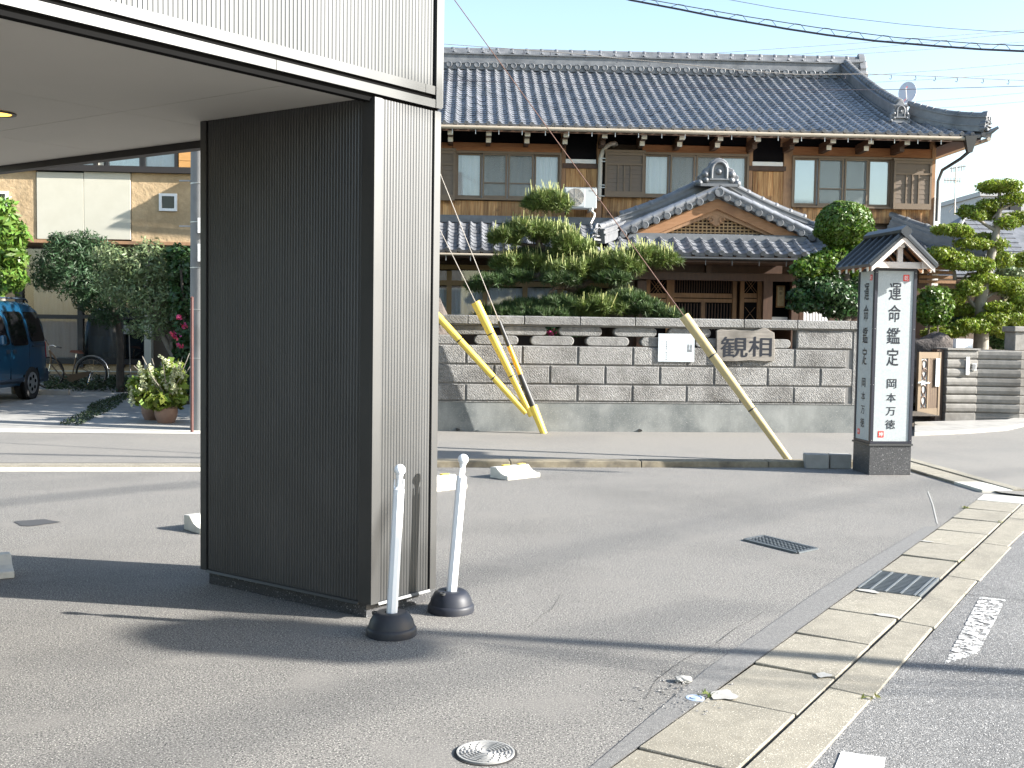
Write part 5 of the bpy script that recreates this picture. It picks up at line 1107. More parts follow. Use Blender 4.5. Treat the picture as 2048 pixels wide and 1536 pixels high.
# ================================================================== FAR HOUSES AND ROOF GEAR
FH = Fr(12.6, 33.0, 4); fh = thing('tiled_far_house', 'grey tiled hip roofed house seen beyond the right end of the timber house', 'house', (12.6,33,0))
fz = FH.px(1950, 551)[1]; fl, frr = FH.px(1858, 540)[0], FH.px(2330, 540)[0]; ft = FH.px(1960, 424, -3.2)[1]
b = MB(FH); b.box(fl+.5,frr-.5,-6,-.5,0,fz); b.build('wall', M['brown_wall'], fh)
b = MB(FH); P0 = [(fl,0,fz),(frr,0,fz),(frr,-7.5,fz),(fl,-7.5,fz)]; T0 = [(fl+2.9,-3.6,ft-.02),(frr-2.9,-3.6,ft-.02),(frr-2.9,-3.7,ft-.02),(fl+2.9,-3.7,ft-.02)]
b.hexa(P0, T0); rf_ = b.build('roof', M['slate'], fh)
rows_ = 14; b0 = MB(); Lr_ = math.hypot(3.6, ft-fz); ls = Lr_/rows_; b0.hexa([(.005,0,0),(.335,0,0),(.335,ls*1.06,0),(.005,ls*1.06,0)],[(.005,0,.035),(.335,0,.035),(.335,ls*1.06,.01),(.005,ls*1.06,.01)]); sm = b0.mesh('slate', M['slate'])
sa = math.atan2(ft-fz, 3.6)
for r in range(rows_):
    d = (r*ls)*math.cos(sa); a = fl+d*2.9/3.6+.05+(r % 2)*.17
    while a < min(frr-d*2.9/3.6, FH.px(2090, 480)[0]): link('slate', sm, rf_, FH.w(a, -d, fz+r*ls*math.sin(sa)+.01), (sa,0,FH.yaw)); a += .34
b = MB(FH); b.tube([(fl,0,fz+.04),(fl+2.9,-3.6,ft+.04),(frr-2.9,-3.6,ft+.04)], .09, 8); b.build('ridge_tile', M['slate'], fh, smooth=50)
b = MB(FH); b.tube([(fl,.06,fz-.05),(frr,.06,fz-.05)], .06, 8); b.build('gutter', M['trim'], fh, smooth=50)
b = MB(FH); b.box(fl+.1,frr-.1,-.6,-.05,fz-.2,fz-.12); b.build('eave_board', M['brown_wall'], fh)
a0, a1, z0, z1 = FH.rect(2004, 585, 2090, 640, -.45); b = MB(FH); b.box(a0,a1,-.5,-.44,z0,z1); w = b.build('window', M['sash_d'], fh); b = MB(FH); b.box(a0+.06,a1-.06,-.44,-.43,z0+.06,z1-.06); b.build('pane', M['glass_b'], w); b = MB(FH); b.box(a0+.3,a0+.5,-.43,-.42,z0+.06,z1-.06); b.build('curtain', M['curtain'], w)
b = MB(FH); a0, a1, z0, z1 = FH.rect(1985, 579, 2100, 582, -.1); b.tube([(a0,.1,z0),(a1,.1,z0)], .03, 6); b.build('laundry_pole', M['bracket'], fh)
# grey block of flats further off
bb = thing('grey_flats', 'plain grey block with a small rooftop tank far behind the pruned tree', 'building', (26,62,0)); p, q = AY(1962, 392, 62), AY(2037, 392, 62)
b = MB(); b.box(p.x,q.x+6,62,70,0,p.z); b.build('wall', M['grey_wall'], bb); b = MB(); b.box(p.x-.1,q.x+6.1,61.9,70.1,p.z,p.z+.25); b.build('parapet', M['grey_wall'], bb)
r_ = AY(2034, 385, 64); b = MB(); b.lathe([(.45,0),(.45,.5),(.3,.75),(0,.8)], (r_.x, 64, p.z+.25), 14); b.build('rooftop_tank', M['dish'], bb, smooth=40)
for k in range(3): w = AY(1985+k*22, 425, 61.9); b = MB(); b.box(w.x-.35,w.x+.35,61.88,61.95,w.z-.7,w.z+.5); b.build('window', M['sash_d'], bb)
# television aerial
ap = AY(1909, 420, 33.5); an = thing('television_aerial', 'thin rooftop television aerial on a mast above the grey tiled roof', 'aerial', (ap.x, 33.5, ap.z))
def ln(b, u0, v0, u1, v1, r=.018, y=33.5): b.tube([AY(u0,v0,y), AY(u1,v1,y)], r, 5); return b
ln(MB(), 1909, 430, 1912, 334, .022).build('mast', M['wire'], an)
b = ln(MB(), 1900, 337, 1932, 332); [ln(b, 1903+5*k, 339-k*.8-5, 1903+5*k, 339-k*.8+6, .012) for k in range(6)]; b.build('upper_boom', M['wire'], an)
b = ln(MB(), 1888, 360, 1921, 362); [ln(b, 1890+6*k, 355, 1890+6*k, 367, .012) for k in range(6)]; b.build('lower_boom', M['wire'], an)
b = ln(MB(), 1909, 408, 1898, 424, .012); ln(b, 1909, 408, 1920, 424, .012); b.build('stay_wires', M['wire'], an)
# satellite dish
dp = AY(1815, 186, 25.5); dt = thing('satellite_dish', 'pale satellite dish on the right end of the big tiled roof', 'satellite dish', tuple(dp))
ax = Vector((-.42,-.85,.32)).normalized(); prof = [(.0,.0)]+[(r, .55*r*r) for r in np.linspace(.04,.27,7)]+[(.275,.03)]
b = MB(); bq = MB(); bq.lathe(prof, (0,0,0), 28, (0,0,1)); mt = Matrix.Translation(dp)@ax.to_track_quat('Z','Y').to_matrix().to_4x4()@Matrix.Diagonal((.72,1,1,1)); b.v = [mt@q for q in bq.v]; b.f = bq.f; b.build('dish', M['dish'], dt, smooth=50)
b = MB(); b.tube([dp-ax*.02, dp-ax*.12+Vector((0,0,-.1)), dp+Vector((0.02,.15,-.62))], .025, 8); b.build('mount_pole', M['bracket'], dt, smooth=50); b = MB(); b.tube([dp-Vector((0,0,.26))+ax*.02, dp+ax*.36-Vector((0,0,.06))], .012, 6); b.build('feed_arm', M['bracket'], dt)
for u, v, k in ((1812, 175, 1), (1809, 200, .7)):
    q = AY(u, v, 25.3); b = MB(); b.prism([q+Vector((-.02*k,0,-.05*k)), q+Vector((.03*k,0,.04*k)), q+Vector((.035*k,0,.01*k))], (0,.012,0)); b.build('dish_mark', M['red'], dt)
# ================================================================== GATE AND ITS WALLS
GW = Fr(*G(1890, 841).xy, 6)
gpx = lambda u, v, n=0: GW.px(u, v, n)
gw = thing('gate_wall', 'grey rounded block wall beside the gate with corner pillar', 'wall', tuple(GW.o))
aw0, awm, aw1 = 0, gpx(1954, 780)[0], gpx(2031, 780)[0]; zgt = gpx(1930, 700)[1]
NC = 8
vs_ = [840.5, 825, 806.5, 789, 772, 754.5, 736.5, 718, 700]
zs = [gpx(1930, v)[1] for v in vs_]; zs[0] = -.02
def course(a0, a1, n0, z0, z1, dep, i, flat):
    b = MB(GW); e = .02; z1 -= .006; h = z1-z0
    if flat: b.box(a0,a1,n0-dep,n0-.012,z0,z1)
    else:
        pr_ = [(0,z0),(e,z0+h*.12),(e+.01,z0+h*.5),(e,z0+h*.88),(0,z1)]; P_ = [(a0,n0-.02+x,z) for x, z in pr_]+[(a0,n0-dep,z1),(a0,n0-dep,z0)]; b.prism(P_, (a1-a0,0,0))
    return b.build('wall_block', M['block'], gw, bevel=.01)
for i in range(NC):
    course(aw0, awm-.003, 0, zs[i], zs[i+1], .5, i, i == 0)
    b = MB(GW); h = zs[i+1]-zs[i]-.006; z0 = zs[i]; e = .0 if i == 0 else .02
    n1 = .16                                             # this section leans towards the road
    pr_ = [(0,z0),(e,z0+h*.12),(e+.008,z0+h*.5),(e,z0+h*.88),(0,z0+h)]
    b.add([(awm,-.03+x,z) for x, z in pr_]+[(aw1,-.03+n1+x,z) for x, z in pr_]+[(aw1,-.35,z0),(aw1,-.35,z0+h),(awm,-.4,z0),(awm,-.4,z0+h)],
          [(k,k+1,6+k,5+k) for k in range(4)]+[(4,13,11,9),(0,5,10,12),(5,6,7,8,9,11,10),(12,10,11,13),(0,1,2,3,4,13,12)]); b.build('wall_block', M['block'], gw)
b = MB(GW); b.box(aw0-.01,awm+.03,-.5,.03,zs[-1],zs[-1]+.03); b.build('coping', M['block'], gw)
for i in range(NC):                                       # return wall running back from the corner, facing right
    b = MB(GW); b.box(aw1+.003,aw1+.22+(.015 if i else 0),-4.5,.13,zs[i],zs[i+1]-.008); b.build('wall_block', M['block'], gw, bevel=.01)
a0, a1, z0, z1 = GW.rect(2030, 664, 2054, 700, .1); b = MB(GW); b.box(a0,a1,-.25,.1,zs[-1]+.001,z1); b.build('gate_post', M['block'], gw, bevel=.01); b = MB(GW); b.box(a0-.04,a1+.04,-.29,.14,z1,z1+.10); b.build('post_cap', M['block'], gw, bevel=.015)
a0, a1, z0, z1 = GW.rect(1912, 678, 1946, 699, -.1); o = MB(GW).box(a0,a1,-.22,-.1,zs[-1]+.031,z1).build('lamp_box', M['plastic_w'], None, tuple(GW.w(a0,-.1,zs[-1])), bevel=.01); tag(o, 'plain white box on top of the grey gate wall', 'box')
a0, a1, z0, z1 = GW.rect(1932, 714, 1939, 750, .03); o = MB(GW).box(a0,a1,.012,.035,z0,z1).build('nameplate', M['white'], None, tuple(GW.w(a0,.03,z0)), bevel=.004); tag(o, 'narrow white vertical nameplate on the grey gate wall', 'nameplate')
a0, a1, z0, z1 = GW.rect(1945, 727, 1953, 741, .03); ic = thing('door_intercom', 'small grey intercom in a white frame beside the narrow nameplate', 'intercom', tuple(GW.w(a0,.03,z0))); MB(GW).box(a0,a1,.012,.03,z0,z1).build('white_frame', M['white'], ic, bevel=.004); MB(GW).box(a0,a1-.02,.03,.045,z0+.02,z1-.01).build('speaker_panel', M['ac_grille'], ic)
# the open gate leaf
gl = AY(1837, 835, 18.9); GL = Fr(gl.x, gl.y, 22); lp = lambda u, v, n=0: GL.px(u, v, n)
gt = thing('garden_gate', 'bronze metal gate leaf with slatted panel standing open by the block wall', 'gate', tuple(GL.o))
ga, gb = lp(1836, 770)[0], lp(1881, 770)[0]; gz0, gz1 = lp(1845, 832)[1], lp(1850, 704)[1]
for a0, a1, nm in ((ga,ga+.07,'gate_stile'),(gb-.05,gb,'gate_stile')): MB(GL).box(a0,a1,-.05,.0,gz0,gz1).build(nm, M['gate_m'], gt, bevel=.004)
MB(GL).box(ga+.071,gb-.051,-.045,-.005,gz1-.11,gz1-.002).build('gate_rail', M['gate_m'], gt); MB(GL).box(ga+.071,gb-.051,-.045,-.005,gz0+.002,gz0+.13).build('gate_rail', M['gate_m'], gt)
am = ga+.07+(gb-ga)*.28; MB(GL).box(am,am+.03,-.045,-.003,gz0+.131,gz1-.111).build('gate_stile', M['gate_m'], gt)
n = 9
for i in range(n): a = am+.035+(gb-.055-am-.035)*i/n; MB(GL).box(a,a+(gb-.055-am)/n*.6,-.035,-.012,gz0+.131,gz1-.111).build('gate_slat', M['gate_m'] if i % 2 else M['gate_d'], gt)
MB(GL).box(ga+.071,am-.001,-.03,-.025,gz0+.131,gz1-.111).build('infill', M['ac'], gt)
for zc_ in (gz0+.24, (gz0+gz1)/2-.12, (gz0+gz1)/2+.17, gz1-.24):
    b = MB(GL); c_ = (ga+.071+am)/2
    for s in (-1, 1): b.tube([(c_+s*.05*math.sin(t*1.3),-.015,zc_+.1*math.cos(t)) for t in np.linspace(0,math.pi,10)], .012, 5)
    b.build('scroll_ornament', M['gate_d'], gt, smooth=60)
b = MB(GL); zc_ = (gz0+gz1)/2+.02; b.box(ga-.02,ga+.09,.0,.03,zc_-.015,zc_+.02); b.tube([(ga+.02,.05,zc_),(ga+.2,.05,zc_)], .014, 8); b.build('lever_handle', M['bracket'], gt)
a0, a1, z0, z1 = GL.rect(1873.5, 717, 1881, 773, .04); sp_ = thing('vertical_notice', 'narrow pale green vertical notice fixed on the gate edge', 'notice', tuple(GL.w(a0,.03,z0))); MB(GL).box(a0,a1,.005,.02,z0,z1).build('plate', M['notice'], sp_)
merge([text(ch, 't', None, None, GL, a0+(a1-a0)*.25, .0215, z1-.07-i*.062, (a1-a0)*.5, .045) for i, ch in enumerate('運命鑑定相談')]).build('lettering', M['print_l'], sp_)
MB(GW).box(-.14,-.012,-.3,-.1,-.02,gz1+.03).build('gate_jamb', M['gate_d'], gt)
# apron in front of the gate
b = MB(); P_ = [G(1828, 851), G(2012, 846), G(2046, 838), G(2052, 853), G(2012, 862), G(1935, 868), G(1828, 873)]
b.prism([Vector((q.x,q.y,-.02)) for q in P_], (0,0,.085)); o = b.build('gate_apron', M['conc'], None, (0,0,0), bevel=.01); o['kind'] = 'structure'

# ================================================================== LEFT: STUCCO HOUSE
LF = Fr(-8.0, 23.5, 4.0)
st = thing('stucco_house', 'tan stucco house with cream panels and a dark eave, upper storey overhanging its glazed front', 'house', (-8.0,23.5,0))
def RL(u0, v0, u1, v1, n0, n1, nm, m, par=None, bev=0): return R(u0, v0, u1, v1, n0, n1, nm, m, par or st, bev, LF)
a0, a1 = LF.px(-260, 400)[0], LF.px(560, 400)[0]
zlo, zhi = LF.px(200, 481)[1], LF.px(200, 344)[1]
MB(LF).box(a0,LF.px(72.5,400)[0],-.4,.0,zlo,zhi).build('stucco_wall', M['stucco'], st)
MB(LF).box(LF.px(263,400)[0],a1,-.4,.0,zlo,zhi).build('stucco_wall', M['stucco'], st)
MB(LF).box(LF.px(73,400)[0],LF.px(262.5,400)[0],-.4,-.06,zlo,zhi).build('panel_backing', M['black'], st)
for u0, u1 in ((73.5,167),(168,261)): RL(u0, 344.5, u1, 478.5, -.06, .02, 'cream_panel', 'cream_wall', None, .004)
MB(LF).box(a0,a1,-6,.03,zlo-.07,zlo-.002).build('overhang_soffit', M['post'], st); MB(LF).box(a0,a1,-6,-.41,zlo-.001,zhi).build('storey_core', M['black'], st)
MB(LF).box(a0,a1,-6,.10,zhi+.001,zhi+.13).build('eave_band', M['dark_band'], st)
for u0, v0, u1, v1 in ((318,387,354,422),(-28,382,16,425)):
    aa, ab, z0, z1 = LF.rect(u0,v0,u1,v1,.03); s = .055; b = MB(LF); b.box(aa,ab,-.02,.04,z0,z0+s); b.box(aa,ab,-.02,.04,z1-s,z1); b.box(aa,aa+s,-.02,.04,z0+s,z1-s); b.box(ab-s,ab,-.02,.04,z0+s,z1-s); w = b.build('window', M['white'], st); MB(LF).box(aa+s,ab-s,.001,.008,z0+s,z1-s).build('pane', M['glass_car'], w)
# upper windows behind the balcony, siding
u2 = -1.0; z2, z3 = zhi+.14, zhi+2.6
MB(LF).box(a0,a1,u2-5,u2-.2,z2,z3).build('upper_storey', M['black'], st)
for u0, u1, m in ((60,122,'glass_b'),(128,190,'glass'),(215,282,'glass_b'),(288,352,'glass')):
    aa, ab = LF.px(u0,320,u2)[0], LF.px(u1,320,u2)[0]; w = MB(LF).box(aa-.04,aa+.03,u2-.1,u2+.03,z2,z3).build('window', M['sash_d'], st); MB(LF).box(ab-.03,ab+.04,u2-.1,u2+.03,z2,z3).build('sash', M['sash_d'], w); MB(LF).box(aa+.03,ab-.03,u2-.02,u2-.01,z2,z3).build('pane', M[m], w); curtain(LF, aa, ab, u2-.1, z2, z3, .2, .02, 'curtain', w, u0)
aa, ab = LF.px(196,320,u2)[0], LF.px(208,320,u2)[0]; MB(LF).box(aa,ab,u2-.1,u2,z2,z3).build('white_reveal', M['cream_wall'], st)
for i in range(9): h = (z3-z2)/9; MB(LF).box(LF.px(358,320,u2)[0],a1,u2-.1,u2+.02,z2+i*h+.008,z2+(i+1)*h).build('siding_board', M['orange_clad'], st)
MB(LF).box(a0-.4,a1+.4,-7,.6,z3,z3+.2).build('roof', M['slate'], st)
# glazed ground floor
LG = -1.05
def RLG(u0, v0, u1, v1, n0, n1, nm, m, par=None): return R(u0, v0, u1, v1, LG+n0, LG+n1, nm, m, par or st, 0, LF)
gz_ = DZ(24.5)
MB(LF).box(a0,a1,LG-.6,LG-.5,gz_-.1,zlo-.08).build('ground_floor_room', M['room'], st)
RLG(-260, 480, 30, 760, -.2, .0, 'stucco_wall', 'stucco')
for u, w in ((38,7),(160,5),(243,5),(300,5)): RLG(u-w, 478, u+w, 735, -.08, .05, 'window_mullion', 'sash_d')
RLG(30, 630, 290, 637, -.08, .045, 'window_transom', 'sash_d'); RLG(30, 717, 290, 728, -.1, .06, 'window_sill', 'sash_d'); RLG(30, 476, 400, 488, -.1, .06, 'window_head', 'sash_d')
RLG(30, 728.3, 290, 748, -.3, .0, 'base_wall', 'stucco'); RLG(30, 741, 290, 743.5, .001, .02, 'base_trim', 'cream_wall'); RLG(30, 748.5, 400, 800, -.35, -.05, 'base_wall', 'conc')
for u0, u1 in ((46,154),(166,237),(249,286)):
    for v0, v1 in ((489,629.5),(637.5,716.5)): RLG(u0, v0, u1, v1, -.03, -.02, 'pane', 'glass')
aa, ab, z0, z1 = LF.rect(60, 500, 158, 716, LG); curtain(LF, aa, ab, LG-.25, gz_+.3, zlo-.1, .25, .02, 'curtain_d', st, 71)
aa, ab, z0, z1 = LF.rect(168, 500, 236, 716, LG); curtain(LF, aa, ab, LG-.28, gz_+.3, zlo-.1, .25, .02, 'ac_grille', st, 72)
RLG(288, 480, 302, 740, -.1, .30, 'pale_pilaster', 'cream_wall'); RLG(302.5, 480, 420, 760, -.3, .1, 'dark_entry', 'brown_wall')
b = MB(LF); b.box(LF.px(242,760)[0],LF.px(266,760)[0],-.75,-.45,gz_-.05,gz_+.16); b.build('pale_step', M['cream_wall'], st)
# ================================================================== UTILITY POLE, RED PIPE, SIGNPOST
pb = G(402, 862); pb.y = 15.95; pb.x = (402-1024)/F*15.95
up = thing('utility_pole', 'grey concrete utility pole rising past the dark pillar edge', 'utility pole', (pb.x,pb.y,0))
b = MB(); b.tube([(pb.x,pb.y,-.05),(pb.x,pb.y,4),(pb.x-.05,pb.y,11.8)], [.165,.15,.11], 20); b.build('shaft', M['pole'], up, smooth=60)
for z in (1.05,1.75,2.35,3.0,3.55,4.05): b = MB(); b.tube([(pb.x,pb.y,z),(pb.x,pb.y,z+.012)], .168-.003*z, 20); b.build('steel_band', M['bracket'], up, smooth=60)
for z, s in ((2.95,-1),(3.6,-1)): b = MB(); b.tube([(pb.x-.14,pb.y,z),(pb.x-.32,pb.y,z)], .012, 6); b.build('step_bolt', M['bracket'], up)
for v0, v1 in ((436,466),(488,523)): p, q = AY(397, v0, 15.78), AY(397, v1, 15.78); b = MB(); b.box(p.x,p.x+.2,15.74,15.785,q.z,p.z); b.build('pole_label', M['white'], up)
b = MB(); b.box(pb.x-.9,pb.x+.9,pb.y-.05,pb.y+.05,10.9,11.0); b.build('crossarm', M['bracket'], up)
p, q = AY(384, 855, 15.6), AY(384, 598, 15.6); b = MB(); b.tube([(p.x,15.6,0),(q.x,15.6,q.z)], .022, 10); b.lathe([(.024,0),(.025,.02),(.0,.04)], (q.x,15.6,q.z), 10); o = b.build('drain_pole', M['rust_post'], None, (p.x,15.6,0), smooth=50); tag(o, 'thin rust red upright pipe standing against the utility pole', 'pipe')
yy = 21.4; p, q = AY(262, 752, yy), AY(258, 668, yy); sp_ = thing('garden_signpost', 'small pale plate on a thin stake in the shaded front garden', 'sign', (p.x,yy,DZ(yy)))
b = MB(); b.tube([(p.x,yy,DZ(yy)),(q.x,yy,q.z+.1)], .011, 6); b.build('stake', M['wire'], sp_); p, q = AY(248, 668, yy), AY(267, 651, yy); b = MB(); b.box(p.x,q.x,yy-.02,yy-.012,p.z,q.z); b.build('plate', M['conc'], sp_); b = MB(); b.box(p.x+.03,q.x-.03,yy-.0215,yy-.0205,(p.z+q.z)/2-.005,(p.z+q.z)/2+.005); b.build('line_of_print', M['print_l'], sp_)

# ================================================================== THE BLUE VAN
vy, vx = 20.05, -8.78                                        # rear axle, right hand (visible) side
van = thing('blue_van', 'glossy blue compact van backed into the shaded driveway, its side windows tinted', 'van', (vx-.8,vy,DZ(vy)))
vz = DZ(20.05)+.0; CXv = vx-.83
# stations along the length: y offset from the rear axle (rear positive), half widths and heights
stn = [(-3.25,.50,.62,.70,.74),(-3.15,.66,.60,.82,.84),(-2.75,.78,.72,.92,1.0),(-2.2,.82,.76,1.0,1.08),(-1.75,.83,.70,1.03,1.40),(-1.3,.83,.66,1.04,1.70),(-.8,.83,.65,1.04,1.79),(.0,.83,.65,1.03,1.80),(.45,.82,.65,1.03,1.78),(.68,.80,.64,1.02,1.70),(.78,.77,.60,1.0,1.45),(.82,.74,.58,.85,1.05)]
b = MB(); rings = []
for y, w, wr, zb, zt_ in stn:
    ring = [(w-.06,.27),(w,.36),(w+.012,.62),(w,zb),((w+wr)/2+.03,(zb+zt_)/2),(wr,zt_-.09),(wr-.09,zt_-.02),(wr*.5,zt_)]
    ring = ring+[(-x, z) for x, z in ring[::-1]]; rings.append([(CXv+x, vy+y, vz+z) for x, z in ring])
k = len(rings[0]); b.add([q for r in rings for q in r], [(i*k+j, i*k+(j+1)%k, (i+1)*k+(j+1)%k, (i+1)*k+j) for i in range(len(rings)-1) for j in range(k)]+[tuple(range(k))[::-1], tuple((len(rings)-1)*k+j for j in range(k))])
body = b.build('body', M['paint_car'], van, smooth=40)
def side_x(y, z):                                          # x of the visible side at a point
    for s0, s1 in zip(stn, stn[1:]):
        if s0[0] <= y <= s1[0]:
            t = (y-s0[0])/(s1[0]-s0[0]); w, wr, zb, zt_ = [s0[i]+(s1[i]-s0[i])*t for i in (1,2,3,4)]; break
    else: _, w, wr, zb, zt_ = stn[-1]
    zm_ = (zb+zt_)/2; xm = (w+wr)/2+.03
    if z < .62: x = w+.012
    elif z < zb: x = w+.012-(.012)*(z-.62)/(zb-.62)
    elif z < zm_: x = w+(xm-w)*(z-zb)/(zm_-zb)
    else: x = xm+(wr-xm)*(z-zm_)/(zt_-.09-zm_)
    return CXv+x
def side_patch(poly, off, nm, m, th=.012):
    """Polygon (y, z) laid on the curved side, a little proud of it."""
    yc, zc_ = sum(p[0] for p in poly)/len(poly), sum(p[1] for p in poly)/len(poly); n = len(poly)
    vs = [(side_x(y, z)+off, vy+y, vz+z) for y, z in poly]+[(side_x(y, z)-.03, vy+y, vz+z) for y, z in poly]+[(side_x(yc, zc_)+off, vy+yc, vz+zc_)]
    b = MB(); b.add(vs, [(i, (i+1)%n, 2*n) for i in range(n)]+[(i, (i+1)%n, n+(i+1)%n, n+i) for i in range(n)]); return b.build(nm, M[m], van, smooth=30)
def rrect(y0, y1, z0, z1, sl=0, r=.07):
    P_ = []
    for cy, cz, t0 in ((y1-r, z1-r, 0), (y0+r, z1-r, 90), (y0+r, z0+r, 180), (y1-r, z0+r, 270)):
        for t in (0, 30, 60, 90): a = R_(t0+t); P_.append((cy+r*math.cos(a)+sl*(cz+r*math.sin(a)-z0), cz+r*math.sin(a)))
    return P_
side_patch(rrect(-1.62,-.88,1.02,1.56,-.22), .034, 'front_side_window', 'glass_car')
side_patch(rrect(-.78,-.16,1.0,1.60,-.06), .034, 'middle_side_window', 'glass_car'); side_patch(rrect(.0,.60,1.06,1.60,-.13), .034, 'rear_side_window', 'glass_car')
side_patch([(-3.0,.30),(.8,.30),(.79,.46),(-3.0,.46)], .03, 'sill_trim', 'trim_car')
side_patch(rrect(.05,.6,.965,1.01,0,.02), .03, 'sliding_rail', 'trim_car'); side_patch([(-.83,.40),(-.82,.40),(-.82,1.62),(-.83,1.62)], .004, 'door_seam', 'black'); side_patch([(-.07,.40),(-.06,.40),(-.06,1.62),(-.07,1.62)], .004, 'door_seam', 'black')
side_patch(rrect(-.98,-.86,.86,.93,0,.025), .022, 'door_handle', 'trim_car'); side_patch(rrect(-.74,-.62,.86,.93,0,.025), .022, 'door_handle', 'trim_car')
side_patch(rrect(.72,.80,.75,1.05,0,.03), .01, 'tail_lamp', 'lamp_red')
b = MB(); sx_ = side_x(-1.45, 1.05); b.hexa([(sx_-.02,vy-1.50,vz+1.0),(sx_+.2,vy-1.50,vz+1.02),(sx_+.2,vy-1.34,vz+1.02),(sx_-.02,vy-1.38,vz+1.0)],[(sx_-.02,vy-1.50,vz+1.12),(sx_+.19,vy-1.50,vz+1.2),(sx_+.19,vy-1.36,vz+1.2),(sx_-.02,vy-1.40,vz+1.1)]); b.build('door_mirror', M['paint_car'], van, bevel=.025)
for yo in (0, -2.58):
    for s in (1, -1):
        xs = CXv+s*.80; b = MB(); b.lathe([(.36,.0),(.36,.055)], (xs-s*.02, vy+yo, vz+.33), 28, (s,0,0)); ar = b.build('wheel_arch', M['black'], van)
        b = MB(); b.lathe([(.17,-.18),(.28,-.18),(.305,-.15),(.308,-.02),(.29,.04),(.2,.045),(.19,.03)], (xs+s*.015, vy+yo, vz+.31), 32, (s,0,0)); wh = b.build('wheel', M['tyre'], van, smooth=40)
        b = MB(); b.lathe([(.2,.03),(.195,.048),(.17,.04),(.06,.045),(0,.05)], (xs+s*.015, vy+yo, vz+.31), 28, (s,0,0)); b.build('hubcap', M['alloy'], wh, smooth=40)
        b = MB()
        for k in range(6): a = k*math.pi/3+.3; c_ = Vector((xs+s*.062, vy+yo+.118*math.cos(a), vz+.31+.118*math.sin(a))); b.lathe([(.036,0),(.034,.004),(0,.004)], c_, 8, (s,0,0))
        b.build('hub_slots', M['black'], wh)
b = MB(); b.box(CXv-.6,CXv+.6,vy+.80,vy+.84,vz+1.05,vz+1.5); b.build('rear_window', M['glass_car'], van)
b = MB(); b.box(CXv-.78,CXv+.78,vy+.70,vy+.90,vz+.30,vz+.55); b.build('rear_bumper', M['trim_car'], van, bevel=.03)
for s in (-1, 1): b = MB(); b.tube([(CXv+s*.6,vy-1.2,vz+1.78),(CXv+s*.6,vy-1.1,vz+1.84),(CXv+s*.6,vy+.3,vz+1.84),(CXv+s*.6,vy+.4,vz+1.78)], .016, 6); b.build('roof_rail', M['trim_car'], van, smooth=60)

# ================================================================== THE BICYCLE
by = 22.35; bz = DZ(by)
bp = lambda u, v, dy=0: AY(u, v, by+dy)
rw, fw = bp(183, 747), bp(97, 753); wr = .325; rw.z = fw.z = bz+wr
bk = thing('bicycle', 'brown step through bicycle with a leather saddle parked behind the van', 'bicycle', (rw.x,by,bz))
for nm, c in (('rear_wheel', rw), ('front_wheel', fw)):
    b = MB(); b.tube([(c.x+(wr-.014)*math.cos(t),by,c.z+(wr-.014)*math.sin(t)) for t in np.linspace(0,2*math.pi,37)], .017, 7, False); w = b.build(nm, M['tyre'], bk, smooth=60)
    b = MB(); b.tube([(c.x+(wr-.036)*math.cos(t),by,c.z+(wr-.036)*math.sin(t)) for t in np.linspace(0,2*math.pi,37)], .009, 6, False); b.build('rim', M['chrome'], w, smooth=60)
    b = MB()
    for t in np.linspace(0,2*math.pi,19)[:-1]: b.tube([(c.x,by+.03*(-1)**int(t*9),c.z),(c.x+(wr-.04)*math.cos(t),by,c.z+(wr-.04)*math.sin(t))], .0022, 3)
    b.lathe([(.02,-.04),(.02,.04)], c, 10, (0,1,0)); b.build('spokes', M['chrome'], w)
b = MB(); b.tube([(rw.x+(wr+.03)*math.cos(t),by,rw.z+(wr+.03)*math.sin(t)) for t in np.linspace(-.25,2.9,22)], .016, 6); b.build('mudguard', M['alloy'], bk, smooth=60)
bb_, hd0, hd1, st0, st1 = bp(143, 757), bp(102, 718), bp(99, 700), bp(143, 750), bp(152, 715)
b = MB(); b.tube([hd1,bp(108,712),bp(122,735),bp(130,748),bb_], .018, 8); b.tube([bp(101,728),bp(118,748),bp(128,757),bb_], .014, 8); b.tube([hd1,hd0,bp(101,728)], .02, 8); b.tube([bb_,st1], .016, 8); b.tube([bb_,rw], .011, 6); b.tube([bp(149,730),rw], .009, 6); b.build('frame', M['bike'], bk, smooth=60)
b = MB(); b.tube([bp(101,728),fw], .012, 6); b.build('fork', M['chrome'], bk, smooth=60)
b = MB(); b.tube([hd1,bp(98,692),bp(106,690),bp(112,693,-.22),bp(120,695,-.3)], .011, 6); b.tube([bp(98,692),bp(93,684,.2),bp(90,680,.28)], .011, 6); b.build('handlebar', M['chrome'], bk, smooth=60)
b = MB(); b.tube([bp(114,693.5,-.25),bp(122,695.5,-.32)], .017, 8); b.tube([bp(92,682,.24),bp(88,676,.32)], .017, 8); b.build('grip', M['blackp'], bk, smooth=60)
b = MB(); b.tube([st1,bp(153,708)], .013, 8); b.build('seat_post', M['chrome'], bk)
s0, s1 = bp(140, 703.5), bp(166, 704); b = MB(); b.add([(s0.x,by-.03,s0.z-.01),(s0.x,by+.03,s0.z-.01),(s1.x-.06,by+.09,s1.z-.03),(s1.x,by+.07,s1.z-.035),(s1.x,by-.07,s1.z-.035),(s1.x-.06,by-.09,s1.z-.03),(s0.x+.02,by,s0.z+.035),(s1.x-.03,by,s1.z+.03)], [(0,1,6),(1,2,7,6),(2,3,7),(3,4,7),(4,5,7),(5,0,6,7),(0,5,4,3,2,1)]); b.build('saddle', M['brown_leather'], bk, smooth=60)
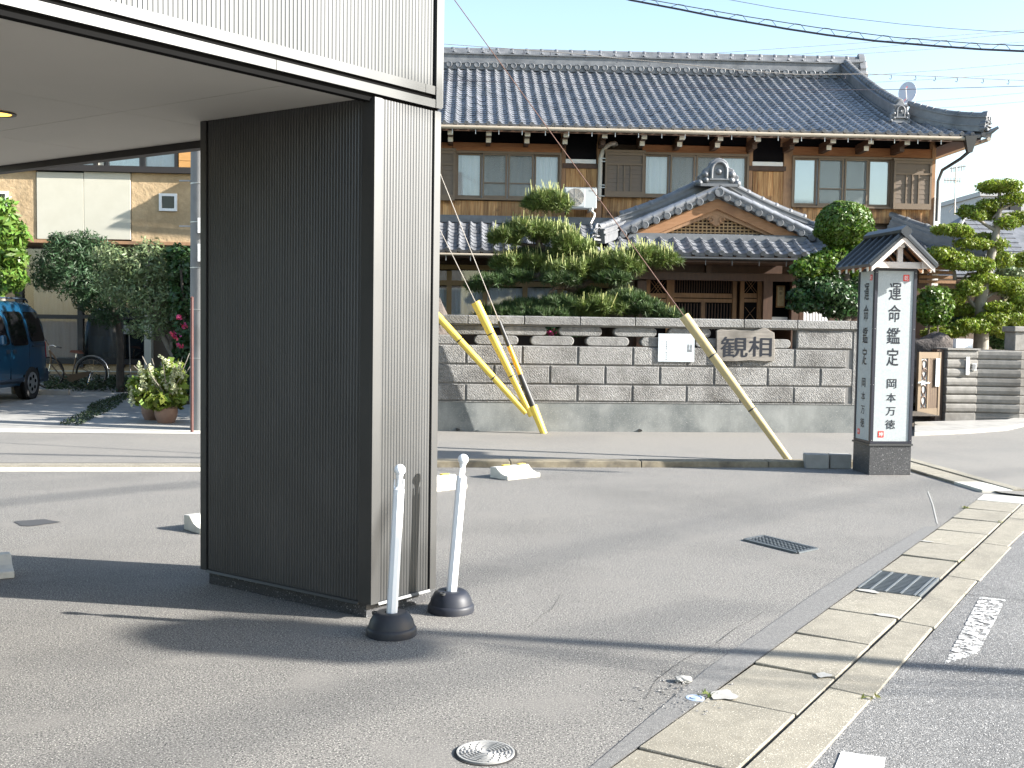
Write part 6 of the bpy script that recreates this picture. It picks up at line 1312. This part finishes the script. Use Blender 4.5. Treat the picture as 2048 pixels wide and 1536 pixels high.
b = MB(); b.lathe([(.075,-.03),(.075,-.02)], bb_, 20, (0,1,0)); b.bar(bb_+Vector((0,-.04,0)), bp(150,768,-.06), .02, .012); b.hexa([q+Vector((0,-.045,0)) for q in (bp(141,749),bp(184,742),bp(186,749),bp(143,764))],[q+Vector((0,-.05,0)) for q in (bp(141,749),bp(184,742),bp(186,749),bp(143,764))]); b.build('chain_case', M['bike'], bk)
b = MB(); b.tube([rw+Vector((0,-.05,0)),bp(174,772,-.12)], .009, 6); b.build('kick_stand', M['chrome'], bk)
# concrete wheel stop and planter bits on the driveway
p = AY(76, 795, 20.9); o = MB().box(p.x,p.x+.56,20.9,21.05,DZ(20.9)-.02,DZ(20.9)+.11).build('parking_block', M['conc'], None, (p.x,20.9,DZ(20.9)), bevel=.012); tag(o, 'low concrete parking block on the driveway just behind the van', 'parking block')

# ================================================================== PLANTS
def tree(name, label, cat, base, group=None): return thing(name, label, cat, base, group)
# --- garden pine with candles
pyY = 18.3; pt = tree('pine_tree', 'spreading garden pine with flat needle pads and upright pale candles above the wall', 'tree', (AY(1125,640,pyY).x, pyY, .22))
def T(u, v, dy=0): return AY(u, v, pyY+dy)
b = MB(); tb = T(1130,640); trunk_tube(b, [(tb.x,pyY,.2),T(1128,640),T(1135,612),T(1148,585),T(1140,560),T(1112,530),T(1095,505),T(1078,490),T(1080,462),T(1086,436)], .15, .035, 10)
for pts in ([T(1148,585),T(1180,562,-.2),T(1235,553,-.3),T(1290,542,-.3)],[T(1138,560),T(1095,548,-.3),T(1030,556,-.35),T(985,572,-.4)],[T(1112,530),T(1060,533,.2),T(1020,538,.2)],[T(1085,495),T(1050,490,.1),T(1015,482)],[T(1090,500),T(1120,505,-.2),T(1150,510,-.2)],[T(1130,620),T(1090,605,-.3),T(1040,620,-.4),T(1000,628,-.3)],[T(1132,615),T(1180,612,-.3),T(1230,608,-.3),T(1270,615,-.2)],[T(1140,575),T(1110,575,-.5),T(1095,590,-.55)]):
    trunk_tube(b, pts, .055, .018, 7)
b.build('trunk', M['bark'], pt, smooth=60)
PADS = [(1095,404,46,24,0,1,.9),(1062,462,62,24,0,1,.8),(1010,475,34,20,-.2,1,.5),(1112,472,44,26,.1,1,.8),(1148,500,44,24,-.2,1,.9),(1135,487,26,20,-.3,1,.7),(1065,515,56,22,.2,0,.3),(1030,528,50,20,-.1,1,.9),(1078,528,34,18,-.2,1,.8),(1140,540,54,22,-.4,1,.9),(1196,532,54,26,-.3,1,1),(1238,530,50,27,-.35,1,1),(1285,515,48,24,-.2,1,1),(1322,518,34,17,-.2,1,1),(1225,556,40,14,-.5,0,.1),(1120,558,34,16,-.6,0,.2),
        (985,563,44,12,-.4,0,.2),(1030,553,42,13,-.3,0,.2),(955,575,22,9,-.4,0,.1),(1055,615,56,15,-.3,0,.15),(1000,627,50,12,-.4,0,.1),(1040,630,40,14,-.5,0,.2),(1120,610,44,20,-.5,0,.3),(1100,632,50,18,-.6,0,.4),(1195,612,56,20,-.5,1,.5),(1250,600,50,20,-.3,0,.3),(1290,618,44,18,-.3,0,.3),(1330,632,40,12,-.3,0,.3),(1160,628,50,18,-.4,1,.5),(1175,590,30,14,0,0,.1)]
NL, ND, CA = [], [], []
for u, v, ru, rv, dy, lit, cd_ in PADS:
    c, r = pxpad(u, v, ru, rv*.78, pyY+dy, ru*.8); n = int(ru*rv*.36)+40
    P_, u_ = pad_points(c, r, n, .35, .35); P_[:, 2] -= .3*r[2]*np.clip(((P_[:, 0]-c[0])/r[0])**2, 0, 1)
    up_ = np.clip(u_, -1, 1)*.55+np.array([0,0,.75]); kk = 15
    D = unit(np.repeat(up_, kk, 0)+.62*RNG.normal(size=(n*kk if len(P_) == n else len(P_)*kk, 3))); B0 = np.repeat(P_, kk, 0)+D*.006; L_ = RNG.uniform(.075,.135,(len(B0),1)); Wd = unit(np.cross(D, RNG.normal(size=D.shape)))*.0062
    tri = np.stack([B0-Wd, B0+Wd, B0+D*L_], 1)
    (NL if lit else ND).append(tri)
    if cd_ > .05:
        m_ = int(n*.15*cd_); top = P_[u_[:, 2] > .25*0]; top = top[RNG.permutation(len(top))[:m_]]
        for q in top:
            hgt = RNG.uniform(.08,.22)*(.7+.5*cd_); ln_ = RNG.normal(0,.16,2); w_ = RNG.uniform(.006,.0095); e_ = q+np.array([ln_[0]*hgt, ln_[1]*hgt, hgt]); bq = q-np.array([0,0,.03])
            for t in (0, 2.1, 4.2):
                o_ = np.array([math.cos(t)*w_, math.sin(t)*w_, 0]); o2 = np.array([math.cos(t+2.1)*w_, math.sin(t+2.1)*w_, 0]); CA.append([bq+o_, bq+o2, e_+o2*.7, e_+o_*.7])
soup('needle_pads', np.concatenate(NL), M['needle'], pt); soup('shaded_needle_pads', np.concatenate(ND), M['needle_shade'], pt); soup('candles', np.array(CA), M['candle'], pt)
# --- leafy pad plants
def leaf_pads(root, pads, y, dens, L, W, m, nm='foliage', top=.0, shell=.6, ryf=.9, jit=.6, lump=1):
    Q = []
    for u, v, ru, rv, dy in pads:
        c, r = pxpad(u, v, ru, rv, y+dy, ru*ryf); n = int(ru*rv*dens)+60; P_, u_ = pad_points(c, r, n, top, shell, lump); Q.append(leafquads(P_, u_, L, W, jit))
    return soup(nm, np.concatenate(Q), M[m], root)
hy = 18.2; ht = tree('clipped_holly', 'clipped holly tree with a domed top and shaggy lower tiers beside the sign', 'tree', (AY(1692,640,hy).x, hy, .22))
b = MB(); H_ = lambda u, v, dy=0: AY(u, v, hy+dy); hb = H_(1692,640)
trunk_tube(b, [(hb.x,hy,.2),H_(1690,640),H_(1698,600),H_(1690,550),H_(1684,510),H_(1683,470),H_(1686,450)], .11, .05, 9)
for pts in ([H_(1694,590),H_(1660,570,-.2),H_(1625,575,-.3)],[H_(1690,550),H_(1655,540),H_(1625,535)],[H_(1694,600),H_(1720,575,.1)],[H_(1695,625),H_(1660,610,-.3),H_(1615,608,-.3)]): trunk_tube(b, pts, .045, .015, 6)
b.build('trunk', M['bark_d'], ht, smooth=60)
leaf_pads(ht, [(1688,450,57,47,0),(1688,464,61,17,0)], hy, 3.2, .06, .036, 'topiary', 'domed_crown', .0, .86, .9, .5, .15)
leaf_pads(ht, [(1695,503,45,24,.1),(1725,500,26,17,-.2),(1668,515,36,20,-.1),(1640,528,40,20,-.2),(1612,538,32,19,-.3),(1690,540,44,18,.2),(1720,545,36,30,.3)], hy, 1.5, .075, .042, 'topiary', 'upper_tiers', .1, .55)
leaf_pads(ht, [(1625,565,36,14,-.2),(1602,592,26,17,-.3),(1612,612,34,14,-.3),(1648,580,30,22,-.3),(1668,585,36,26,-.4),(1690,600,34,30,-.2),(1712,590,28,40,0),(1668,620,30,18,-.2),(1655,555,30,14,0)], hy, 1.4, .075, .042, 'topiary_d', 'lower_tiers', .05, .5)
# --- cloud-pruned yew on the right
yyy = 21.8; ct = tree('cloud_pruned_tree', 'tall cloud pruned tree with many flat bright green pads over the gate wall', 'tree', (AY(1960,700,yyy).x, yyy, .2))
Y_ = lambda u, v, dy=0: AY(u, v, yyy+dy); yb = Y_(1962,700)
b = MB(); trunk_tube(b, [(yb.x,yyy,.15),Y_(1962,690),Y_(1963,640),Y_(1960,605),Y_(1972,563),Y_(1979,527),Y_(1986,492),Y_(1993,462),Y_(1997,430),Y_(2000,405),Y_(1999,385)], .155, .03, 10)
for pts in ([Y_(1950,615),Y_(1936,596),Y_(1922,582),Y_(1905,590)],[Y_(1965,600),Y_(1985,588),Y_(2014,580)],[Y_(1993,462),Y_(1972,450),Y_(1955,438),Y_(1938,428)],[Y_(1996,440),Y_(2015,430),Y_(2036,440)],[Y_(1999,420),Y_(2020,410),Y_(2028,402)],[Y_(1997,425),Y_(1985,436)],[Y_(1980,520),Y_(1945,512),Y_(1905,520)],[Y_(1975,545),Y_(1935,548),Y_(1910,575)],[Y_(1963,640),Y_(1925,655),Y_(1890,668)],[Y_(1963,640),Y_(1990,632),Y_(2020,640)],[Y_(1972,560),Y_(1995,555)],[Y_(1985,500),Y_(1965,492)],[Y_(1910,560),Y_(1906,520),Y_(1908,470)]): trunk_tube(b, pts, .04, .015, 6)
b.build('trunk', M['bark_g'], ct, smooth=60)
CP = [(u_, v_, ru_*1.16, rv_*1.18, dy_) for u_, v_, ru_, rv_, dy_ in [(2000,372,38,11,0),(1985,378,22,9,.1),(2017,376,20,9,-.1),(2024,399,26,10,0),(2046,395,24,9,.2),(1977,411,21,11,0),(1934,424,16,12,.1),(1956,430,14,11,-.1),(1984,431,16,9,.2),(2012,446,22,12,0),(2038,438,26,13,.3),(1890,460,22,10,-.3),(1915,461,22,12,-.3),(1930,466,16,9,-.2),(1972,475,22,8,.2),(1945,488,30,10,-.1),(1985,490,26,11,.1),(1878,510,30,14,-.2),(1912,514,28,13,-.1),(1916,530,26,11,-.3),(1958,530,26,13,-.2),(1985,526,20,11,.1),(2004,519,20,14,.1),(1967,557,24,10,-.2),(1940,576,22,15,-.3),(2014,572,34,15,0),(1990,566,20,12,.2),(2040,578,26,16,.3),(1906,594,22,14,-.2),(1930,620,26,12,.2),(1955,618,22,12,.2),(2000,614,28,10,-.2),(2035,616,28,11,0),(1986,636,28,13,-.3),(2026,638,26,11,-.2),(1944,652,32,14,-.4),(1986,653,22,12,-.3),(1881,667,30,11,-.4),(1910,662,24,11,-.4),(1885,685,15,10,-.5),(2020,664,30,14,.3),(2046,600,24,14,-.2),(2050,520,22,14,.3),(2044,650,22,12,.1)]]
leaf_pads(ct, CP, yyy, 2.6, .075, .028, 'maki', 'pruned_pads', .12, .55, .9, .55)
# shrubs and rocks beside the gate, behind the wall
def shrub(name, label, cat, u, v, ru, rv, y, m, L=.08, W=.045, dens=1.6, z0=.2):
    p = AY(u, v, y); t = thing(name, label, cat, (p.x, y, z0)); b = MB()
    for k in range(4): a = k*1.6+.3; trunk_tube(b, [(p.x,y,z0-.05),(p.x+.12*math.cos(a),y+.12*math.sin(a),(z0+p.z)/2),(p.x+.3*ru*y/F*math.cos(a),y+.3*ru*y/F*math.sin(a),p.z)], .025, .008, 5)
    b.build('stems', M['bark_d'], t); leaf_pads(t, [(u,v,ru,rv,0),(u-ru*.4,v+rv*.3,ru*.6,rv*.7,-.1),(u+ru*.4,v+rv*.35,ru*.55,rv*.65,-.1)], y, dens, L, W, m, 'foliage', 0, .6); return t
shrub('camellia_bush', 'rounded glossy bush just right of the sign pillar behind the gate', 'bush', 1868, 612, 36, 38, 21.0, 'topiary')
shrub('garden_shrub', 'loose grey green shrub at the foot of the cloud pruned tree', 'bush', 1925, 640, 30, 24, 22.6, 'topiary_d')
shrub('garden_shrub', 'bright leafy shrub behind the right hand gate wall', 'bush', 2030, 560, 44, 34, 23.5, 'olive')
shrub('garden_shrub', 'dark low shrub filling the space under the right gate post', 'bush', 2015, 672, 44, 26, 23.0, 'topiary_d')
p = AY(1850, 690, 20.6); o = rock('garden_rock', (p.x, 20.6, p.z-.35), (.55,.4,.62), M['rock'], None, 4).build('garden_rock', M['rock'], None, (p.x,20.6,.2), smooth=40); tag(o, 'tall dark jagged garden rock behind the open gate', 'rock')
p = AY(868, 640, 17.4); o = rock('garden_rock', (p.x-.12, 17.4, p.z-.3), (.30,.25,.78), M['rock'], None, 9).build('garden_rock', M['rock'], None, (p.x,17.4,.22), smooth=40); tag(o, 'dark rough rock rising above the wall at the pillar edge', 'rock')
shrub('azalea_bush', 'small azalea glimpsed through the wall openings with pink flowers', 'bush', 1120, 662, 55, 12, 17.9, 'topiary_d', .06, .035, .8)
fp = AY(1098, 667, 16.85); Q = leafquads(np.array([[fp.x,16.85,fp.z]])+RNG.normal(0,1,(40,3))*np.array([.05,.03,.02]), RNG.normal(size=(40,3)), .05, .04); o = soup('pink_flowers', Q, M['pink'], None); tag(o, 'pink flower cluster showing through a wall opening', 'flowers')
# evergreen hedge added unseen behind the pillar to shade the driveway
hg = thing('shade_hedge', 'tall evergreen hedge added unseen behind the dark pillar to shade the driveway', 'hedge', (-3.1,20.5,.2))
Pn, Nn_ = [], []
for k in range(26):
    c = (-3.1+random.gauss(0,.15), 17.2+k*.27, 2.4+random.gauss(0,.1)); P_, u_ = pad_points(c, (.5,.55,1.85+.35*random.random()), 420, 0, .6); Pn.append(P_); Nn_.append(u_)
soup('foliage', leafquads(np.concatenate(Pn), np.concatenate(Nn_), .22, .14), M['topiary_d'], hg)
for k in range(7): MB().tube([(-3.1,17.4+k*1.1,.15),(-3.1,17.4+k*1.1,4.2)], [.06,.02], 7).build('trunk', M['bark_d'], hg)
# --- left garden
gy = 20.4
lt = tree('bright_leaf_tree', 'bright green leafy tree with a pale trunk at the left picture edge', 'tree', (AY(4,600,gy).x-.1, gy+.6, DZ(gy)))
b = MB(); L_ = lambda u, v, dy=0: AY(u, v, gy+dy); q = L_(6,610); trunk_tube(b, [(q.x-.05,gy+.6,DZ(gy)),L_(4,600,.6),L_(1,560,.6),L_(-6,500,.6),L_(-10,430,.4)], .075, .03, 8); b.build('trunk', M['bark_g'], lt, smooth=60)
leaf_pads(lt, [(-14,425,52,34,0),(18,470,42,34,-.1),(28,515,30,24,-.2),(-12,490,50,50,0),(10,560,40,30,-.2),(30,555,26,20,-.3),(-30,560,40,40,0)], gy, .42, .17, .055, 'bright', 'crown', 0, .3)
mt_ = tree('feathery_tree', 'dark feathery leaved tree in front of the glazed ground floor', 'tree', (AY(240,760,21.8).x, 21.8, DZ(21.8)))
q = AY(240,740,21.8); b = MB(); trunk_tube(b, [(q.x,21.8,DZ(21.8)),AY(241,690,21.8),AY(236,640,21.8),AY(205,590,21.7),AY(165,540,21.5)], .085, .03, 8); trunk_tube(b, [AY(236,640,21.8),AY(225,580,21.8),AY(190,500,21.7)], .04, .015, 6); trunk_tube(b, [AY(165,540,21.5),AY(120,540,21.4),AY(85,550,21.3)], .03, .01, 6); b.build('trunk', M['bark_d'], mt_, smooth=60)
leaf_pads(mt_, [(135,500,52,30,-.2),(110,530,50,34,-.2),(170,480,42,20,-.1),(190,520,50,46,0),(150,560,50,44,-.3),(90,560,34,26,-.2),(205,580,44,40,.1),(215,630,40,26,.2),(118,478,26,14,-.1),(175,600,34,26,-.2)], 21.5, .62, .11, .024, 'mimosa', 'crown', 0, .25, .8)
ot = tree('olive_tree', 'pale leaved olive tree leaning over the driveway near the utility pole', 'tree', (AY(352,760,20.0).x, 20.0, DZ(20)))
O_ = lambda u, v, dy=0: AY(u, v, 20+dy); q = O_(362,760); b = MB(); trunk_tube(b, [(q.x,20,DZ(20)),O_(360,740),O_(350,715),O_(338,695),O_(325,670),O_(318,645),O_(310,600),O_(298,540),O_(295,500)], .085, .018, 8); trunk_tube(b, [O_(342,700),O_(346,670),O_(338,640),O_(345,590)], .05, .015, 7); trunk_tube(b, [O_(318,645),O_(285,610),O_(255,580)], .035, .012, 6); b.build('trunk', M['bark_g'], ot, smooth=60)
leaf_pads(ot, [(245,525,46,36,0),(215,510,30,22,0),(300,505,34,30,.1),(285,545,54,44,0),(330,550,46,40,.1),(260,590,56,40,-.1),(310,610,58,42,-.1),(340,590,44,36,0),(295,655,50,26,-.2),(350,635,34,28,-.1),(225,560,40,34,.1)], 20, .55, .09, .026, 'olive', 'crown', 0, .25)
cm_ = tree('camellia_tree', 'dark camellia with pink blooms in the corner by the utility pole', 'tree', (AY(374,780,19.6).x, 19.6, DZ(19.6)))
q = AY(374,780,19.6); b = MB(); trunk_tube(b, [(q.x,19.6,DZ(19.6)),AY(372,700,19.6),AY(368,620,19.6),AY(362,540,19.6)], .05, .02, 7); b.build('trunk', M['bark_d'], cm_, smooth=60)
leaf_pads(cm_, [(362,545,28,36,.2),(365,610,30,40,.1),(370,690,24,50,0),(368,760,24,40,0),(355,510,26,22,.2)], 19.6, .6, .11, .055, 'topiary_d', 'crown', 0, .35)
P_ = np.array([list(AY(u, v, 19.15)) for u, v in ((358,634),(370,652),(361,692),(352,671),(345,666))]); Q = [leafquads(q+RNG.normal(0,.028,(16,3)), RNG.normal(size=(16,3)), .06, .045) for q in P_]; [soup('bloom', q, M['pink'], cm_) for q in Q]
# --- hydrangea in its pot, and the second pot
py_ = 16.72; pc = G(331, 851); pc.y = py_; pc.x = (331-1024)/F*py_
hp_ = tree('potted_hydrangea', 'oakleaf hydrangea with cream flower heads in a brown glazed pot', 'potted plant', (pc.x, py_, .01))
pot = [(.115,0),(.12,.01),(.165,.12),(.175,.2),(.17,.245),(.185,.262),(.185,.285),(.165,.285),(.16,.24)]
b = MB(); b.lathe(pot, (pc.x,py_,.015), 28); b.build('pot', M['terracotta'], hp_, smooth=40); b = MB(); b.lathe([(.163,0),(.163,.01),(0,.015)], (pc.x,py_,.24), 20); b.build('potting_soil', M['soil'], hp_)
b = MB()
for k in range(12): a = k*2.4; r = .2+.3*random.random(); trunk_tube(b, [(pc.x+.04*math.cos(a),py_+.04*math.sin(a),.25),(pc.x+.12*math.cos(a),py_+.12*math.sin(a),.5),(pc.x+r*math.cos(a)-.1,py_+r*math.sin(a),.6+.5*random.random())], .011, .006, 5)
b.build('stems', M['bark_g'], hp_)
leaf_pads(hp_, [(298,785,36,24,0),(335,770,40,30,.1),(318,800,40,18,-.1),(348,792,26,26,0),(345,745,24,22,.1),(285,768,24,18,0),(318,760,32,24,.1)], py_, .26, .15, .10, 'hyd', 'foliage', 0, .35)
Q = []
for u, v in ((281,740),(301,741),(332,723),(347,748),(360,742),(327,757),(310,766),(286,768),(275,783),(295,782),(316,786),(345,765),(262,796),(328,795),(350,775),(307,792),(340,783)):
    p = AY(u, v, py_-.12-.1*random.random()); ax = unit(np.array([random.gauss(-.25,.4), random.gauss(-.2,.3), .8])); k = 70; t = RNG.random((k,1)); Pq = np.array(p)+ax*(t-.4)*.22+RNG.normal(0,.028,(k,3))*(1.15-t)
    Q.append(leafquads(Pq, RNG.normal(size=(k,3)), .046, .042))
soup('flower_heads', np.concatenate(Q), M['petal'], hp_)
sp2 = G(305, 842); sp2.y = 17.1; sp2.x = (303-1024)/F*17.1; o = MB().lathe([(r*.95, z*.9) for r, z in pot], (sp2.x,17.1,.035), 24).build('flower_pot', M['terracotta'], None, (sp2.x,17.1,.03), smooth=40); tag(o, 'dark shaded pot standing behind the hydrangea pot', 'pot')
# --- ground cover strip, bed under the windows
def cover(name, poly, n, L, W, hgt, m):
    xs = [q.x for q in poly]; ys = [q.y for q in poly]; P_ = []
    from mathutils.geometry import intersect_point_tri_2d
    while len(P_) < n:
        x, y = random.uniform(min(xs), max(xs)), random.uniform(min(ys), max(ys)); ins_ = False; j = len(poly)-1
        for i in range(len(poly)):
            if (poly[i].y > y) != (poly[j].y > y) and x < (poly[j].x-poly[i].x)*(y-poly[i].y)/(poly[j].y-poly[i].y)+poly[i].x: ins_ = not ins_
            j = i
        if ins_: P_.append((x, y, DZ(y)+.012+random.random()*hgt))
    P_ = np.array(P_); o = soup(name, leafquads(P_, np.tile([0,0,1.], (n,1)), L, W, .7), M[m], None); o['kind'] = 'stuff'
def DG(u, v):
    d = ray(u, v); k = (15.7*.025-CH)  # plane z = .025*(y-15.7)
    t = (-.025*15.7-CH)/(d.z-.025*d.y); return CAMLOC+d*t
cover('ground_cover', [DG(115,853),DG(160,853),DG(232,817),DG(258,796),DG(258,790),DG(240,792),DG(180,812),DG(172,826),DG(145,838)], 2600, .035, .022, .05, 'weed')
cover('bed_planting', [DG(88,782),DG(262,786),DG(300,776),DG(300,764),DG(90,766)], 2200, .09, .04, .16, 'weed')
# ================================================================== OVERHEAD CABLES
def wire(name, label, pts, r, m, group=None, seg=5):
    t = MB().tube(pts, r, seg).build(name, M[m], None, tuple(pts[0]), smooth=60); return tag(t, label, 'cable', group)
def pxw(lst, y0, y1, ext=True):
    """Pixel polyline laid on a sloping run of depths."""
    u0, u1 = lst[0][0], lst[-1][0]; return [AY(u, v, y0+(y1-y0)*(u-u0)/(u1-u0)) for u, v in lst]
cb = thing('cable_bundle', 'thick dark cable hung by spiral loops under a messenger wire, upper right sky', 'cable', tuple(AY(1500,45,13)))
lo = [(500,-300),(1150,-32),(1260,0),(1358,18.5),(1420,31),(1477,41),(1575,58),(1654,70),(1753,82),(1871,92),(1960,98.5),(2048,102.5),(2140,104),(2500,95),(3000,40)]; hi = [(500,-310),(1200,-24),(1303,0),(1400,17),(1496,33.5),(1634,55),(1792,75),(1950,87),(2048,91.5),(2140,93),(2500,84),(3000,30)]
yl = lambda u: 13-1.5*(u-1150)/990
b = MB(); b.tube([AY(u, v, yl(u)) for u, v in lo], .0115, 8); b.build('cable', M['cable'], cb, smooth=60); b = MB(); b.tube([AY(u, v, yl(u)) for u, v in hi], .005, 5); b.build('messenger_wire', M['cable'], cb)
def ip(l, u): return np.interp(u, [q[0] for q in l], [q[1] for q in l])
b = MB(); u = 1280
while u < 2060:
    pts = [(u, ip(lo,u)), (u+10, ip(lo,u+10)*.4+ip(hi,u+10)*.6), (u+18, ip(hi,u+18)-1), (u+29, ip(hi,u+29)-1), (u+40, ip(lo,u+40))]; b.tube([AY(x, v, 13-1.5*(x-1150)/990) for x, v in pts], .0035, 4); u += 58.5
b.build('spiral_loops', M['cable'], cb)
wire('overhead_wire', 'thin wire sagging alone across the upper right sky above the cable bundle', pxw([(1440,-4),(1550,16),(1680,34),(1800,48),(1900,57),(1990,63),(2100,66)], 20, 20), .005, 'cable')
hk = [(760,72),(889,88),(1000,96),(1145,107),(1240,117),(1360,128),(1480,141),(1600,149),(1740,148),(1850,152),(2048,161),(2120,165)]
hw_ = thing('hook_wire', 'pale wire with small hooks passing before the ridge of the tiled roof', 'cable', tuple(AY(1240,117,21)))
b = MB(); b.tube(pxw(hk, 21, 21), .0065, 5); b.build('wire', M['wire'], hw_)
for u in (978,1047,1100,1171,1235,1299,1355,1418,1473,1528,1582,1634,1690,1782,1831,1870,1914,1966,2017):
    q = AY(u, ip(hk,u), 21); b = MB(); b.tube([q, q+Vector((.012,0,-.05)), q+Vector((.0,0,-.085)), q+Vector((-.03,0,-.07))], .007, 4); b.build('wire_hook', M['cable'], hw_)
wire('overhead_wire', 'dark wire drawn straight across the middle of the tiled roof slope', pxw([(760,157),(889,160),(1100,167),(1280,172),(1480,178),(1650,180),(1800,179),(1950,175),(2120,170)], 20.5, 20.5), .006, 'cable')
for a_, b_, lab in (((1400,108),(2048,60),'faint distant wire rising to the right just below the cable bundle'),((1500,118),(2048,64),'faint distant wire, second below the cable bundle'),((1640,112),(2048,84),'short faint wire above the ridge end'),((1740,150),(2048,126),'faint wire leaving the ridge end ornament to the right'),((1740,164),(2048,147),'faint wire right above the satellite dish'),((1830,203),(2048,185),'faint wire passing beside the satellite dish'),((1850,217),(2048,203),'lowest faint wire right of the satellite dish')):
    (u0,v0),(u1,v1) = a_, b_; wire('overhead_wire', lab, [AY(u0-40,v0+3,40), AY((u0+u1)/2,(v0+v1)/2+1.5,40), AY(u1+60,v1-5,40)], .008, 'wire')
# cables along the side road, out of the picture on the right: their shadows cross the lot
TS = 1/math.tan(R_(SUN_EL)); sxy = Vector((math.cos(R_(SUN_AZ)), math.sin(R_(SUN_AZ)), 0))
def caster(pts, h, r, lab):
    P_ = [Vector((x, y, 0))+sxy*(h*TS)+Vector((0,0,h)) for x, y in pts]; d0, d1_ = (P_[0]-P_[1]).normalized(), (P_[-1]-P_[-2]).normalized()
    wire('overhead_cable', lab, [P_[0]+d0*2]+P_+[P_[-1]+d1_*3], r, 'cable', 'cables over the side road', 8)
GX = lambda u, v: tuple(G(u, v).xy)
caster([GX(1000,1288),GX(1200,1312),GX(1500,1345),GX(1800,1362),GX(2048,1366)], 5.6, .014, 'upper of two thin cables over the side road, out of view')
caster([GX(950,1290),GX(1200,1325),GX(1500,1365),GX(1800,1381),GX(2048,1386)], 5.9, .016, 'lower of two thin cables over the side road, out of view')
caster([GX(1890,965),GX(1560,1020),GX(1230,1090),GX(1000,1140)], 13, .02, 'thick cable high over the side road whose shadow crosses the mid lot')
caster([GX(1640,960),GX(1350,1040),GX(1100,1100)], 14, .013, 'high cable behind the thick one, shadow just beyond it')
caster([GX(420,965),GX(200,985),GX(-60,1012)], 12, .04, 'high cable whose shadow falls on the lot left of the pillar')
caster([GX(0,908),GX(400,916),GX(700,926)], 6, .045, 'cable whose shadow runs along the cross street at left')
caster([GX(950,1335),GX(600,1420),GX(250,1530)], 13, .03, 'high cable whose shadow falls on the near left asphalt')
# post and drum added out of view, shaped to shadow the near lot
rp = Vector((10.0, 3.80, 0)); rpl = thing('shadow_post', 'unseen post with a drum, added on the right to shadow the near lot', 'lamp post', tuple(rp))
MB().tube([rp, rp+Vector((0,0,5.5))], [.075,.055], 14).build('post', M['pole'], rpl, smooth=60)
MB().bar(rp+Vector((0,0,5.3)), rp+Vector((-.05,-.4,5.3)), .05, .05).build('bracket_arm', M['bracket'], rpl)
MB().lathe([(.0,4.92),(.22,4.95),(.31,5.05),(.31,5.45),(.2,5.55),(0,5.58)], rp+Vector((-.05,-.30,0)), 16).build('shadow_drum', M['galv'], rpl, smooth=40)
